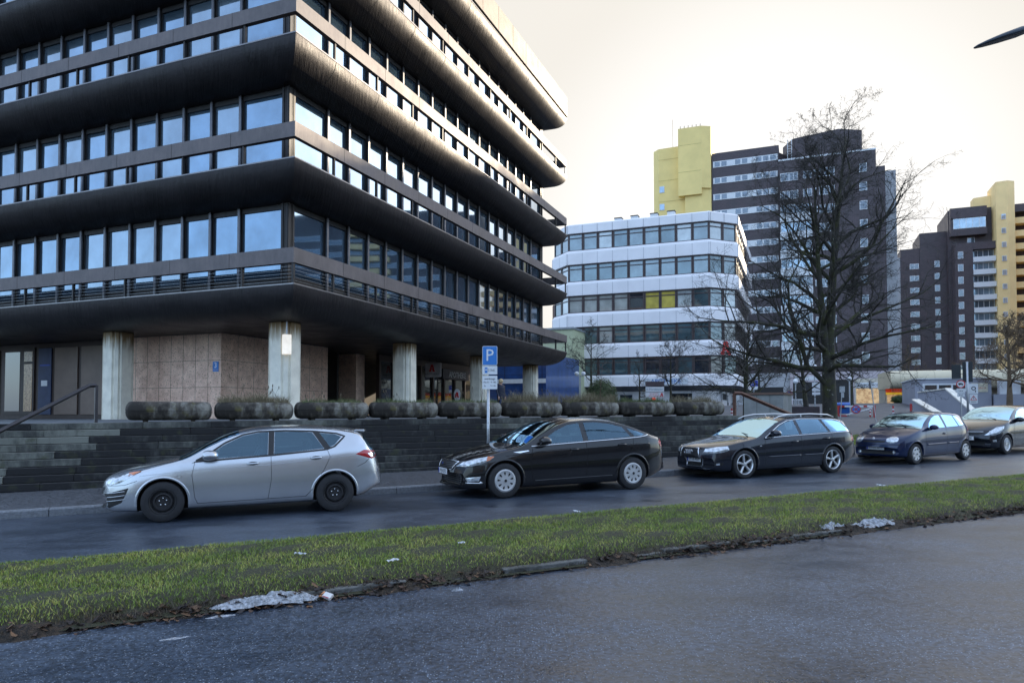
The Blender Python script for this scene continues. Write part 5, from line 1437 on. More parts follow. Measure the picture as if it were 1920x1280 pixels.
# --- 1: silver hatchback
SILVER = paint('silver_paint', (.50, .52, .55), .85, .27)
p = dict(name='parked_car', L=4.46, W=1.755, fo=.94, wb_len=2.64, r=.317, paint=SILVER, rim=.62, bowf=.34, bowr=.2, tum=.36,
  zc=[(0, .46), (.015, .56), (.06, .66), (.2, .755), (.5, .845), (.85, .92), (1.12, .972), (1.25, 1.015), (1.6, 1.205), (2.0, 1.375), (2.4, 1.452), (2.8, 1.468), (3.3, 1.45), (3.8, 1.405), (4.06, 1.355), (4.12, 1.30), (4.25, 1.12), (4.36, .97), (4.40, .82), (4.445, .68), (4.46, .50)],
  ze=[(0, .43), (.06, .60), (.2, .70), (.5, .79), (.85, .87), (1.12, .925), (1.25, .955), (1.6, 1.125), (2.0, 1.295), (2.4, 1.375), (2.8, 1.39), (3.3, 1.37), (3.8, 1.315), (4.06, 1.245), (4.12, 1.19), (4.25, 1.03), (4.36, .90), (4.40, .76), (4.445, .62), (4.46, .47)],
  zb=[(0, .42), (.06, .57), (.2, .67), (.5, .76), (.85, .84), (1.12, .89), (1.5, .925), (2.5, .965), (3.4, 1.02), (3.9, 1.06), (4.15, 1.05), (4.3, .95), (4.40, .74), (4.46, .46)],
  zl=[(0, .24), (.15, .19), (.6, .17), (3.6, .18), (4.1, .24), (4.3, .33), (4.46, .40)],
  wb=[(0, .64), (.06, .72), (.2, .79), (.5, .85), (.9, .8775), (1.4, .868), (2.6, .868), (3.4, .8775), (3.9, .86), (4.2, .81), (4.38, .745), (4.46, .66)])
loc, rot = front_wheel_at(305, 979, 68.6, 2.64, 1.755)
car1 = Car(p, loc, rot, label='silver hatchback with black steel wheels, leftmost parked car', cat='car', group='cars parked along the kerb')
W_ = 'window'
car1.patch([(1.55, .955), (1.62, 1.03), (1.85, 1.18), (2.12, 1.305), (2.36, 1.352), (2.52, 1.36), (2.50, .995)], 'side', m=GLS, name=W_)
car1.patch([(2.60, 1.0), (2.62, 1.362), (2.9, 1.358), (3.22, 1.338), (3.40, 1.07)], 'side', m=GLS, name=W_)
car1.patch([(3.50, 1.09), (3.34, 1.325), (3.60, 1.295), (3.70, 1.255), (3.58, 1.12)], 'side', m=GLS, name=W_, edge=.04)
car1.line([(1.42, .94), (1.60, 1.035), (1.84, 1.20), (2.12, 1.326), (2.36, 1.372), (2.8, 1.378), (3.25, 1.356), (3.62, 1.312), (3.76, 1.262), (3.58, 1.095), (3.44, 1.05), (2.6, .985), (1.42, .925)], w=.03, m=BLACK, name='window_trim', off=.003)
car1.patch([(2.505, .99), (2.525, 1.37), (2.615, 1.37), (2.595, .995)], 'side', m=BLACK, name='door_pillar', off=.003)
car1.uvpatch(1.16, 2.06, 9.7, GLS, 'windscreen')
car1.uvpatch(4.13, 4.34, 9.9, GLS, 'rear_window')
car1.patch([(1.35, .90), (1.56, .945), (1.64, 1.03), (1.46, .96)], 'side', m=BLACK, name='quarter_panel', off=.003)
for L_ in ([(1.40, .91), (1.36, .72), (1.40, .36), (1.44, .265)], [(2.55, .98), (2.555, .6), (2.50, .28)], [(3.46, 1.04), (3.50, .92), (3.40, .72), (3.22, .42), (3.10, .285)], [(1.44, .265), (3.10, .285)], [(.12, .585), (.40, .60), (.58, .66)], [(3.96, .74), (4.1, .80), (4.2, .9)]): car1.line(L_)
car1.line([(1.13, y / 10) for y in range(0, 7)], 'top', mirror=True, w=.01)
car1.line([(.30, .60), (.6, .66), (.95, .68), (1.12, .675)], 'top', w=.006)
car1.patch([(3.225, 1.345), (3.41, 1.06), (3.51, 1.085), (3.34, 1.335)], 'side', m=BLACK, name='door_pillar', off=.003)
car1.line([(.62, .735), (1.4, .80), (2.5, .83), (3.45, .90), (4.0, .95)], m=SILVER, name='shoulder_fold', r=.012, off=-.0095)
car1.carve([[(1.55, .955), (1.62, 1.03), (1.85, 1.18), (2.12, 1.305), (2.36, 1.352), (2.52, 1.36), (2.50, .995)], [(2.60, 1.0), (2.62, 1.362), (2.9, 1.358), (3.22, 1.338), (3.40, 1.07)], [(3.50, 1.09), (3.34, 1.325), (3.60, 1.295), (3.70, 1.255), (3.58, 1.12)]], (1.16, 2.06, 9.7), (4.13, 4.34, 9.9), (1.95, 2.9))
car1.wheel('steel')
car1.mirror_(1.64, 1.015, .85, SILVER, 1.3)
car1.handle(2.27, .86, SILVER); car1.handle(3.27, .915, SILVER)
car1.patch([(.11, .60), (.24, .70), (.42, .775), (.62, .80), (.50, .73), (.34, .635), (.2, .595)], 'side', m=LENS, name='headlight', bulge=.012)
car1.patch([(.46, .775), (.64, .803), (.54, .755), (.46, .74)], 'side', m=AMBER, name='indicator', off=.012)
car1.patch([(.10, .46), (.46, .555), (.44, .50), (.36, .33), (.18, .25), (.12, .30)], 'side', m=GRILLE, name='bumper_vent', off=.006)
for zz in (.36, .42, .48): car1.line([(.15, zz - .01), (.41, zz + .025)], m=SILVER, name='vent_blade', off=.008, r=.007)
car1.patch([(-.52, .56), (-.30, .30), (-.25, .22), (.25, .22), (.30, .30), (.52, .56)], 0, m=GRILLE, name='grille', mirror=False)
car1.plate('M·AX 3051', 0, .44)
car1.patch([(3.93, .955), (4.08, 1.02), (4.30, 1.0), (4.33, .90), (4.22, .86)], 'side', m=TAILR, name='tail_light', bulge=.008)
car1.patch([(4.14, .955), (4.22, .97), (4.29, .95), (4.27, .90), (4.2, .89)], 'side', m=REFL, name='reversing_lamp', off=.014)
car1.patch([(1.14, .72), (1.21, .72), (1.21, .695), (1.14, .695)], 'side', m=LENS, name='side_repeater', off=.005)
b = MB(); b.prism([(-3.96, -.55), (-3.96, .55), (-4.14, .50), (-4.20, .3), (-4.22, 0), (-4.20, -.3), (-4.14, -.50)][::-1], lambda x, y: 1.335 - (3.96 + x) * -.10 - .0, lambda x, y: 1.368 + (x + 3.96) * .03); car1.fin(b, 'spoiler', SILVER, smooth=False, bevel=.01)
b = MB().tube([(-3.75, 0, 1.40), (-3.95, 0, 1.55)], [.006, .003], 5); car1.fin(b, 'antenna', BLACK)
b = MB().tube([(-1.17, .45, 1.0), (-1.28, .1, 1.035), (-1.35, -.35, 1.05)], .008, 5); car1.fin(b, 'wiper', BLACK)

# --- 2: black saloon-backed hatch
BLK = paint('black_paint', (.006, .006, .008), .1, .25)
p = dict(name='parked_car', L=4.78, W=1.886, fo=.93, wb_len=2.85, r=.330, paint=BLK, rim=.66, bowf=.42, bowr=.25, tum=.38,
  zc=[(0, .50), (.015, .60), (.06, .69), (.2, .775), (.5, .86), (.9, .935), (1.22, .985), (1.34, 1.02), (1.75, 1.225), (2.15, 1.40), (2.5, 1.475), (2.9, 1.492), (3.3, 1.462), (3.7, 1.38), (4.1, 1.245), (4.4, 1.13), (4.62, 1.065), (4.69, 1.02), (4.73, .85), (4.765, .70), (4.78, .5)],
  ze=[(0, .47), (.06, .63), (.2, .72), (.5, .80), (.9, .875), (1.22, .93), (1.34, .96), (1.75, 1.14), (2.15, 1.315), (2.5, 1.395), (2.9, 1.41), (3.3, 1.38), (3.7, 1.29), (4.1, 1.165), (4.4, 1.07), (4.62, 1.02), (4.69, .97), (4.73, .80), (4.78, .47)],
  zb=[(0, .45), (.06, .60), (.2, .69), (.5, .77), (.9, .845), (1.22, .90), (1.6, .945), (2.6, .99), (3.5, 1.035), (4.0, 1.05), (4.4, 1.02), (4.62, .97), (4.73, .76), (4.78, .46)],
  zl=[(0, .24), (.15, .185), (.6, .165), (3.8, .17), (4.3, .22), (4.6, .30), (4.78, .36)],
  wb=[(0, .70), (.06, .78), (.2, .855), (.5, .915), (.9, .943), (1.4, .93), (2.8, .93), (3.7, .943), (4.2, .925), (4.5, .87), (4.7, .80), (4.78, .72)])
loc, rot = front_wheel_at(948, 933.5, 66.5, 2.85, 1.886)
car2 = Car(p, loc, rot, label='black car with silver nine-slot hubcaps parked beside the parking sign', cat='car', group='cars parked along the kerb')
car2.patch([(1.66, .985), (1.80, 1.08), (2.08, 1.24), (2.36, 1.345), (2.62, 1.378), (2.64, 1.02)], 'side', m=GLS, name=W_)
car2.patch([(2.76, 1.03), (2.73, 1.385), (3.0, 1.383), (3.34, 1.345), (3.60, 1.27), (3.74, 1.075)], 'side', m=GLS, name=W_)
car2.patch([(3.85, 1.08), (3.70, 1.25), (3.92, 1.185), (4.10, 1.115), (4.02, 1.09)], 'side', m=GLS, name=W_, edge=.04)
car2.line([(1.5, .955), (2.6, 1.002), (3.6, 1.045), (3.95, 1.063), (4.12, 1.085), (4.22, 1.115)], m=CHROME, name='chrome_strip', r=.011, off=.004)
car2.uvpatch(1.28, 2.18, 9.7, GLS, 'windscreen'); car2.uvpatch(3.66, 4.42, 9.9, GLS, 'rear_window')
for L_ in ([(1.52, .92), (1.46, .72), (1.50, .36), (1.54, .25)], [(2.70, 1.0), (2.71, .6), (2.66, .26)], [(3.80, 1.05), (3.78, .86), (3.56, .62), (3.38, .40), (3.30, .265)], [(1.54, .25), (3.30, .265)], [(.14, .60), (.5, .63), (.62, .68)], [(4.28, .70), (4.5, .76), (4.6, .85)]): car2.line(L_, w=.008, m=mat('gap_black_car', (.0015, .0015, .0015), .9))
car2.line([(1.56, .30), (3.28, .315)], m=mat('sill_highlight', (.03, .03, .032), .3), name='sill_strip', r=.010, off=-.002)  # raised sill strip, a little lighter than the black body
car2.line([(.95, .80), (2.0, .86), (3.2, .90), (4.2, .93)], m=BLK, name='shoulder_fold', r=.010, off=-.004)
car2.carve([[(1.66, .985), (1.80, 1.08), (2.08, 1.24), (2.36, 1.345), (2.62, 1.378), (2.64, 1.02)], [(2.76, 1.03), (2.73, 1.385), (3.0, 1.383), (3.34, 1.345), (3.60, 1.27), (3.74, 1.075)], [(3.85, 1.08), (3.70, 1.25), (3.92, 1.185), (4.10, 1.115), (4.02, 1.09)]], (1.28, 2.18, 9.7), (3.66, 4.42, 9.9), (2.05, 3.05))
car2.wheel('cap9')
car2.mirror_(1.76, 1.05, .91, BLK, 1.3)
car2.handle(2.42, .865, BLK); car2.handle(3.52, .925, BLK)
car2.patch([(.10, .615), (.20, .69), (.38, .755), (.66, .80), (.72, .785), (.62, .715), (.42, .645), (.22, .605)], 'side', m=LENS, name='headlight', bulge=.014)
car2.patch([(.60, .79), (.72, .79), (.63, .725), (.56, .705)], 'side', m=AMBER, name='indicator', off=.016)
car2.patch([(-.47, .685), (-.36, .545), (.36, .545), (.47, .685), (.3, .70), (-.3, .70)], 0, m=GRILLE, name='grille', mirror=False, off=.008)
car2.line([(-.50, .695), (-.37, .54), (.37, .54), (.50, .695), (.3, .71), (-.3, .71), (-.50, .695)], 0, m=CHROME, name='grille_surround', r=.013, off=.008, mirror=False)
car2.patch([(-.62, .47), (-.50, .27), (.50, .27), (.62, .47), (.5, .485), (-.5, .485)], 0, m=GRILLE, name='lower_grille', mirror=False, off=.008)
for z_ in (.30, .34, .38, .42, .46): car2.line([(-.55, z_), (.55, z_)], 0, m=mat('grille_bar', (.22, .22, .23), .3, .9), name='grille_bar', r=.005, off=.012, mirror=False)
for z_ in (.575, .605, .635, .665): car2.line([(-.40, z_), (.40, z_)], 0, m=mat('grille_bar', (.22, .22, .23), .3, .9), name='grille_bar', r=.004, off=.012, mirror=False)
for y_ in (-.5, -.4, -.3, .3, .4, .5): car2.line([(y_, .29), (y_, .475)], 0, m=mat('grille_bar', (.22, .22, .23), .3, .9), name='grille_bar', r=.005, off=.012, mirror=False)
car2.patch([(.20, .40), (.46, .43), (.42, .335), (.24, .325)], 'side', m=LENS, name='fog_light', off=.01, bulge=.008)
car2.line([(.10, .42), (.17, .31), (.50, .30), (.44, .33)], m=CHROME, name='fog_surround', r=.012, off=.006)
car2.plate('M·JA 3712', 0, .50); 
o = MB().sphere((.0, 0, 0), 1, 16, 8, (.008, .055, .025)).build('badge', mat('badge_blue', (.02, .05, .25), .3, .3, coat=1.), car2.root, smooth=True); o.location = car2.off + Vector((.018, 0, .655))
car2.patch([(4.46, .93), (4.56, 1.02), (4.64, 1.0), (4.68, .90), (4.70, .80), (4.6, .80)], 'side', m=TAILR, name='tail_light', bulge=.008)
car2.patch([(1.10, .86), (1.42, .885), (1.44, .87), (1.24, .84)], 'side', m=CHROME, name='side_flash', off=.004, edge=.03)
b = MB().tube([(-1.30, .5, 1.02), (-1.44, .1, 1.06), (-1.5, -.3, 1.075)], .008, 5); car2.fin(b, 'wiper', BLACK)
# parking ticket paper on the dashboard
# --- 3: dark estate
MID = paint('midnight_paint', (.010, .013, .022), .3, .25)
p = dict(name='parked_car', L=4.66, W=1.80, fo=.93, wb_len=2.72, r=.325, paint=MID, rim=.73, bowf=.36, bowr=.2, tum=.36, platex=.012,
  zc=[(0, .50), (.012, .62), (.05, .70), (.2, .765), (.5, .83), (.9, .89), (1.28, .945), (1.38, .98), (1.75, 1.175), (2.1, 1.33), (2.4, 1.395), (2.9, 1.415), (3.5, 1.40), (4.0, 1.355), (4.2, 1.31), (4.28, 1.25), (4.42, 1.06), (4.54, .92), (4.60, .82), (4.64, .68), (4.66, .5)],
  ze=[(0, .46), (.05, .64), (.2, .71), (.5, .775), (.9, .84), (1.28, .895), (1.38, .925), (1.75, 1.10), (2.1, 1.25), (2.4, 1.32), (2.9, 1.34), (3.5, 1.325), (4.0, 1.28), (4.2, 1.225), (4.28, 1.16), (4.42, .99), (4.54, .87), (4.60, .76), (4.66, .47)],
  zb=[(0, .45), (.05, .61), (.2, .68), (.5, .745), (.9, .81), (1.28, .865), (1.7, .90), (2.7, .935), (3.6, .965), (4.2, .975), (4.42, .93), (4.54, .82), (4.66, .46)],
  zl=[(0, .22), (.15, .175), (.6, .16), (3.8, .17), (4.2, .22), (4.5, .30), (4.66, .36)],
  wb=[(0, .70), (.05, .76), (.2, .82), (.5, .872), (.9, .90), (1.4, .888), (2.8, .888), (3.6, .90), (4.1, .885), (4.4, .84), (4.6, .76), (4.66, .70)])
loc, rot = front_wheel_at(1398, 896.5, 67.2, 2.72, 1.80)
car3 = Car(p, loc, rot, label='dark blue-black estate car with silver roof rails and five spoke alloy wheels', cat='car', group='cars parked along the kerb')
car3.patch([(1.70, .94), (1.85, 1.05), (2.08, 1.17), (2.30, 1.26), (2.54, 1.30), (2.60, .965)], 'side', m=GLS, name=W_)
car3.patch([(2.70, .97), (2.64, 1.31), (3.0, 1.315), (3.34, 1.305), (3.52, 1.0)], 'side', m=GLS, name=W_)
car3.patch([(3.60, 1.0), (3.44, 1.30), (3.8, 1.28), (4.02, 1.235), (4.24, 1.02)], 'side', m=GLS, name=W_)
car3.line([(1.55, .91), (1.80, 1.045), (2.08, 1.198), (2.36, 1.295), (2.8, 1.33), (3.4, 1.322), (3.9, 1.288), (4.05, 1.24), (4.30, 1.0), (3.5, .975), (2.5, .945), (1.55, .91)], m=CHROME, name='chrome_strip', r=.009, off=.003)
car3.uvpatch(1.32, 2.12, 9.7, GLS, 'windscreen'); car3.uvpatch(4.27, 4.48, 9.9, GLS, 'rear_window')
for L_ in ([(1.55, .89), (1.50, .70), (1.53, .36), (1.56, .25)], [(2.64, .95), (2.66, .6), (2.60, .26)], [(3.60, .97), (3.62, .86), (3.44, .62), (3.30, .40), (3.22, .265)], [(1.56, .25), (3.22, .265)], [(.14, .58), (.5, .60), (.62, .65)], [(4.2, .66), (4.45, .72)]): car3.line(L_, w=.007)
car3.line([(1.62, .47), (2.6, .475)], m=MID, name='side_moulding', r=.017, off=-.003); car3.line([(2.72, .475), (3.34, .48)], m=MID, name='side_moulding', r=.017, off=-.003)
car3.carve([[(1.70, .94), (1.85, 1.05), (2.08, 1.17), (2.30, 1.26), (2.54, 1.30), (2.60, .965)], [(2.70, .97), (2.64, 1.31), (3.0, 1.315), (3.34, 1.305), (3.52, 1.0)], [(3.60, 1.0), (3.44, 1.30), (3.8, 1.28), (4.02, 1.235), (4.24, 1.02)]], (1.32, 2.12, 9.7), (4.27, 4.48, 9.9), (2.0, 2.95))
car3.wheel('spoke5')
car3.mirror_(1.80, 1.01, .87, MID, 1.25); car3.handle(2.42, .80, MID); car3.handle(3.42, .85, MID)
car3.patch([(.07, .60), (.12, .69), (.30, .73), (.50, .75), (.52, .66), (.40, .62), (.2, .59)], 'side', m=LENS, name='headlight', bulge=.012)
for sd_ in (1, -1):
    b = MB().tube([(-2.02, sd_ * .62, 1.335), (-2.2, sd_ * .61, 1.40), (-2.5, sd_ * .60, 1.438), (-3.2, sd_ * .60, 1.446), (-3.75, sd_ * .61, 1.42), (-3.95, sd_ * .62, 1.36)], [.014, .016, .018, .018, .016, .014], 8).tube([(-2.9, sd_ * .61, 1.36), (-2.9, sd_ * .60, 1.44)], .016, 6)
    car3.fin(b, 'roof_rail', ALLOY)
GP = [(-.30, .70), (-.34, .55), (-.28, .26), (.28, .26), (.34, .55), (.30, .70)]
car3.patch(GP, 0, m=GRILLE, name='grille', mirror=False, off=.010)
car3.line(GP + [GP[0]], 0, m=CHROME, name='grille_surround', r=.012, off=.010, mirror=False)
for z_ in (.30, .34, .53, .57, .60, .635, .67): car3.line([(-.28, z_), (.28, z_)], 0, m=mat('grille_slat', (.03, .03, .032), .3, .5), name='grille_bar', r=.006, off=.013, mirror=False)
hX = car3.sh.bvh.ray_cast(Vector((5, 0, .62)), Vector((-1, 0, 0)), 12)[0].x
b = MB()
for k in range(4):
    c_ = -.105 + .07 * k; pts = [(hX + .028, c_ + .048 * math.cos(q), .615 + .048 * math.sin(q)) for q in [2 * math.pi * i / 20 for i in range(21)]]; b.tube(pts, .007, 6, cap=False)
car3.fin(b, 'ring_emblem', CHROME)
car3.plate('M·DL 4029', 0, .43)
car3.patch([(.18, .37), (.36, .385), (.36, .32), (.20, .31)], 'side', m=GRILLE, name='bumper_vent', off=.006)
car3.patch([(.22, .36), (.29, .365), (.29, .325), (.22, .32)], 'side', m=LENS, name='fog_light', off=.011)
car3.patch([(4.30, .80), (4.36, .955), (4.46, .93), (4.53, .84), (4.55, .74), (4.4, .74)], 'side', m=TAILR, name='tail_light', bulge=.008)
car3.patch([(1.36, .74), (1.42, .745), (1.42, .72), (1.36, .715)], 'side', m=LENS, name='side_repeater', off=.005)
b = MB().tube([(-1.34, .5, .985), (-1.48, .1, 1.02), (-1.56, -.25, 1.04)], .009, 5); car3.fin(b, 'wiper', BLACK)

# --- 4: small blue hatchback
BLU = paint('dark_blue_paint', (.004, .014, .055), .3, .3)
BMP = mat('blue_plastic_bumper', (.010, .014, .045), .35, var=.08)
p = dict(name='parked_car', L=3.78, W=1.64, fo=.74, wb_len=2.47, r=.285, paint=BLU, rim=.66, bowf=.34, bowr=.22, tum=.34,
  zc=[(0, .48), (.012, .60), (.05, .68), (.2, .765), (.45, .85), (.75, .925), (.98, .975), (1.08, 1.015), (1.4, 1.215), (1.7, 1.355), (1.95, 1.405), (2.4, 1.42), (2.9, 1.395), (3.25, 1.335), (3.36, 1.27), (3.5, 1.08), (3.6, .93), (3.70, .84), (3.75, .70), (3.78, .5)],
  ze=[(0, .44), (.05, .62), (.2, .71), (.45, .79), (.75, .87), (.98, .925), (1.08, .955), (1.4, 1.14), (1.7, 1.28), (1.95, 1.335), (2.4, 1.35), (2.9, 1.32), (3.25, 1.25), (3.36, 1.18), (3.5, 1.01), (3.6, .88), (3.7, .78), (3.78, .46)],
  zb=[(0, .43), (.05, .59), (.2, .68), (.45, .76), (.75, .84), (.98, .89), (1.3, .92), (2.2, .945), (3.0, .975), (3.3, .975), (3.5, .92), (3.65, .76), (3.78, .45)],
  zl=[(0, .24), (.15, .20), (.5, .18), (3.0, .19), (3.4, .25), (3.78, .36)],
  wb=[(0, .64), (.05, .70), (.2, .765), (.45, .805), (.8, .82), (1.2, .81), (2.4, .81), (3.0, .82), (3.4, .79), (3.65, .72), (3.78, .64)])
loc, rot = front_wheel_at(1719, 870, 60, 2.47, 1.64)
car4 = Car(p, loc, rot, label='small dark blue hatchback with round headlamps, parked behind the estate car', cat='car', group='cars parked along the kerb')
car4.patch([(1.38, .955), (1.50, 1.10), (1.72, 1.235), (1.92, 1.30), (2.12, 1.315), (2.18, .975)], 'side', m=GLS, name=W_)
car4.patch([(2.28, .98), (2.24, 1.318), (2.5, 1.312), (2.74, 1.295), (2.84, .995)], 'side', m=GLS, name=W_)
car4.patch([(2.90, .995), (2.80, 1.288), (2.98, 1.262), (3.18, 1.03)], 'side', m=GLS, name=W_, edge=.04)
car4.uvpatch(1.02, 1.74, 9.7, GLS, 'windscreen'); car4.uvpatch(3.32, 3.54, 9.9, GLS, 'rear_window')
for L_ in ([(1.22, .90), (1.18, .70), (1.22, .30)], [(2.22, .95), (2.24, .6), (2.2, .26)], [(2.92, .96), (3.0, .84), (2.86, .60), (2.74, .40)], [(1.22, .27), (2.70, .28)], [(.1, .55), (.38, .56), (.5, .56)]): car4.line(L_, w=.008)
car4.line([(1.24, .52), (2.16, .53)], m=BMP, name='side_moulding', r=.022, off=-.002); car4.line([(2.28, .53), (2.78, .535)], m=BMP, name='side_moulding', r=.022, off=-.002)
car4.carve([[(1.38, .955), (1.50, 1.10), (1.72, 1.235), (1.92, 1.30), (2.12, 1.315), (2.18, .975)], [(2.28, .98), (2.24, 1.318), (2.5, 1.312), (2.74, 1.295), (2.84, .995)], [(2.90, .995), (2.80, 1.288), (2.98, 1.262), (3.18, 1.03)]], (1.02, 1.74, 9.7), (3.32, 3.54, 9.9), (1.65, 2.5))
car4.wheel('cap7'); car4.mirror_(1.46, .99, .80, BMP, 1.1); car4.handle(2.08, .80, BLU, w=.12)
hl = [(.30 + .01, .61)]
def ell(cx, cz, a, c, n=16, rot=0): return [(cx + a * math.cos(t_) * math.cos(rot) - c * math.sin(t_) * math.sin(rot), cz + a * math.cos(t_) * math.sin(rot) + c * math.sin(t_) * math.cos(rot)) for t_ in [2 * math.pi * i / n for i in range(n)]]
car4.patch(ell(.50, .675, .155, .088, rot=.12), 25, m=LENS, name='headlight', bulge=.016, edge=.035)
car4.patch([(-.34, .635), (-.30, .60), (.30, .60), (.34, .635), (.3, .65), (-.3, .65)], 0, m=GRILLE, name='grille', mirror=False, off=.006)
car4.patch([(-.55, .37), (-.5, .27), (.5, .27), (.55, .37)], 0, m=GRILLE, name='lower_grille', mirror=False, off=.006)
car4.patch(ell(.50, .33, .045, .042, 12), 0, m=LENS, name='fog_light', off=.012)
car4.patch(ell(-.50, .33, .045, .042, 12), 0, m=LENS, name='fog_light', off=.012, mirror=False)
car4.line([(-.7, .545), (.7, .545)], 0, m=GAP, w=.012, mirror=False)
car4.plate('M·KR 2217', 0, .455)
b = MB().poly([(0.0, .035, 0), (0, 0, .05), (0, -.035, 0), (0, 0, -.05)]); 
hX = car4.sh.bvh.ray_cast(Vector((5, 0, .70)), Vector((-1, 0, 0)), 12)[0]
b = MB(); b.tube([(hX.x + .012, .0, .742), (hX.x + .016, .026, .70), (hX.x + .02, 0, .658), (hX.x + .016, -.026, .70), (hX.x + .012, 0, .742)], .008, 6); car4.fin(b, 'diamond_emblem', CHROME)
car4.patch([(3.34, .84), (3.36, 1.03), (3.46, 1.02), (3.54, .86), (3.5, .78)], 'side', m=TAILR, name='tail_light', bulge=.006)
for y_ in (.35, -.15): b = MB().tube([(-1.02, y_, 1.0), (-1.16, y_ - .2, 1.065), (-1.22, y_ - .42, 1.09)], .010, 5); car4.fin(b, 'wiper', BLACK)
b = MB().tube([(-1.85, 0, 1.40), (-1.95, 0, 1.50)], [.012, .004], 5); car4.fin(b, 'antenna', BLACK)

# --- 5: black compact at the right edge
NAVY = paint('blue_black_paint', (.007, .009, .016), .2, .25)
p = dict(name='parked_car', L=4.3, W=1.72, fo=.84, wb_len=2.6, r=.315, paint=NAVY, rim=.66, bowf=.40, bowr=.2, tum=.33,
  zc=[(0, .52), (.012, .64), (.05, .73), (.2, .83), (.5, .945), (.85, 1.035), (1.05, 1.075), (1.15, 1.12), (1.5, 1.325), (1.85, 1.475), (2.15, 1.53), (2.6, 1.545), (3.2, 1.52), (3.75, 1.44), (3.85, 1.38), (4.0, 1.15), (4.12, .98), (4.24, .88), (4.28, .7), (4.3, .5)],
  ze=[(0, .48), (.05, .66), (.2, .76), (.5, .875), (.85, .97), (1.05, 1.02), (1.15, 1.055), (1.5, 1.245), (1.85, 1.395), (2.15, 1.455), (2.6, 1.47), (3.2, 1.445), (3.75, 1.355), (3.85, 1.29), (4.0, 1.08), (4.12, .92), (4.24, .82), (4.3, .46)],
  zb=[(0, .47), (.05, .63), (.2, .73), (.5, .84), (.85, .93), (1.05, .97), (1.4, .985), (2.4, 1.01), (3.4, 1.04), (3.8, 1.04), (4.0, .97), (4.15, .82), (4.3, .45)],
  zl=[(0, .24), (.15, .20), (.5, .18), (3.5, .19), (3.9, .25), (4.3, .36)],
  wb=[(0, .66), (.05, .73), (.2, .80), (.45, .84), (.8, .86), (1.2, .85), (2.8, .85), (3.4, .86), (3.9, .83), (4.15, .76), (4.3, .68)])
loc, rot = front_wheel_at(1889, 851, 59, 2.6, 1.72)
car5 = Car(p, loc, rot, label='black compact hatchback with large swept headlamps, cut by the right edge', cat='car', group='cars parked along the kerb')
car5.patch([(1.50, 1.03), (1.62, 1.20), (1.86, 1.35), (2.10, 1.42), (2.36, 1.435), (2.42, 1.045)], 'side', m=GLS, name=W_)
car5.patch([(2.52, 1.05), (2.50, 1.438), (2.9, 1.432), (3.2, 1.405), (3.4, 1.07)], 'side', m=GLS, name=W_)
car5.uvpatch(1.10, 1.90, 9.7, GLS, 'windscreen')
for L_ in ([(1.36, .96), (1.30, .75), (1.34, .30)], [(2.46, 1.02), (2.48, .6), (2.44, .26)], [(3.46, 1.02), (3.4, .60), (3.2, .35)], [(1.36, .27), (3.1, .28)]): car5.line(L_, w=.008)
car5.uvpatch(3.82, 4.04, 9.9, GLS, 'rear_window'); car5.carve([[(1.50, 1.03), (1.62, 1.20), (1.86, 1.35), (2.10, 1.42), (2.36, 1.435), (2.42, 1.045)], [(2.52, 1.05), (2.50, 1.438), (2.9, 1.432), (3.2, 1.405), (3.4, 1.07)]], (1.10, 1.90, 9.7), (3.82, 4.04, 9.9), (1.85, 2.8))
car5.wheel('spoke7'); car5.mirror_(1.56, 1.08, .82, NAVY, 1.35); car5.handle(2.3, .86, NAVY)
car5.patch([(.12, .62), (.24, .74), (.50, .86), (.74, .90), (.66, .80), (.48, .68), (.26, .60)], 'side', m=LENS, name='headlight', bulge=.016)
car5.patch([(-.5, .68), (-.36, .62), (.36, .62), (.5, .68), (.4, .745), (-.4, .745)], 0, m=GRILLE, name='grille', mirror=False, off=.006)
car5.line([(-.48, .715), (.48, .715)], 0, m=CHROME, name='grille_bar', r=.010, off=.012, mirror=False)
car5.patch([(-.5, .42), (-.45, .28), (.45, .28), (.5, .42)], 0, m=GRILLE, name='lower_grille', mirror=False, off=.006)
car5.patch([(.24, .47), (.34, .475), (.35, .41), (.25, .405)], 'side', m=LENS, name='fog_light', off=.010)
car5.plate('M·TN 508', 0, .52)
b = MB().tube([(-1.10, .4, 1.10), (-1.22, .1, 1.15), (-1.3, -.3, 1.18)], .009, 5); car5.fin(b, 'wiper', BLACK)

# --- 6: teal people carrier, only its roof corner shows
TEAL = paint('teal_paint', (.015, .045, .055), .3, .3)
p = dict(name='parked_van', L=4.6, W=1.8, fo=.9, wb_len=2.8, r=.32, paint=TEAL, bowf=.3, bowr=.2, tum=.2,
  zc=[(0, .6), (.05, .8), (.3, .98), (.8, 1.1), (1.0, 1.17), (1.5, 1.55), (1.9, 1.76), (2.4, 1.82), (3.6, 1.83), (4.3, 1.78), (4.45, 1.6), (4.55, 1.1), (4.6, .6)],
  ze=[(0, .55), (.05, .74), (.3, .92), (.8, 1.05), (1.0, 1.10), (1.5, 1.47), (1.9, 1.68), (2.4, 1.74), (3.6, 1.75), (4.3, 1.70), (4.45, 1.52), (4.55, 1.04), (4.6, .56)],
  zb=[(0, .5), (.05, .7), (.3, .88), (.8, 1.0), (1.2, 1.05), (4.3, 1.1), (4.5, .98), (4.6, .5)],
  zl=[(0, .26), (.5, .2), (4.0, .2), (4.6, .35)], wb=[(0, .72), (.1, .8), (.5, .88), (1.2, .9), (3.8, .9), (4.4, .84), (4.6, .75)])
q = P(1985, 772, 29.5); 
car6 = Car(p, (q.x, q.y, road_z(toSD(q.x, q.y)[0])), (0, .016, R(90) - R(57) + math.pi), label='tall teal people carrier whose roof shows above the last black car', cat='van')
GLS6 = glassmat('dark_van_glass', (.08, .15, .17), .03, .6, 1., .02)
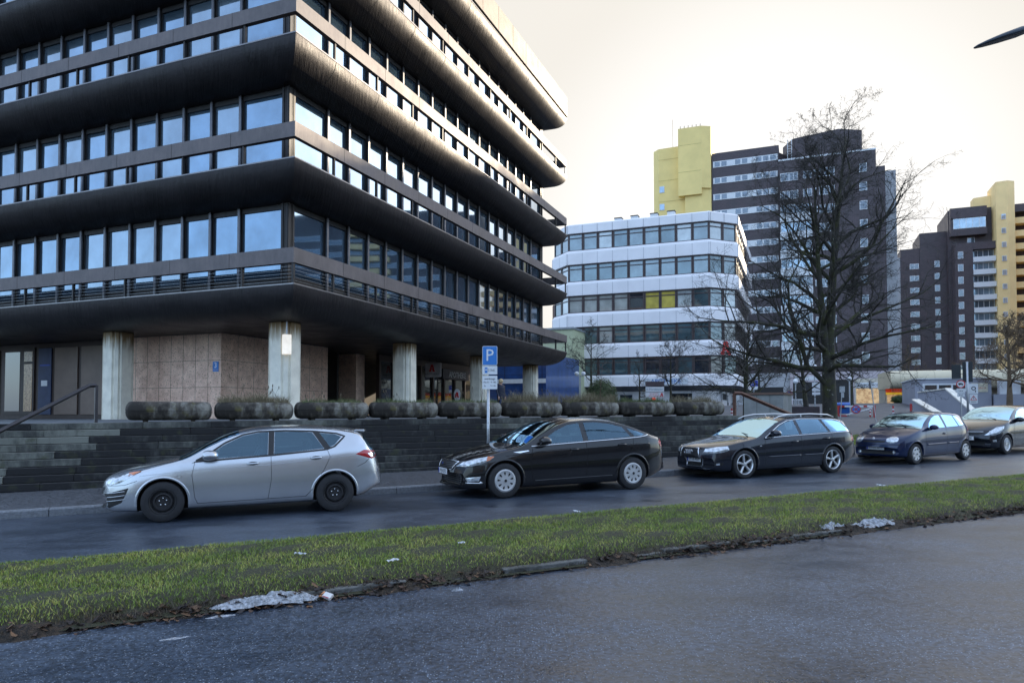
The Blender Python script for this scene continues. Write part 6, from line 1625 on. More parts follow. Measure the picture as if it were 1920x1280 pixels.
car6.patch([(1.5, 1.15), (1.75, 1.5), (2.0, 1.66), (2.4, 1.70), (2.45, 1.13)], 'side', m=GLS6, name=W_); car6.patch([(2.55, 1.14), (2.52, 1.70), (3.5, 1.70), (3.55, 1.15)], 'side', m=GLS6, name=W_)
car6.uvpatch(1.0, 1.92, 9.7, GLS6, 'windscreen'); car6.wheel('cap7'); car6.mirror_(1.5, 1.2, .88, TEAL, 1.2)
car6.patch([(.1, .72), (.35, .88), (.6, .92), (.5, .78), (.3, .70)], 'side', m=LENS, name='headlight', bulge=.012)
# ------------------------------------------------------------------ terrace, steps, planters
ROW = 0.153; TREAD = .20; DTOP = 19.15
STONE = bpy.data.materials.new('weathered_step_stone'); STONE.use_nodes = True
def stone_nodes(M_, c_dark, c_mid, c_light, moss, sc1=.55, pos=(.66, .82, 1.0)):
    t, b = nodes(M_); b.inputs['Roughness'].default_value = .85; L = t.links
    tc = t.nodes.new('ShaderNodeTexCoord'); at = t.nodes.new('ShaderNodeAttribute'); at.attribute_name = 'tone'
    n1 = t.nodes.new('ShaderNodeTexNoise'); n1.inputs['Scale'].default_value = sc1; n1.inputs['Detail'].default_value = 7; n1.inputs['Roughness'].default_value = .65
    n2 = t.nodes.new('ShaderNodeTexNoise'); n2.inputs['Scale'].default_value = 7; n2.inputs['Detail'].default_value = 6; n2.inputs['Roughness'].default_value = .7
    mp = t.nodes.new('ShaderNodeMapping'); mp.inputs['Scale'].default_value = (1, 1, .45); L.new(tc.outputs['Object'], mp.inputs[0]); L.new(mp.outputs[0], n1.inputs['Vector']); L.new(mp.outputs[0], n2.inputs['Vector'])
    a = t.nodes.new('ShaderNodeMath'); a.operation = 'MULTIPLY_ADD'; a.inputs[1].default_value = .55; L.new(n2.outputs['Fac'], a.inputs[0]); L.new(n1.outputs['Fac'], a.inputs[2])
    a2 = t.nodes.new('ShaderNodeMath'); a2.operation = 'MULTIPLY_ADD'; a2.inputs[1].default_value = .20; L.new(at.outputs['Fac'], a2.inputs[0]); L.new(a.outputs[0], a2.inputs[2])
    r = t.nodes.new('ShaderNodeValToRGB'); e = r.color_ramp.elements; e[0].position = pos[0]; e[1].position = pos[2]; e[0].color = c_dark + (1,); e[1].color = c_light + (1,); q = e.new(pos[1]); q.color = c_mid + (1,)
    L.new(a2.outputs[0], r.inputs[0])
    n3 = t.nodes.new('ShaderNodeTexNoise'); n3.inputs['Scale'].default_value = 3.2; n3.inputs['Detail'].default_value = 5; L.new(tc.outputs['Object'], n3.inputs['Vector'])
    r3 = t.nodes.new('ShaderNodeValToRGB'); r3.color_ramp.elements[0].position = .58; r3.color_ramp.elements[1].position = .70; L.new(n3.outputs['Fac'], r3.inputs[0])
    mf = t.nodes.new('ShaderNodeMath'); mf.operation = 'MULTIPLY'; mf.inputs[1].default_value = .6; L.new(r3.outputs[0], mf.inputs[0])
    mx = t.nodes.new('ShaderNodeMixRGB'); mx.inputs[2].default_value = moss + (1,); L.new(mf.outputs[0], mx.inputs[0]); L.new(r.outputs[0], mx.inputs[1]); L.new(mx.outputs[0], b.inputs['Base Color'])
    n4 = t.nodes.new('ShaderNodeTexNoise'); n4.inputs['Scale'].default_value = 45; n4.inputs['Detail'].default_value = 4; L.new(tc.outputs['Object'], n4.inputs['Vector'])
    bu = t.nodes.new('ShaderNodeBump'); bu.inputs['Strength'].default_value = .5; bu.inputs['Distance'].default_value = .01; L.new(n4.outputs['Fac'], bu.inputs['Height']); L.new(bu.outputs[0], b.inputs['Normal'])
stone_nodes(STONE, (.012, .012, .013), (.062, .064, .058), (.17, .175, .15), (.045, .05, .02))
rnd = random.Random(21)
b = MB(); tones = []
def block(s0, s1, d0, d1, zt0, zt1, h, tone, j=0):
    q = [(s0, d0), (s1, d0), (s1, d1), (s0, d1)]; zt = [zt0, zt1, zt1, zt0]; r = .008
    lo = [b.av(SD(*q[i]) + (zt[i] - h,)) for i in range(4)]
    md = [b.av(SD(*q[i]) + (zt[i] - r,)) for i in range(4)]
    q2 = [(s0 + r, d0 + r), (s1 - r, d0 + r), (s1 - r, d1), (s0 + r, d1)]
    tp = [b.av(SD(*q2[i]) + (zt[i],)) for i in range(4)]
    b.face(lo[::-1]); b.face(tp)
    for i in range(4): b.face((lo[i], lo[(i + 1) % 4], md[(i + 1) % 4], md[i])); b.face((md[i], md[(i + 1) % 4], tp[(i + 1) % 4], tp[i]))
    tones.extend([tone] * 12)
SEND = 17.75
for k in range(0, 11):
    s = -16 + rnd.uniform(0, 1); d0 = DTOP - TREAD * k
    while s < SEND:
        e = min(s + rnd.choice((1.0, 1.25, 1.5, 1.5, 1.9)) * (1.5 if k == 0 else 1), SEND)
        zt0, zt1 = ter_z(s) - ROW * k, ter_z(e) - ROW * k
        if zt1 > road_z(e) + .13 and e - s > .1:
            j = rnd.uniform(-.014, .014) * (k > 0); t_ = rnd.uniform(-.6, .6) + (1.15 if s < -1.7 - .35 * k and k > 0 else -.9 if k > 0 else .1) + (.9 if rnd.random() < .08 else 0)
            block(s + .004, e - .004, d0 + j, d0 + (TREAD + .35 if k else .5), zt0 - .001 * (k > 0), zt1 - .001 * (k > 0), ROW - .013, t_)
        s = e
o = b.build('stepped_wall', STONE, None)
at = o.data.attributes.new('tone', 'FLOAT', 'POINT'); at.data.foreach_set('value', np.array(tones, dtype=np.float32))
tag(o, 'long stepped wall of dark weathered stone blocks below the planters', 'wall')
b = MB(); ids = []
for s in fr(-45, SEND, 30): ids.append([b.av(SD(s, d) + (ter_z(s) - (.02 if d < 19.6 else 0),)) for d in (19.3, 19.64, 30, 45, 75)])
for i in range(30):
    for j in range(4): b.face((ids[i][j], ids[i + 1][j], ids[i + 1][j + 1], ids[i][j + 1]))
q0 = ids[-1]; lo = [b.av(SD(SEND, d) + (-.5,)) for d in (19.3, 19.64, 30, 45, 75)]
for j in range(4): b.face((q0[j], q0[j + 1], lo[j + 1], lo[j]))
b.build('terrace', mat('terrace_paving', (.13, .14, .15), .75, var=.25, scale=2.5, bump=.3, bscale=30), None)['kind'] = 'structure'
b = MB(); b.M = Matrix.Rotation(SROT, 4, 'Z'); b.prism([(-16, 19.05), (SEND - .02, 19.05), (SEND - .02, 19.3), (-16, 19.3)], -.3, 1.25)
b.build('terrace_fill', WELL, None)['kind'] = 'structure'

PLM = bpy.data.materials.new('mossy_planter_concrete'); PLM.use_nodes = True
stone_nodes(PLM, (.020, .016, .012), (.070, .060, .048), (.22, .21, .18), (.10, .085, .012), 1.7, (.68, .82, .98))
PLSOIL = mat('planter_soil', (.03, .022, .015), .95, bump=.8, bscale=30)
def sd_from_px(px, d):
    r = (px - 960) / F; Y = d / (.907 - .421 * r); return Y * (.907 * r + .421)
edges = [(233, 399), (403, 554), (557, 697), (700, 828), (831, 948), (952, 1062), (1064.5, 1169), (1171, 1273), (1275, 1367)]
labs = ['bare stone planter at the left end of the row, without any grass', 'mossy planter with dry grass in front of the corner column', 'planter with short green weeds in front of the pink stone wall', 'planter with low moss in front of the second column',
        'planter with sparse stalks just left of the parking sign pole and behind it', 'planter heaped with dry brown brush right of the parking sign', 'planter below the round evergreen bush', 'planter with green tufts in front of the white office house', 'planter with thin brush at the right end of the row']
def grass_tuft(parent, n, rx, ry, z, hmin, hmax, m, seed, name, lean=.7, wid=.0035):
    g = np.random.default_rng(seed); x = g.uniform(-rx, rx, n); y = g.uniform(-ry, ry, n); b = MB(); ton = []
    clump = .4 + .9 * (np.sin(x * 5 + seed) * np.sin(y * 7 + seed * 2) * .5 + .5)
    for i in range(n):
        h = g.uniform(hmin, hmax) * clump[i]; a = g.uniform(0, 6.28); l = g.uniform(0, lean) * h; c, s_ = math.cos(a), math.sin(a); a2 = g.uniform(0, 6.28); wx, wy = math.cos(a2) * wid, math.sin(a2) * wid
        p = Vector((x[i], y[i], z)); v0 = b.av(p - Vector((wx, wy, 0))); v1 = b.av(p + Vector((wx, wy, 0))); v2 = b.av(p + Vector((c * l * .3 + wx * .6, s_ * l * .3 + wy * .6, h * .6))); v3 = b.av(p + Vector((c * l * .3 - wx * .6, s_ * l * .3 - wy * .6, h * .6))); v4 = b.av(p + Vector((c * l, s_ * l, h)))
        b.face((v0, v1, v2, v3)); b.face((v3, v2, v4)); ton += [g.random()] * 5
    o = b.build(name, m, parent); at = o.data.attributes.new('tone', 'FLOAT', 'POINT'); at.data.foreach_set('value', np.array(ton, dtype=np.float32)); o['kind'] = 'stuff'
    return o
BRUSH = blademat('brush_blades', (.07, .055, .03), (.20, .16, .09), (.30, .27, .17))
GREENW = blademat('weed_blades', (.03, .05, .015), (.08, .11, .03), (.2, .19, .08))
for i, (pa, pb_) in enumerate(edges):
    s0, s1 = sd_from_px(pa, 19.45), sd_from_px(pb_, 19.45); sm_ = (s0 + s1) / 2; hl = (s1 - s0) / 2; wd = .46; H = .44 if i else .46
    x, y = SD(sm_, 19.45 + wd); pl = empty('stone_planter', (x, y, ter_z(sm_) + .04), SROT, labs[i], 'planter', 'stone planters along the terrace edge')
    b = MB(); rows = [(0, .70), (.02, .82), (.06, .91), (.12, .975), (.213, 1.0), (.218, .975), (.226, .975), (.231, 1.0), (.30, .985), (.37, .93), (.42, .84), (.44, .77), (.43, .70), (.40, .68)]
    n = 56; rr_ = random.Random(i * 7 + 1); rings = []
    for z, k in rows:
        ring_ = []
        for q in range(n):
            a = 2 * math.pi * q / n; c, s_ = math.cos(a), math.sin(a)
            rx = hl - .5 * wd; ex = abs(c) ** .5 * (1 if c > 0 else -1); ey = abs(s_) ** .55 * (1 if s_ > 0 else -1)
            xx = ex * (hl - (1 - k) * wd * .9); yy = ey * wd * k
            pinch = 1 - .09 * math.exp(-((xx / hl - .08) / .13) ** 2) * (abs(z / .44 - .5) * 2) ** 1.5
            ring_.append(b.av((xx, yy * pinch, z * H / .44)))
        rings.append(ring_)
    for r_ in range(len(rings) - 1):
        for q in range(n): b.face((rings[r_][q], rings[r_][(q + 1) % n], rings[r_ + 1][(q + 1) % n], rings[r_ + 1][q]))
    b.face(rings[0][::-1]); o = b.build('bowl', PLM, pl, smooth=True, auto=45)
    b = MB(); b.face([b.av((math.copysign(abs(math.cos(a)) ** .75, math.cos(a)) * (hl - .2), math.copysign(abs(math.sin(a)) ** .6, math.sin(a)) * wd * .70, .415 * H / .44)) for a in [2 * math.pi * q / 24 for q in range(24)]]); b.build('soil', PLSOIL, pl)
    for fx in (-.55, .55): MB().box(fx * hl - .05, fx * hl + .05, -.3, .3, -.045, .015).build('foot_block', PLM, pl)
    
    z_ = .41 * H / .44
    if i in (1, 5, 6, 8): grass_tuft(pl, 2200 if i != 8 else 1200, hl * .88, wd * .7, z_ - .02, .10, .42 if i in (5, 6) else .32, BRUSH, i, 'dry_grass', 1.3, .006)
    if i in (2, 3, 4, 7, 6): grass_tuft(pl, 1300 if i != 7 else 2000, hl * .84, wd * .72, z_ - .02, .05, .19 if i != 7 else .25, GREENW, i + 20, 'green_weeds', .9, .006)
    if i: 
        g = random.Random(i + 5); b = MB()
        for q in range((0, 12, 8, 5, 9, 9, 12, 7, 5)[i]):
            x0 = g.uniform(-hl * .8, hl * .8); h = g.uniform(.18, .55 if i in (1, 4, 5, 7) else .35); lx = g.uniform(-.2, .2)
            pts = [(x0, g.uniform(-.2, .2), z_), (x0 + lx * .4, 0, z_ + h * .6), (x0 + lx, 0, z_ + h)]; b.tube(pts, [.005, .004, .003], 3)
            if g.random() < .6: b.sphere(pts[-1], .022, 5, 4, (.6, .6, 2))
        b.build('dead_stalks', mat('dead_stalk', (.12, .09, .055), .8, var=.3), pl)
        if i in (4, 6): 
            b = MB().tube([(hl * .4, 0, z_), (hl * .45, 0, z_ + .6), (hl * .55, .05, z_ + 1.3)], [.008, .006, .003], 4)
            for q in range(7): zz = z_ + .3 + q * .14; b.tube([(hl * .45, 0, zz), (hl * .45 + (.14 if q % 2 else -.12), 0, zz + .16)], [.004, .002], 3)
            b.build('tall_stalk', mat('red_stalk', (.11, .035, .03), .7), pl)
# hand rails
def rail(name, pts, r, m, label, posts):
    t = empty(name, pts[0], 0, label, 'handrail'); P0 = Vector(pts[0])
    MB().tube([Vector(p) - P0 for p in pts], r, 4).build('rail', m, t)
    for a, b_ in posts: MB().tube([Vector(a) - P0, Vector(b_) - P0], r * .9, 4).build('post', m, t)
    return t
Ys = 17.2; A = P(181, 722, Ys); B = P(167, 723, Ys - .1); C_ = P(-6, 811, Ys - 2.1); D_ = P(-160, 905, Ys - 3.6); base = P(181, 793, Ys)
sA, dA = toSD(A.x, A.y); base.z = ter_z(sA) - .2
sD, dD = toSD(D_.x, D_.y)
rail('handrail', [A, B, C_, D_], .05, DARKMET, 'dark square handrail running down the steps at the left edge', [(A, (A.x, A.y, base.z)), (D_, (D_.x, D_.y, road_z(sD) + .1)), (C_, (C_.x, C_.y, C_.z - .95))])
A = P(1377, 737, 25.0); B = P(1389, 737, 25.0); C_ = P(1497, 783, 26.5); sA, dA = toSD(A.x, A.y)
rail('handrail', [A, B, C_], .07, RUST, 'rust brown handrail slanting down past the concrete block right of the planters', [(A, (A.x, A.y, ter_z(sA) - .3)), (C_, (C_.x, C_.y, .5))])
# concrete block wall with brown coping
RC = mat('raw_concrete', (.24, .25, .24), .85, var=.2, scale=1.6, bump=.3, bscale=25)
A = P(1395, 772, 28.2); B = P(1469, 772, 27.4); L_ = (B - A).length; rz = math.atan2(B.y - A.y, B.x - A.x)
cw = empty('concrete_wall', (A.x, A.y, 0), rz, 'short raw concrete wall block with a brown coping right of the planters', 'wall')
MB().box(0, L_, 0, 1.6, .3, P(1430, 740, 27.8).z).build('wall', RC, cw, bevel=.01)
z_ = P(1430, 740, 27.8).z; MB().box(-.05, L_ + .05, -.06, 1.66, z_ + .003, z_ + .09).build('coping', mat('brown_coping', (.12, .07, .05), .6, var=.15), cw)
b = MB()
for k in (1, 2): b.box(L_ * k / 3 - .006, L_ * k / 3 + .006, -.004, 0, .4, z_ - .01)
b.build('joints', SEAM, cw)
A = P(1472, 772, 33); B = P(1537, 772, 33); 
b = MB().box(0, (B - A).length, 0, .4, .4, P(1500, 762, 33).z); o = b.build('low_wall', mat('brown_low_wall', (.06, .045, .05), .8, var=.2), None, loc=(A.x, A.y, 0)); tag(o, 'low dark brown wall left of the big tree trunk', 'wall')

# ------------------------------------------------------------------ signs, lamps, barriers
def solve_ground(px, py, f=None, lo=8., hi=120.):
    f = f or (lambda x, y: plaza_z(*toSD(x, y)))
    for _ in range(60):
        Y = (lo + hi) / 2; q = P(px, py, Y)
        if q.z > f(q.x, q.y): lo = Y
        else: hi = Y
    return P(px, py, Y)
def facing(x, y, extra=0): return -math.atan2(x, y) + extra          # local -y looks back at the camera
def round_rect(w, h, r, n=5):
    pts = []
    for cx, cy, a0 in ((w / 2 - r, h / 2 - r, 0), (-w / 2 + r, h / 2 - r, 90), (-w / 2 + r, -h / 2 + r, 180), (w / 2 - r, -h / 2 + r, 270)):
        for k in range(n + 1): a = R(a0 + 90 * k / n); pts.append((cx + r * math.cos(a), cy + r * math.sin(a)))
    return pts
FACE = lambda x, y, z: Matrix(((1, 0, 0, x), (0, 0, -1, y), (0, 1, 0, z), (0, 0, 0, 1)))   # xy plane -> xz plane facing -y
def plate_(parent, name, pts, z, m, x=0, y=0, th=.006, front=0):
    b = MB(); b.M = FACE(x, y, z); b.prism(pts, front, front + th); return b.build(name, m, parent)
# parking sign
x, y = SD(sd_from_px(915.5, 15.6), 15.6); zb = road_z(toSD(x, y)[0]) + .12; Yp = y
def zpx(py, Y): return P(960, py, Y).z
pk = empty('parking_sign', (x, y, zb), facing(x, y, R(-8)), 'blue parking sign with two white plates on a grey pole behind the black car', 'sign')
MB().tube([(0, 0, 0), (0, 0, zpx(729, Yp) - zb + .06)], .036, 12).build('pole', STEEL, pk, smooth=True)
w = 28 / F * Yp; k = Yp / F
zc_ = zpx(667, Yp) - zb
p1 = plate_(pk, 'parking_plate', round_rect(w, 36 * k, .03), zc_, SIGNWHITE, .045, -.05)
plate_(p1, 'blue_field', round_rect(w - .022, 36 * k - .022, .022), zc_, SIGNBLUE, .045, -.05, .003, .0065)
MB().text('P', .40, FACE(.040, -.062, zc_), ext=.001, sx=1.0).build('letter', SIGNWHITE, p1)
zc_ = zpx(694, Yp) - zb; p2 = plate_(pk, 'duration_plate', round_rect(w, 16 * k, .012), zc_, SIGNWHITE, .045, -.05)
b = MB(); o = plate_(p2, 'disc_field', round_rect(.065, .13, .004), zc_, SIGNBLUE, -.045, -.05, .003, .0065)
plate_(p2, 'disc_symbol', round_rect(.045, .022, .004), zc_ + .0, SIGNWHITE, -.045, -.05, .002, .0096); plate_(p2, 'disc_arrow', [(-.012, 0), (.012, 0), (0, .03)], zc_ + .018, SIGNWHITE, -.045, -.05, .002, .0096)
MB().text('2 Std.', .075, FACE(.085, -.060, zc_), ext=.0006).build('lettering', INK, p2)
zc_ = zpx(717, Yp) - zb; p3 = plate_(pk, 'hours_plate', round_rect(w, 25 * k, .012), zc_, SIGNWHITE, .045, -.05)
b = MB(); b.text('werktags', .072, FACE(.045, -.060, zc_ + .088), ext=.0006); b.text('Mo-Fr  9-18h', .056, FACE(.045, -.060, zc_ + .005), ext=.0006); b.text('Sa       9-14h', .056, FACE(.045, -.060, zc_ - .08), ext=.0006); b.build('lettering', INK, p3)
plate_(pk, 'sticker', round_rect(.05, .12, .004), 1.15, SIGNWHITE, 0, -.037, .002)

def globe_lamp(px, py_ball, Y, r, label, m=None, double=0, py_base=None):
    q = P(px, py_ball, Y); sx, sy = toSD(q.x, q.y); zb = ter_z(sx) if sx < SEND else plaza_z(sx, sy)
    t = empty('globe_lamp', (q.x, q.y, zb), facing(q.x, q.y), label, 'lamp'); h = q.z - zb
    MB().tube([(0, 0, 0), (0, 0, h - r * (1 if not double else .8))], .05, 8).build('pole', m or STEEL, t)
    G = mat('opal_globe', (.72, .74, .76), .3, var=.03)
    if double:
        MB().tube([(-double, 0, h - r), (0, 0, h - r * 1.2), (double, 0, h - r)], .025, 6).build('arm', m or STEEL, t)
        for sx in (-1, 1): MB().sphere((sx * double, 0, h), r, 16, 10).build('globe', G, t, smooth=True)
    else: MB().sphere((0, 0, h), r, 16, 10).build('globe', G, t, smooth=True)
globe_lamp(1087.7, 700.4, 46, .145, 'pale lamp post with two white globes left of the round bush', double=.21)
globe_lamp(1527, 687, 52, .17, 'white ball lamp just left of the big trunk, above the white notice board')
globe_lamp(1592.5, 710, 48, .16, 'pale lamp post with a white globe right of the big tree, above the blue bin')
globe_lamp(1491.5, 715, 58, .2, 'slim globe lamp in front of the dark doorway left of the big tree')
# round evergreen bush
LEAFM = mat('evergreen_leaf', (.030, .058, .014), .5, var=.4, scale=3, col2=(.075, .11, .03))
def leaf_ball(name, c, rx, ry, rz, n, ls, seed, label, cat='bush', m=None, holes=.0, parent_trunk=True, lump=.08, **k):
    g = np.random.default_rng(seed); t = empty(name, c, 0, label, cat, **k); b = MB()
    MB().sphere((0, 0, rz), 1, 20, 12, (rx * .80, ry * .80, rz * .80)).build('inner_twigs', mat('bush_core', (.018, .024, .010), .9, var=.3), t, smooth=True)
    for i in range(n):
        u = g.normal(size=3); u /= np.linalg.norm(u); rr = g.uniform(.80, 1.0) * (1 + lump * math.sin(u[0] * 7 + seed) * math.sin(u[2] * 6 + u[1] * 5))
        p = Vector((u[0] * rx * rr, u[1] * ry * rr, rz + u[2] * rz * rr)); a = Vector(g.normal(size=3)).normalized(); n_ = (Vector(u) + Vector(g.normal(size=3)) * .5).normalized(); e = n_.cross(a).normalized(); f = n_.cross(e); l = ls * g.uniform(.6, 1.3)
        b.poly([p - e * l * .3, p + f * l, p + e * l * .3, p - f * l * .6])
    b.build('foliage', m or LEAFM, t); return t
q = P(1128.5, 757, 40); leaf_ball('round_bush', (q.x, q.y, ter_z(10)), .90, .85, (zpx(709, 40) - ter_z(10)) / 2, 9000, .05, 3, 'dense round evergreen bush behind the planters in front of the white office house')
q = P(1688, 756, 68); leaf_ball('box_hedge', (q.x, q.y, zpx(757, 68)), .85, .6, .42, 2500, .09, 5, 'low dark hedge in front of the lit snack bar', 'hedge', lump=.15)
# white directory sign stack
q = P(1228, 772, 38); t = empty('directory_sign', (q.x, q.y, ter_z(14)), facing(q.x, q.y), 'brown panel above two white shop boards on posts behind the planters', 'sign'); k = 38 / F; zz = lambda py: zpx(py, 38) - ter_z(14)
for sx in (-1, 1): MB().tube([(sx * .42, .03, 0), (sx * .42, .03, zz(716))], .03, 6).build('post', STEEL, t)
w = 34 * k
for (ya, yb, m_, nm) in ((715, 723.5, mat('brown_sign', (.06, .035, .04), .5), 'top_panel'), (725, 734, SIGNWHITE, 'shop_panel'), (735.5, 744.5, SIGNWHITE, 'shop_panel')):
    MB().box(-w / 2, w / 2, -.02, .02, zz(yb), zz(ya)).build(nm, m_, t)
b = MB(); b.text('m Mundexpert', .15, FACE(0, -.024, zz(729.5))); b.build('lettering', mat('teal_ink', (.1, .25, .3), .5), t)
b = MB(); b.text('QUIDDE', .11, FACE(-.06, -.024, zz(738))); b.text('APOTHEKE', .11, FACE(-.06, -.024, zz(742))); b.build('lettering', SIGNRED, t)
b = MB(); a_logo(b, FACE(.36, -.022, zz(740)), .2); b.build('emblem', SIGNRED, t)
q = P(1226, 748.5, 37); o = MB().sphere((0, 0, 0), .085, 8, 6, (1.2, .5, 1)).tube([(0, 0, -.4), (0, 0, 0)], .01, 4).build('red_reflector', mat('red_signal', (.8, .03, .02), .4, emis=(1, .05, .02), estr=.4), None, loc=q); tag(o, 'small red marker above the planters below the directory sign', 'marker')  # red spot whose material glows by itself

def circle(r, n=28): return [(r * math.cos(2 * math.pi * k / n), r * math.sin(2 * math.pi * k / n)) for k in range(n)]
def annulus(b, r0, r1, y, n=28):
    a = [b.av((r0 * math.cos(2 * math.pi * k / n), r0 * math.sin(2 * math.pi * k / n), y)) for k in range(n)]; c = [b.av((r1 * math.cos(2 * math.pi * k / n), r1 * math.sin(2 * math.pi * k / n), y)) for k in range(n)]
    for k in range(n): b.face((a[k], a[(k + 1) % n], c[(k + 1) % n], c[k]))
def no_stop(parent, x, y, z, r, arrows=False):
    o = plate_(parent, 'sign_disc', circle(r), z, SIGNBLUE, x, y); b = MB(); b.M = FACE(x, y - .010, z); annulus(b, r * .80, r * 1.0, 0)
    for a in (45, 135):
        c, s_ = math.cos(R(a)), math.sin(R(a)); w_ = r * .09; L2 = r * .84
        b.poly([(c * L2 - s_ * w_, s_ * L2 + c * w_, .0), (-c * L2 - s_ * w_, -s_ * L2 + c * w_, .0), (-c * L2 + s_ * w_, -s_ * L2 - c * w_, .0), (c * L2 + s_ * w_, s_ * L2 - c * w_, .0)])
    b.build('red_marks', SIGNRED, o)
    if arrows:
        b = MB(); b.M = FACE(x, y - .013, z)
        for s_ in (1, -1): b.poly([(-.35 * r, s_ * r * .48 - .03 * r, 0), (.25 * r, s_ * r * .48 - .03 * r, 0), (.25 * r, s_ * r * .48 + .05 * r, 0), (-.35 * r, s_ * r * .48 + .05 * r, 0)]); b.poly([(-.55 * r, s_ * r * .48, 0), (-.3 * r, s_ * r * .48 - .14 * r, 0), (-.3 * r, s_ * r * .48 + .14 * r, 0)])
        b.build('arrows', SIGNWHITE, o)
# barrier left of the path
g1 = solve_ground(1606, 781); Yb = g1.y; k = Yb / F
t = empty('road_barrier', (g1.x, g1.y, g1.z), facing(g1.x, g1.y), 'red and white barrier carrying a round no stopping sign, beside the blue bin', 'barrier'); zz = lambda py: zpx(py, Yb) - g1.z; xx = lambda px: (px - 1606) * k
b = MB(); b.box(xx(1586), xx(1618), -.04, .04, zz(763), zz(759.7)); b.box(xx(1624), xx(1634), -.04, .04, zz(763), zz(759.7)); b.tube([(xx(1588), .0, zz(778)), (xx(1632), .0, zz(765))], .05, 6); b.build('white_bar', WHITE, t)
b = MB(); b.box(xx(1573), xx(1586) - .002, -.04, .04, zz(763), zz(759.7)); b.build('red_bar_end', REDP, t); MB().box(xx(1618) + .002, xx(1624) - .002, -.04, .04, zz(763), zz(759.7)).build('red_bar_middle', REDP, t); MB().box(xx(1573), xx(1577), -.05, .05, 0, zz(763)).build('red_post', REDP, t); MB().box(xx(1577), xx(1590), -.05, .05, zz(781), zz(778)).build('red_foot', REDP, t); MB().box(xx(1634.2), xx(1638), -.05, .05, -.2, zz(759)).build('red_post', REDP, t)
for j in range(3):
    b = MB(); b.tube([(xx(1629), .3 * j, 0), (xx(1629), .3 * j, zz(762) * .95)], .045, 8); o = b.build('bollard_post', REDP, t)
    b = MB()
    for q in range(3): b.tube([(xx(1629), .3 * j, .12 + q * .2), (xx(1629), .3 * j, .22 + q * .2)], .048, 8)
    b.build('white_bands', WHITE, o)
no_stop(t, xx(1605.4), -.09, zz(767), 8 * k, True)
# blue wheeled bin
g = solve_ground(1580, 779); k = g.y / F; t = empty('waste_container', g, facing(g.x, g.y), 'big blue plastic waste container on small wheels behind the barrier', 'container'); h = 25 * k; w = 13 * k
BB = mat('blue_bin_plastic', (.012, .11, .42), .4, var=.06)
b = MB(); b.xprism([(-.45, h * .16), (.35, h * .16), (.45, h * .78), (-.5, h * .78)], -w * .92, w * .92); b.build('tub', BB, t, bevel=.02)
b = MB(); b.xprism([(-.56, h * .785), (.5, h * .785), (.46, h * .92), (0, h), (-.5, h * .90)], -w, w); b.build('lid', BB, t, bevel=.02)
for sx in (-1, 1):
    for sy in (-.3, .3): MB().lathe([(.02, -.03), (.09, -.03), (.09, .03), (.02, .03)], 12, 'x', c=(sx * w * .75, sy, .09)).build('wheel', BLACK, t)
MB().box(-.14, .2, -.56, -.52, h * .55, h * .66).build('pocket_marks', BLACK, t)
# leaning post with a narrow blue panel
g = solve_ground(1643, 791); k = g.y / F; t = empty('leaning_sign_post', g, facing(g.x, g.y), 'thin leaning grey post with a dark sign seen edge-on, right of the barrier', 'sign')
h = 78 * k; MB().tube([(0, 0, 0), (-9 * k, 0, h)], .025, 8).build('pole', STEEL, t); b = MB(); b.M = Matrix.Translation((-9.6 * k, 0, h - .25)) @ Matrix.Rotation(R(80), 4, 'Z'); b.box(-.2, .2, -.01, .01, -.22, .22); b.build('panel', SIGNBACK, t)
# parking meter like box on a post
g = solve_ground(1580, 787); k = g.y / F; t = empty('sign_post', g, facing(g.x, g.y), 'small grey box sign on a leaning post in front of the blue bin', 'sign')
MB().tube([(-4 * k, 0, 0), (0, 0, 62 * k)], .025, 8).build('pole', STEEL, t); MB().box(-4.5 * k, 4.5 * k, -.03, .03, 52 * k, 63 * k).build('panel', STEEL, t); MB().box(-2 * k, 3 * k, -.04, .02, 42 * k, 51 * k).build('small_panel', STEEL, t)
# striped bollards
for px, py, py0, lb in ((1675, 775, 760.5, 'red and white bollard standing on the sloping path'), (1495.5, 775, 763, 'red and white bollard in front of the low brown wall'), (1372, 777, 765, 'red and white bollard behind the last planter')):
    g = solve_ground(px, py + 4); k = g.y / F; t = empty('bollard', g, 0, lb, 'bollard', 'red and white bollards'); h = (py + 4 - py0) * k
    MB().tube([(0, 0, 0), (0, 0, h)], .055, 10).build('post', REDP, t); b = MB()
    for q in range(2): b.tube([(0, 0, h * (.18 + .36 * q)), (0, 0, h * (.36 + .36 * q))], .058, 10)
    b.build('white_bands', WHITE, t)
# right hand barrier
g = solve_ground(1745, 772); k = g.y / F; t = empty('road_barrier', g, facing(g.x, g.y), 'long white barrier bar with a red middle in front of the ramp walls', 'barrier'); zz = lambda py: zpx(py, g.y) - g.z; xx = lambda px: (px - 1745) * k
b = MB(); b.box(xx(1752), xx(1770), -.04, .04, zz(762), zz(759)); b.box(xx(1786), xx(1810), -.04, .04, zz(761.4), zz(758.4)); b.box(xx(1750), xx(1752) - .004, -.04, .04, 0, zz(758)); b.box(xx(1743), xx(1745), -.03, .03, 0, zz(761)); b.build('white_bar', WHITE, t)
b = MB(); b.box(xx(1770) + .003, xx(1786) - .003, -.04, .04, zz(762), zz(759)); MB().box(xx(1711), xx(1715), -.06, .06, -.1, zz(756.5)).build('red_post', REDP, t); b.box(xx(1718), xx(1743) - .003, -.03, .03, zz(764), zz(762)); b.box(xx(1717.5), xx(1720), -.03, .03, 0, zz(762)); b.build('red_frame', REDP, t)
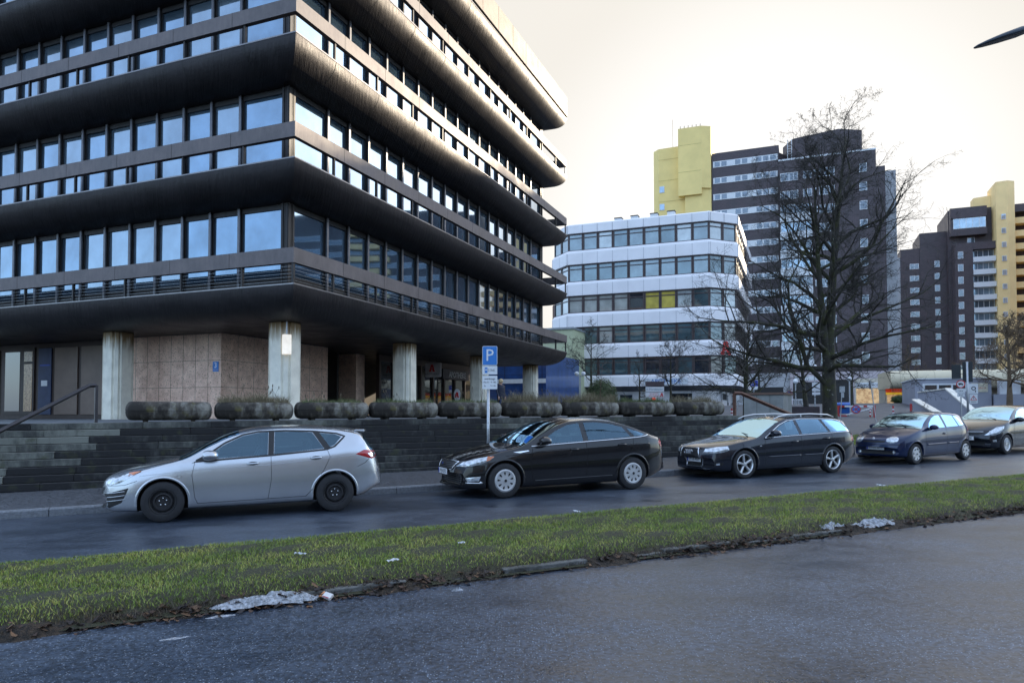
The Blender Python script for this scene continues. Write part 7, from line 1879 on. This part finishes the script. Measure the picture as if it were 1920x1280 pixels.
# traffic signal backs and signs on the right
g = P(1815, 772, 36); gz_ = plaza_z(*toSD(g.x, g.y)); t = empty('traffic_signal', (g.x, g.y, gz_), facing(g.x, g.y), 'grey mast with two dark traffic signals seen from behind', 'traffic light'); k = 36 / F; zz = lambda py: zpx(py, 36) - gz_; xx = lambda px: (px - 1815) * k
MB().tube([(0, 0, 0), (0, 0, zz(678))], .055, 10).build('mast', STEEL, t, smooth=True)
SG = mat('signal_housing', (.012, .018, .022), .5, var=.1)
for (x0, x1, y0, y1) in ((1790, 1805, 683, 709), (1807.5, 1823.7, 677.5, 716)):
    o = MB().box(xx(x0), xx(x1), .06, .10, zz(y1), zz(y0)).build('backboard', SG, t, bevel=.01); MB().box(xx(x0) + .1, xx(x1) - .1, .102, .3, zz(y1) + .05, zz(y0) - .05).build('signal_head', SG, o)
b = MB(); b.box(xx(1805) - .02, xx(1815), -.02, .02, zz(690), zz(689)); b.box(xx(1805) - .02, xx(1815), -.02, .02, zz(701), zz(700)); b.build('bracket', SG, t)
o = MB().box(xx(1817), xx(1831.5), -.07, -.06, zz(738), zz(719.5)).build('white_plate', SIGNWHITE, t)
b = MB(); b.M = FACE(xx(1824.5), -.075, zz(728)); annulus(b, .06, .10, 0, 16); b.poly([(.06, -.1, 0), (.1, -.1, 0), (.1, -.2, 0), (.06, -.2, 0)]); b.build('symbol', INK, o)
o = MB().box(xx(1818), xx(1830.5), -.07, -.06, zz(756), zz(739)).build('warning_plate', SIGNWHITE, t)
b = MB(); b.M = FACE(xx(1824.3), -.075, zz(746)); r_ = .15
tri = [Vector((0, r_ * .9, 0)), Vector((-r_, -r_ * .75, 0)), Vector((r_, -r_ * .75, 0))]; c0 = Vector((0, -.02, 0)); 
for i in range(3): a_, c_ = tri[i], tri[(i + 1) % 3]; b.poly([a_, c_, c0 + (c_ - c0) * .68, c0 + (a_ - c0) * .68])
b.build('triangle', SIGNRED, o); b = MB(); b.M = FACE(xx(1824.3), -.076, zz(746)); b.poly([(-.012, -.03, 0), (.012, -.03, 0), (.015, .05, 0), (-.015, .05, 0)]); b.poly([(-.012, -.065, 0), (.012, -.065, 0), (.012, -.045, 0), (-.012, -.045, 0)]); b.box(-.12, .12, -.2, -.17, 0, .001); b.build('mark', INK, o)
g = P(1802.5, 772, 35); gz_ = plaza_z(*toSD(g.x, g.y)); t = empty('truck_ban_sign', (g.x, g.y, gz_), facing(g.x, g.y), 'round red-rimmed truck ban sign with two small white plates below it', 'sign'); k = 35 / F; zz = lambda py: zpx(py, 35) - gz_
MB().tube([(0, .03, 0), (0, .03, zz(714))], .03, 8).build('pole', STEEL, t)
o = plate_(t, 'sign_disc', circle(7.4 * k), zz(719.7), SIGNWHITE, 0, 0); b = MB(); b.M = FACE(0, -.010, zz(719.7)); annulus(b, 5.8 * k, 7.5 * k, 0); b.build('red_rim', SIGNRED, o)
b = MB(); b.M = FACE(0, -.011, zz(719.7)); b.poly([(-.10, -.04, 0), (.04, -.04, 0), (.04, .05, 0), (-.10, .05, 0)][::1]); b.poly([(.045, -.04, 0), (.10, -.04, 0), (.10, .0, 0), (.075, .03, 0), (.045, .03, 0)]); b.M = FACE(-.06, -.012, zz(719.7) - .045); b.face([b.av((x, y, 0)) for x, y in circle(.02, 10)]); b.M = FACE(.07, -.012, zz(719.7) - .045); b.face([b.av((x, y, 0)) for x, y in circle(.02, 10)]); b.build('truck_symbol', INK, o)
for (y0, y1, w_, tx) in ((728, 737, 6.8, 'Lkw'), (738, 743.5, 6, 'frei')):
    o = MB().box(-w_ * k, w_ * k, -.006, 0, zz(y1), zz(y0)).build('plate', SIGNWHITE, t); MB().text(tx, .11, FACE(0, -.009, zz((y0 + y1) / 2))).build('lettering', INK, o)
# small far signs left of the trunk
g = P(1480.6, 772, 56); gz_ = plaza_z(*toSD(g.x, g.y)); t = empty('no_stopping_sign', (g.x, g.y, gz_), facing(g.x, g.y), 'small round no stopping sign with plates, in front of the dark doorway', 'sign'); zz = lambda py: zpx(py, 56) - gz_
MB().tube([(0, .03, 0), (0, .03, zz(735))], .03, 6).build('pole', STEEL, t); no_stop(t, 0, 0, zz(737.6), .22); MB().box(-.2, .2, -.01, 0, zz(748), zz(743)).build('plate', SIGNWHITE, t)
g = P(1529, 772, 50); gz_ = plaza_z(*toSD(g.x, g.y)); t = empty('notice_board', (g.x, g.y, gz_), facing(g.x, g.y), 'white notice board with a black symbol half hidden by the big trunk', 'sign'); zz = lambda py: zpx(py, 50) - gz_
MB().tube([(0, .03, 0), (0, .03, zz(717))], .03, 6).build('pole', STEEL, t); o = MB().box(-.2, .32, -.01, .01, zz(733), zz(717)).build('board', SIGNWHITE, t); MB().sphere((.05, -.02, zz(726)), .05, 8, 6, (1, .1, 1)).build('symbol', INK, o); MB().box(-.2, .32, -.01, .01, zz(740), zz(735)).build('plate', SIGNWHITE, t)
g = P(1414, 772, 62); gz_ = 1.7; zz = lambda py: zpx(py, 62) - gz_; t = empty('blue_sign', (g.x, g.y, gz_), facing(g.x, g.y), 'dark blue shop sign with a white foot, right of the white office house', 'sign'); MB().box(-.33, .33, -.05, .05, zz(724), zz(713)).build('panel', mat('royal_blue_sign', (.01, .03, .32), .4), t); MB().box(-.33, .33, -.05, .05, zz(730), zz(724) - .003).build('foot_panel', SIGNWHITE, t)
b = MB()
for q in range(3): b.box(-.25, .1 - .1 * q, -.056, -.051, zz(716.5 + 2.6 * q) - .03, zz(716.5 + 2.6 * q))
b.build('text_lines', SIGNWHITE, t); MB().tube([(0, 0, 0), (0, 0, zz(730))], .04, 6).build('pole', STEEL, t)
g = P(1383, 772, 33); t = empty('white_notice', (g.x, g.y, 1.0), facing(g.x, g.y), 'white notice plate on a thin post behind the rusty handrail', 'sign'); MB().box(-.09, .09, -.01, .01, zpx(751, 33) - 1, zpx(740, 33) - 1).build('plate', SIGNWHITE, t); MB().tube([(0, .02, 0), (0, .02, zpx(741, 33) - 1)], .015, 6).build('pole', STEEL, t)
g = P(1656.5, 772, 84); t = empty('poster', (g.x, g.y, zpx(750, 84)), facing(g.x, g.y), 'white poster in a red frame at the corner of the lit arcade', 'poster'); k = 84 / F; MB().box(-5.2 * k, 5.2 * k, 0, .05, 0, 23 * k).build('frame', SIGNRED, t); MB().box(-4.4 * k, 4.4 * k, -.01, -.002, .8 * k, 22 * k).build('sheet', SIGNWHITE, t); MB().sphere((0, -.03, 12 * k), .14, 8, 6, (1, .1, 1.6)).build('motif', SIGNRED, t)
# white railing behind
g = P(1495, 772, 66); t = empty('white_railing', (g.x, g.y, zpx(762, 66)), facing(g.x, g.y), 'white metal railing in front of the dark doorway', 'railing'); k = 66 / F
b = MB(); b.box(-17 * k, 17 * k, -.03, .03, 12.5 * k, 14 * k); b.box(-17 * k, 17 * k, -.03, .03, 0, 1.2 * k)
for q in range(15): b.box((-17 + q * 2.4) * k - .02, (-17 + q * 2.4) * k + .02, -.02, .02, 1.25 * k, 12.45 * k)
b.build('bars', WHITE, t)
# big street lamp head reaching in from the right
q0 = P(1826, 90, 11.0); q1 = P(1925, 58, 11.0); q2 = P(2061, 30, 12.6); s_, d_ = toSD(q2.x, q2.y)
t = empty('street_lamp', (q2.x, q2.y, road_z(s_)), 0, 'dark slender street lamp head reaching in at the top right', 'lamp'); O = Vector((q2.x, q2.y, road_z(s_)))
LM = mat('lamp_housing', (.02, .03, .045), .35, .3, var=.1)
b = MB(); dirv = (q1 - q0).normalized(); up = Vector((0, 0, 1)); side = dirv.cross(up).normalized(); 
secs = [(0, .012, .010), (.05, .06, .028), (.2, .10, .05), (.45, .13, .075), (.75, .13, .09), (.95, .08, .06)]
rings = []
for x_, w_, h_ in secs:
    c = q0 - O + dirv * x_; rings.append([b.av(c + side * w_ * math.cos(a) + Vector((0, 0, 1)) * h_ * math.sin(a) * (1 if math.sin(a) > 0 else .45)) for a in [2 * math.pi * i / 14 for i in range(14)]])
for i in range(len(rings) - 1):
    for k_ in range(14): b.face((rings[i][k_], rings[i + 1][k_], rings[i + 1][(k_ + 1) % 14], rings[i][(k_ + 1) % 14]))
b.face(rings[0]); b.face(rings[-1][::-1]); b.build('lamp_head', LM, t, smooth=True)
MB().tube([q0 - O + dirv * .9, q1 - O + dirv * .6, Vector((q2 - O).to_tuple()), Vector((0, 0, q2.z - O.z - .8)), Vector((0, 0, 0))], [.035, .04, .05, .06, .09], 10).build('pole', LM, t, smooth=True)

# ------------------------------------------------------------------ walking person behind the planters
def person():
    q = P(939, 712, 31.0); s_, d_ = toSD(q.x, q.y); zg = ter_z(s_)
    H = q.z + .02 - zg
    t = empty('person', (q.x, q.y, zg), 0, 'blonde person in dark jacket and trousers walking behind the planters', 'person')
    t.rotation_euler = (0, 0, R(-60)); sc_ = H / 1.72
    V = []; E = []; Rr = []; G = []
    def n(p, r, par=None):
        V.append(Vector(p) * sc_); Rr.append(r * sc_)
        if par is not None: E.append((par, len(V) - 1))
        return len(V) - 1
    pel = n((0, 0, .95), .135); bel = n((0, 0, 1.08), .125, pel); ch = n((.01, 0, 1.28), .15, bel); sh = n((.0, 0, 1.42), .11, ch); nk = n((.01, 0, 1.50), .055, sh); hd = n((.03, 0, 1.60), .085, nk); n((.035, 0, 1.67), .075, hd)
    for s in (1, -1):
        hp = n((0, s * .09, .90), .09, pel); f = .22 * s
        kn = n((f * .6 + .03, s * .10, .50), .06, hp); an = n((f * 1.0 - (.10 if s < 0 else 0), s * .10, .10 + (.05 if s < 0 else 0)), .04, kn); he = n((f * 1.0 - (.12 if s < 0 else .01), s * .10, .05 + (.03 if s < 0 else 0)), .04, an); n((f + .14 - (.10 if s < 0 else 0), s * .115, .035), .033, he)
        so_ = n((0, s * .19, 1.41), .065, sh); el = n((-.10 * s - .02, s * .25, 1.14), .048, so_); wr = n((-.16 * s + .10, s * .27, .92), .032, el); pm = n((-.17 * s + .12, s * .27, .85), .030, wr)
        for i, (dy, l) in enumerate(((-.03, .06), (-.01, .075), (.01, .07), (.03, .055))): a_ = n((-.17 * s + .135, s * .27 + dy, .81), .010, pm); n((-.17 * s + .13, s * .27 + dy, .81 - l), .009, a_)
        a_ = n((-.17 * s + .15, s * .27 - .035 * s, .86), .011, pm); n((-.17 * s + .175, s * .27 - .045 * s, .82), .009, a_)
    me = bpy.data.meshes.new('body'); me.from_pydata([tuple(v) for v in V], E, []); o = bpy.data.objects.new('body', me); COL.objects.link(o)
    md = o.modifiers.new('skin', 'SKIN'); sv = me.skin_vertices[0].data
    for i, r in enumerate(Rr): sv[i].radius = (r, r)
    sv[0].use_root = True
    o.modifiers.new('sub', 'SUBSURF').levels = 1; o.modifiers['sub'].render_levels = 1
    bpy.context.view_layer.update(); nm = bpy.data.meshes.new_from_object(o.evaluated_get(bpy.context.evaluated_depsgraph_get())); o.modifiers.clear(); o.data = nm
    ms = [mat('navy_jacket', (.012, .016, .035), .7, var=.2), mat('dark_trousers', (.012, .012, .016), .8), mat('skin_tone', (.45, .28, .21), .6, var=.05), mat('black_shoes', (.01, .01, .01), .5)]
    for m_ in ms: nm.materials.append(m_)
    for p_ in nm.polygons:
        z = p_.center.z / sc_; y_ = abs(p_.center.y / sc_); p_.material_index = 3 if z < .09 else 2 if (z > 1.47 or (y_ > .2 and z < .90)) else 0 if z > .84 else 1
        p_.use_smooth = True
    o.parent = t
    b = MB(); b.M = Matrix.Scale(sc_, 4)
    b.sphere((.015, 0, 1.645), .112, 16, 10, (1, .95, 1.05)); b.sphere((-.04, 0, 1.57), .085, 12, 8, (.8, 1.0, 1.0)); b.build('hair', mat('blonde_hair', (.55, .42, .24), .6, var=.25, scale=20), t, smooth=True)
    b = MB(); b.M = Matrix.Scale(sc_, 4); b.lathe([(.155, .80), (.165, .90), (.15, 1.05), (.165, 1.28), (.14, 1.42), (.06, 1.48)], 18); 
    for i in range(len(b.v)): b.v[i].y *= 1.25
    b.build('jacket', ms[0], t, smooth=True)
    b = MB(); b.M = Matrix.Scale(sc_, 4); b.sphere((.115, 0, 1.60), .012, 6, 4, (1.6, 1, 1.5)); b.sphere((.10, .035, 1.625), .010, 6, 4); b.sphere((.10, -.035, 1.625), .010, 6, 4); b.box(.098, .106, -.025, .025, 1.555, 1.562); b.build('face', ms[2], t, smooth=True)
person()

# ------------------------------------------------------------------ street behind the camera (seen in the reflections)
bx, by = SD(-40, -34)
t = empty('brick_row_house', (bx, by, 0), SROT, 'long pale ochre housing row across the street, behind the photographer', 'building')
MB().box(0, 30, -12, 0, -2, 9).box(36, 70, -12, 0, -2, 12).box(76, 120, -12, 0, -2, 8).build('wall', mat('ochre_house_wall', (.17, .155, .14), .8, var=.2, scale=.2), t)
b = MB()
for k in range(28):
    for z in (1.2, 4.0, 6.4): b.box(1 + k * 4.2, 2.6 + k * 4.2, .001, .02, z, z + 1.4)
b.build('window_rows', PANES[3], t)
# ------------------------------------------------------------------ bare winter trees
BARK = mat('mossy_bark', (.050, .045, .036), .9, col2=(.020, .018, .014), scale=7, bump=1., bscale=22, stretch=(1, 1, .35))
t, pb = nodes(BARK); n3 = t.nodes.new('ShaderNodeTexNoise'); n3.inputs['Scale'].default_value = 1.6; n3.inputs['Detail'].default_value = 7; n3.inputs['Roughness'].default_value = .7
tc = t.nodes.new('ShaderNodeTexCoord'); t.links.new(tc.outputs['Object'], n3.inputs['Vector']); r3 = t.nodes.new('ShaderNodeValToRGB'); r3.color_ramp.elements[0].position = .47; r3.color_ramp.elements[1].position = .62; t.links.new(n3.outputs['Fac'], r3.inputs[0])
mx = t.nodes.new('ShaderNodeMixRGB'); mx.inputs[2].default_value = (.045, .048, .010, 1); src = pb.inputs['Base Color'].links[0].from_socket; t.links.new(r3.outputs[0], mx.inputs[0]); t.links.new(src, mx.inputs[1])
n4 = t.nodes.new('ShaderNodeTexNoise'); n4.inputs['Scale'].default_value = 9; n4.inputs['Detail'].default_value = 4; t.links.new(tc.outputs['Object'], n4.inputs['Vector']); r4 = t.nodes.new('ShaderNodeValToRGB'); r4.color_ramp.elements[0].position = .64; r4.color_ramp.elements[1].position = .68; t.links.new(n4.outputs['Fac'], r4.inputs[0])
m5 = t.nodes.new('ShaderNodeMixRGB'); m5.inputs[2].default_value = (.20, .20, .17, 1); t.links.new(r4.outputs[0], m5.inputs[0]); t.links.new(mx.outputs[0], m5.inputs[1]); t.links.new(m5.outputs[0], pb.inputs['Base Color'])
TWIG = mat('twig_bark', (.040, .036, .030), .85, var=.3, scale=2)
GOLDT = mat('pale_twig_bark', (.13, .09, .055), .85, var=.3, scale=2)  # sunlit look of the right-hand trees put into the twig colour
class Tree:
    def __init__(s, name, loc, height, tr, spread, seed, label, levels=4, nb=(11, 7, 6, 5), first=.28, twig=TWIG, bark=BARK, lean=(0, 0), up=.35, group=None, rmin=.006, forks=1, droop=0, tw=1.0):
        s.g = random.Random(seed); s.root = empty(name, loc, s.g.uniform(0, 6), label, 'tree', group); s.tb = MB(); s.cb = MB(); s.rmin = rmin; s.levels = levels; s.nb = nb; s.up = up; s.H = height; s.spread = spread; s.droop = droop; s.tw = tw
        g = s.g; rz = s.root.rotation_euler.z; lx, ly = lean[0] * math.cos(-rz) - lean[1] * math.sin(-rz), lean[0] * math.sin(-rz) + lean[1] * math.cos(-rz)
        for fk in range(forks):
            pts = []; rad = []; n = 14; top = height * (.93 if fk == 0 else .8); a0 = g.uniform(0, 6.28); off = 0 if forks == 1 else 1
            for i in range(n + 1):
                f = i / n; z = top * f
                div = (max(0, f - .22) ** 1.1) * (spread * .20) * off
                pts.append(Vector((lx * f + .10 * math.sin(f * 5 + seed) * height * .05 + math.cos(a0 + fk * 6.28 / forks) * div, ly * f + .1 * math.cos(f * 4 + seed * 2) * height * .05 + math.sin(a0 + fk * 6.28 / forks) * div, z)))
                rad.append(tr * ((1 - f) ** .85 * (.9 if f > .22 else 1) * (1 if fk == 0 else .75) + .04) * (1.35 - .35 * min(1, f / .04)))
            if fk: pts = pts[2:]; rad = rad[2:]
            s.tb.tube(pts, rad, 12)
            m = nb[0]
            for k in range(m):
                f = first + (1 - first) * ((k + g.random() * .8) / m) ** .95; f = min(f, .985); idx = f * n - (2 if fk else 0); i = int(clamp(idx, 0, len(pts) - 2)); p = pts[i].lerp(pts[i + 1], clamp(idx - i, 0, 1)); r = rad[i]
                az = k * 2.4 + g.uniform(-.5, .5); el = R(8 + 55 * ((f - first) / (1 - first)) ** 1.1 + g.uniform(-8, 12))
                L_ = spread * (1.08 - .74 * (f - first) / (1 - first)) * g.uniform(.72, 1.12)
                s.branch(p, Vector((math.cos(az) * math.cos(el), math.sin(az) * math.cos(el), math.sin(el))), L_, min(r * .62, tr * .42 * (1 - .5 * f)), 1)
        s.tb.build('trunk', bark, s.root, smooth=True); s.cb.build('crown', twig, s.root, smooth=False)
    def branch(s, p, d, L_, r, lv):
        g = s.g; n = max(3, int(6 - lv)); pts = [p.copy()]; rad = [r]; q = p.copy(); dd = d.normalized()
        for i in range(n):
            w = .22 if lv < 3 else .32
            dd = (dd + Vector((g.gauss(0, w), g.gauss(0, w), g.gauss(0, w * .7) + s.up * .22 * (1 if lv < 3 else .8) - s.droop * .1 * (lv > 2)))).normalized()
            q = q + dd * (L_ / n); pts.append(q.copy()); rad.append(max(s.rmin * .6, r * (1 - .86 * (i + 1) / n)))
        (s.tb if (lv == 1 and r > .05) else s.cb).tube(pts, rad, 8 if lv == 1 else 5 if lv == 2 else 3, cap=False)
        if lv >= s.levels: return
        m = s.nb[min(lv, len(s.nb) - 1)]; m = max(2, int(m * (.7 + .6 * g.random())))
        for k in range(m):
            f = .18 + .82 * (k + g.random() * .7) / m; f = min(f, .98); idx = f * n; i = min(int(idx), n - 1); pp = pts[i].lerp(pts[i + 1], idx - i); ax = (pts[i + 1] - pts[i]).normalized()
            perp = ax.cross(Vector((g.gauss(0, 1), g.gauss(0, 1), g.gauss(0, 1)))).normalized(); a = R(g.uniform(28, 62)); nd = (ax * math.cos(a) + perp * math.sin(a)).normalized()
            s.branch(pp, nd, L_ * g.uniform(.36, .62) * (1.1 - .45 * f), max(s.rmin, rad[i] * .58), lv + 1)
def ground_any(x, y):
    s, d = toSD(x, y); return ter_z(s) if (s < SEND and d > 19.2) else plaza_z(s, d)
def tree_at(px, Y, py_top, tr, spread, seed, label, **k):
    q = P(px, 772, Y); zb = ground_any(q.x, q.y) - .05; H = zpx(py_top, Y) - zb
    return Tree('bare_tree', (q.x, q.y, zb), H, tr, spread, seed, label, **k)
tree_at(1553, 29.5, 215, .30, 5.7, 11, 'tall bare tree with a mossy trunk, the biggest one, right of the estate car', levels=5, nb=(23, 8, 6, 5, 4), first=.20, forks=2, up=.30, rmin=.0045)
G_ = 'small bare trees round the white office house'
tree_at(1109, 47, 612, .11, 2.8, 2, 'small bare tree behind the round evergreen bush', levels=4, nb=(12, 7, 6, 4), first=.30, rmin=.008, group=G_)
tree_at(1199, 43, 668, .08, 1.9, 9, 'little bare tree with a forked stem just left of the directory sign', levels=4, nb=(9, 6, 5, 4), first=.25, rmin=.007, group=G_)
tree_at(1258, 45, 636, .11, 2.3, 5, 'small bare tree just right of the directory sign', levels=4, nb=(12, 7, 6, 4), first=.34, rmin=.008, group=G_)
tree_at(1397, 40, 590, .17, 3.6, 14, 'medium bare tree behind the concrete block wall', levels=4, nb=(13, 7, 6, 5), first=.22, rmin=.007, forks=2, group=G_)
tree_at(1424, 56, 640, .12, 2.6, 17, 'slim bare tree beside the blue shop sign', levels=4, nb=(12, 7, 5, 4), first=.3, rmin=.010, group=G_)
tree_at(1515, 44, 622, .18, 3.0, 23, 'bare tree half hidden behind the big trunk', levels=4, nb=(14, 8, 6, 4), first=.26, rmin=.009, lean=(-.6, 0), group=G_)
tree_at(1598, 58, 655, .14, 2.6, 31, 'small bare tree in front of the lit hairdresser window', levels=4, nb=(13, 7, 6, 4), first=.33, rmin=.010, group=G_)
tree_at(1893, 52, 606, .22, 3.7, 37, 'bare tree with twigs coloured as sunlit behind the traffic signs at the right', levels=4, nb=(16, 9, 7, 6), first=.28, twig=GOLDT, bark=GOLDT, rmin=.012)
tree_at(1925, 55, 596, .22, 3.6, 41, 'bare tree coloured as sunlit, cut by the right edge', levels=4, nb=(14, 8, 7, 5), first=.28, twig=GOLDT, bark=GOLDT, rmin=.012)
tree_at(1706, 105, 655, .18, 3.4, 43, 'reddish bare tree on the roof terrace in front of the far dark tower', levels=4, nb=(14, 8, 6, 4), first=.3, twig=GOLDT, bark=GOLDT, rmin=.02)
# ------------------------------------------------------------------ litter and old snow
def on_road(px, py):
    q = solve_ground(px, py, lambda x, y: road_z(toSD(x, y)[0]), 3., 60.); return q
SNOW = mat('dirty_snow', (.17, .175, .18), .8, col2=(.46, .48, .52), scale=30, bump=1., bscale=60)
def snow(px, py, lx, ly, h, seed, label, lift=0.):
    q = on_road(px, py); g = random.Random(seed); b = MB(); nx, ny = 40, 18; ids = []
    from mathutils import noise
    for i in range(nx + 1):
        row = []
        for j in range(ny + 1):
            u, v = i / nx * 2 - 1, j / ny * 2 - 1; e = 1 - (u * u + v * v) + .55 * noise.noise(Vector((u * 2.4 + seed, v * 2, 1))) 
            z = h * clamp(e, -.3, 1.2) * (1 + .7 * noise.noise(Vector((u * 6, v * 4, seed))) + .35 * noise.noise(Vector((u * 16, v * 9, seed)))) 
            row.append(b.av((u * lx, v * ly, max(-.02, z) - .004)))
        ids.append(row)
    for i in range(nx):
        for j in range(ny):
            f = (ids[i][j], ids[i + 1][j], ids[i + 1][j + 1], ids[i][j + 1])
            if max(b.v[k].z for k in f) > -.0035: b.face(f)
    o = b.build('snow_patch', SNOW, None, smooth=False, loc=(q.x, q.y, q.z + lift), rotz=SROT); tag(o, label, 'snow', 'melting snow patches in the gutter')
snow(505, 1133, .50, .12, .06, 3, 'long ragged patch of old snow left of the red and white cigarette packet', .035)
snow(415, 1155, .14, .035, .012, 4, 'thin sliver of snow at the left end of the long patch')
snow(1553, 998, .36, .13, .055, 5, 'smaller of two lumpy snow patches at the kerb towards the right', .06)
snow(1640, 990, .50, .13, .06, 6, 'larger of two lumpy snow patches at the kerb, the right one', .06)
snow(335, 1195, .16, .035, .006, 7, 'flat crust of snow and sand lying out on the near road')
snow(858, 1106, .07, .03, .02, 9, 'tiny lump of ice at the kerb right of the cigarette packet')
PAPERM = mat('dirty_paper', (.50, .51, .52), .8, var=.2, scale=30)
def paper(px, py, w, h, seed, label, m=PAPERM, lift=.03, name='paper_scrap', up=0):
    q = on_road(px, py); g = random.Random(seed); b = MB(); n = 6; ids = []
    for i in range(n + 1):
        ids.append([b.av(((i / n - .5) * w, (j / 4 - .5) * h, lift + .012 * math.sin(i * 1.9 + seed) * math.cos(j * 1.7 + seed) + g.uniform(0, .006))) for j in range(5)])
    for i in range(n):
        for j in range(4): b.face((ids[i][j], ids[i + 1][j], ids[i + 1][j + 1], ids[i][j + 1]))
    o = b.build(name, m, None, smooth=False, loc=(q.x, q.y, q.z + up), rotz=g.uniform(0, 3)); md = o.modifiers.new('thick', 'SOLIDIFY'); md.thickness = .003; tag(o, label, 'litter')
def verge_pt(px, py): return solve_ground(px, py, lambda x, y: road_z(toSD(x, y)[0]) + .17, 3., 60.)
for i, (px, py, w, h, lb) in enumerate(((420, 1131, .08, .04, 'small white paper scrap in the gutter left of the snow'), (563, 1073, .14, .03, 'thin white paper strip on the grass above the cigarette packet'), (736, 1087, .13, .06, 'crumpled white tissue at the kerb edge of the verge'),
      (1081, 984, .14, .05, 'white paper lying on the far side of the grass by the estate car'), (1652, 930, .16, .06, 'white scrap of paper on the grass towards the right end'), (865, 1050, .08, .04, 'small pale scrap on the near side of the grass'), (522, 1116, .09, .07, 'grey crumpled leaf-like paper on top of the snow patch'))):
    paper(px, py, w, h, i + 2, lb, up=.19 if i in (1, 2, 3, 4, 5) else .01, lift=.012)
# cigarette packet, open lid
q = on_road(617, 1124); t = empty('cigarette_packet', (q.x, q.y, q.z + .02), R(25), 'crushed open white and red cigarette packet right of the snow', 'litter'); t.rotation_euler = (R(28), R(12), R(-20))
PK = mat('packet_white', (.65, .62, .6), .5, var=.1); PR = mat('packet_red', (.5, .03, .06), .5, var=.2); PO = mat('packet_orange', (.65, .28, .12), .5)
MB().box(-.055, .03, -.032, .032, 0, .028).build('box', PK, t, bevel=.003); MB().box(-.045, .02, -.0325, .015, .0285, .030).build('red_label', PR, t)
b = MB(); b.M = Matrix.Translation((-.058, 0, .01)) @ Matrix.Rotation(R(-40), 4, 'Y'); b.box(-.045, 0, -.033, .033, 0, .022); b.build('lid', PO, t, bevel=.003); MB().box(-.05, .03, -.025, .025, .031, .033).build('foil_line', PK, t)
q = on_road(575, 1138); o = MB().tube([(0, 0, .005), (.03, 0, .005)], .004, 6).build('cigarette_end', PO, None, loc=q, rotz=.4); tag(o, 'orange cigarette end on the asphalt beside the packet', 'litter')
# green patch by the far trunk
def sf3(g, n): return 22.5 + 6.5 * g.uniform(0, 1, n)
def df3(g, n, s): return 17.2 + .02 * s + 4.2 * g.uniform(0, 1, n)
def vz3(s, d): return np.array([plaza_z(a, c) for a, c in zip(s, d)])
blades('tree_pit_grass', 16000, sf3, df3, vz3, .04, .09, .006, GRASSM, 9, .9, 'rough green grass round the foot of the big tree')
# ------------------------------------------------------------------ joints and bands belong to the surface they mark
def merge_marks():
    import re as _re
    names = {'panel_seams', 'panel_joints', 'rail_joints', 'parapet_joints', 'stone_joints', 'joints', 'render_joints', 'canopy_joints', 'white_bands', 'red_marks', 'arrows', 'wheel_nuts', 'slots', 'foot_blocks', 'dead_stalks', 'louvre'}
    for o in list(bpy.data.objects):
        st = _re.sub(r'\.\d+$', '', o.name)
        if o.type != 'MESH' or st not in names: continue
        if st in ('foot_blocks', 'dead_stalks', 'louvre'): continue
        p = o.parent
        if p is None: continue
        if p.type != 'MESH':
            sib = [c for c in p.children if c.type == 'MESH' and c is not o and _re.sub(r'\.\d+$', '', c.name) in ('wall', 'yellow_shaft')]
            if not sib: continue
            p = sib[0] if st != 'render_joints' or p.name != 'apartment_tower' else next((c for c in p.children if c.name.startswith('yellow_shaft')), sib[0])
            T = p.matrix_basis.inverted() @ o.matrix_basis
        else: T = o.matrix_basis
        bm = bmesh.new(); bm.from_mesh(p.data); n0 = len(bm.faces)
        tmp = o.data.copy(); tmp.transform(T); base = len(p.data.materials)
        for m in tmp.materials: p.data.materials.append(m)
        bm.from_mesh(tmp); bm.faces.ensure_lookup_table()
        for f in bm.faces[n0:]: f.material_index += base
        bm.to_mesh(p.data); bm.free(); bpy.data.meshes.remove(tmp)
        bpy.data.objects.remove(o)
merge_marks()
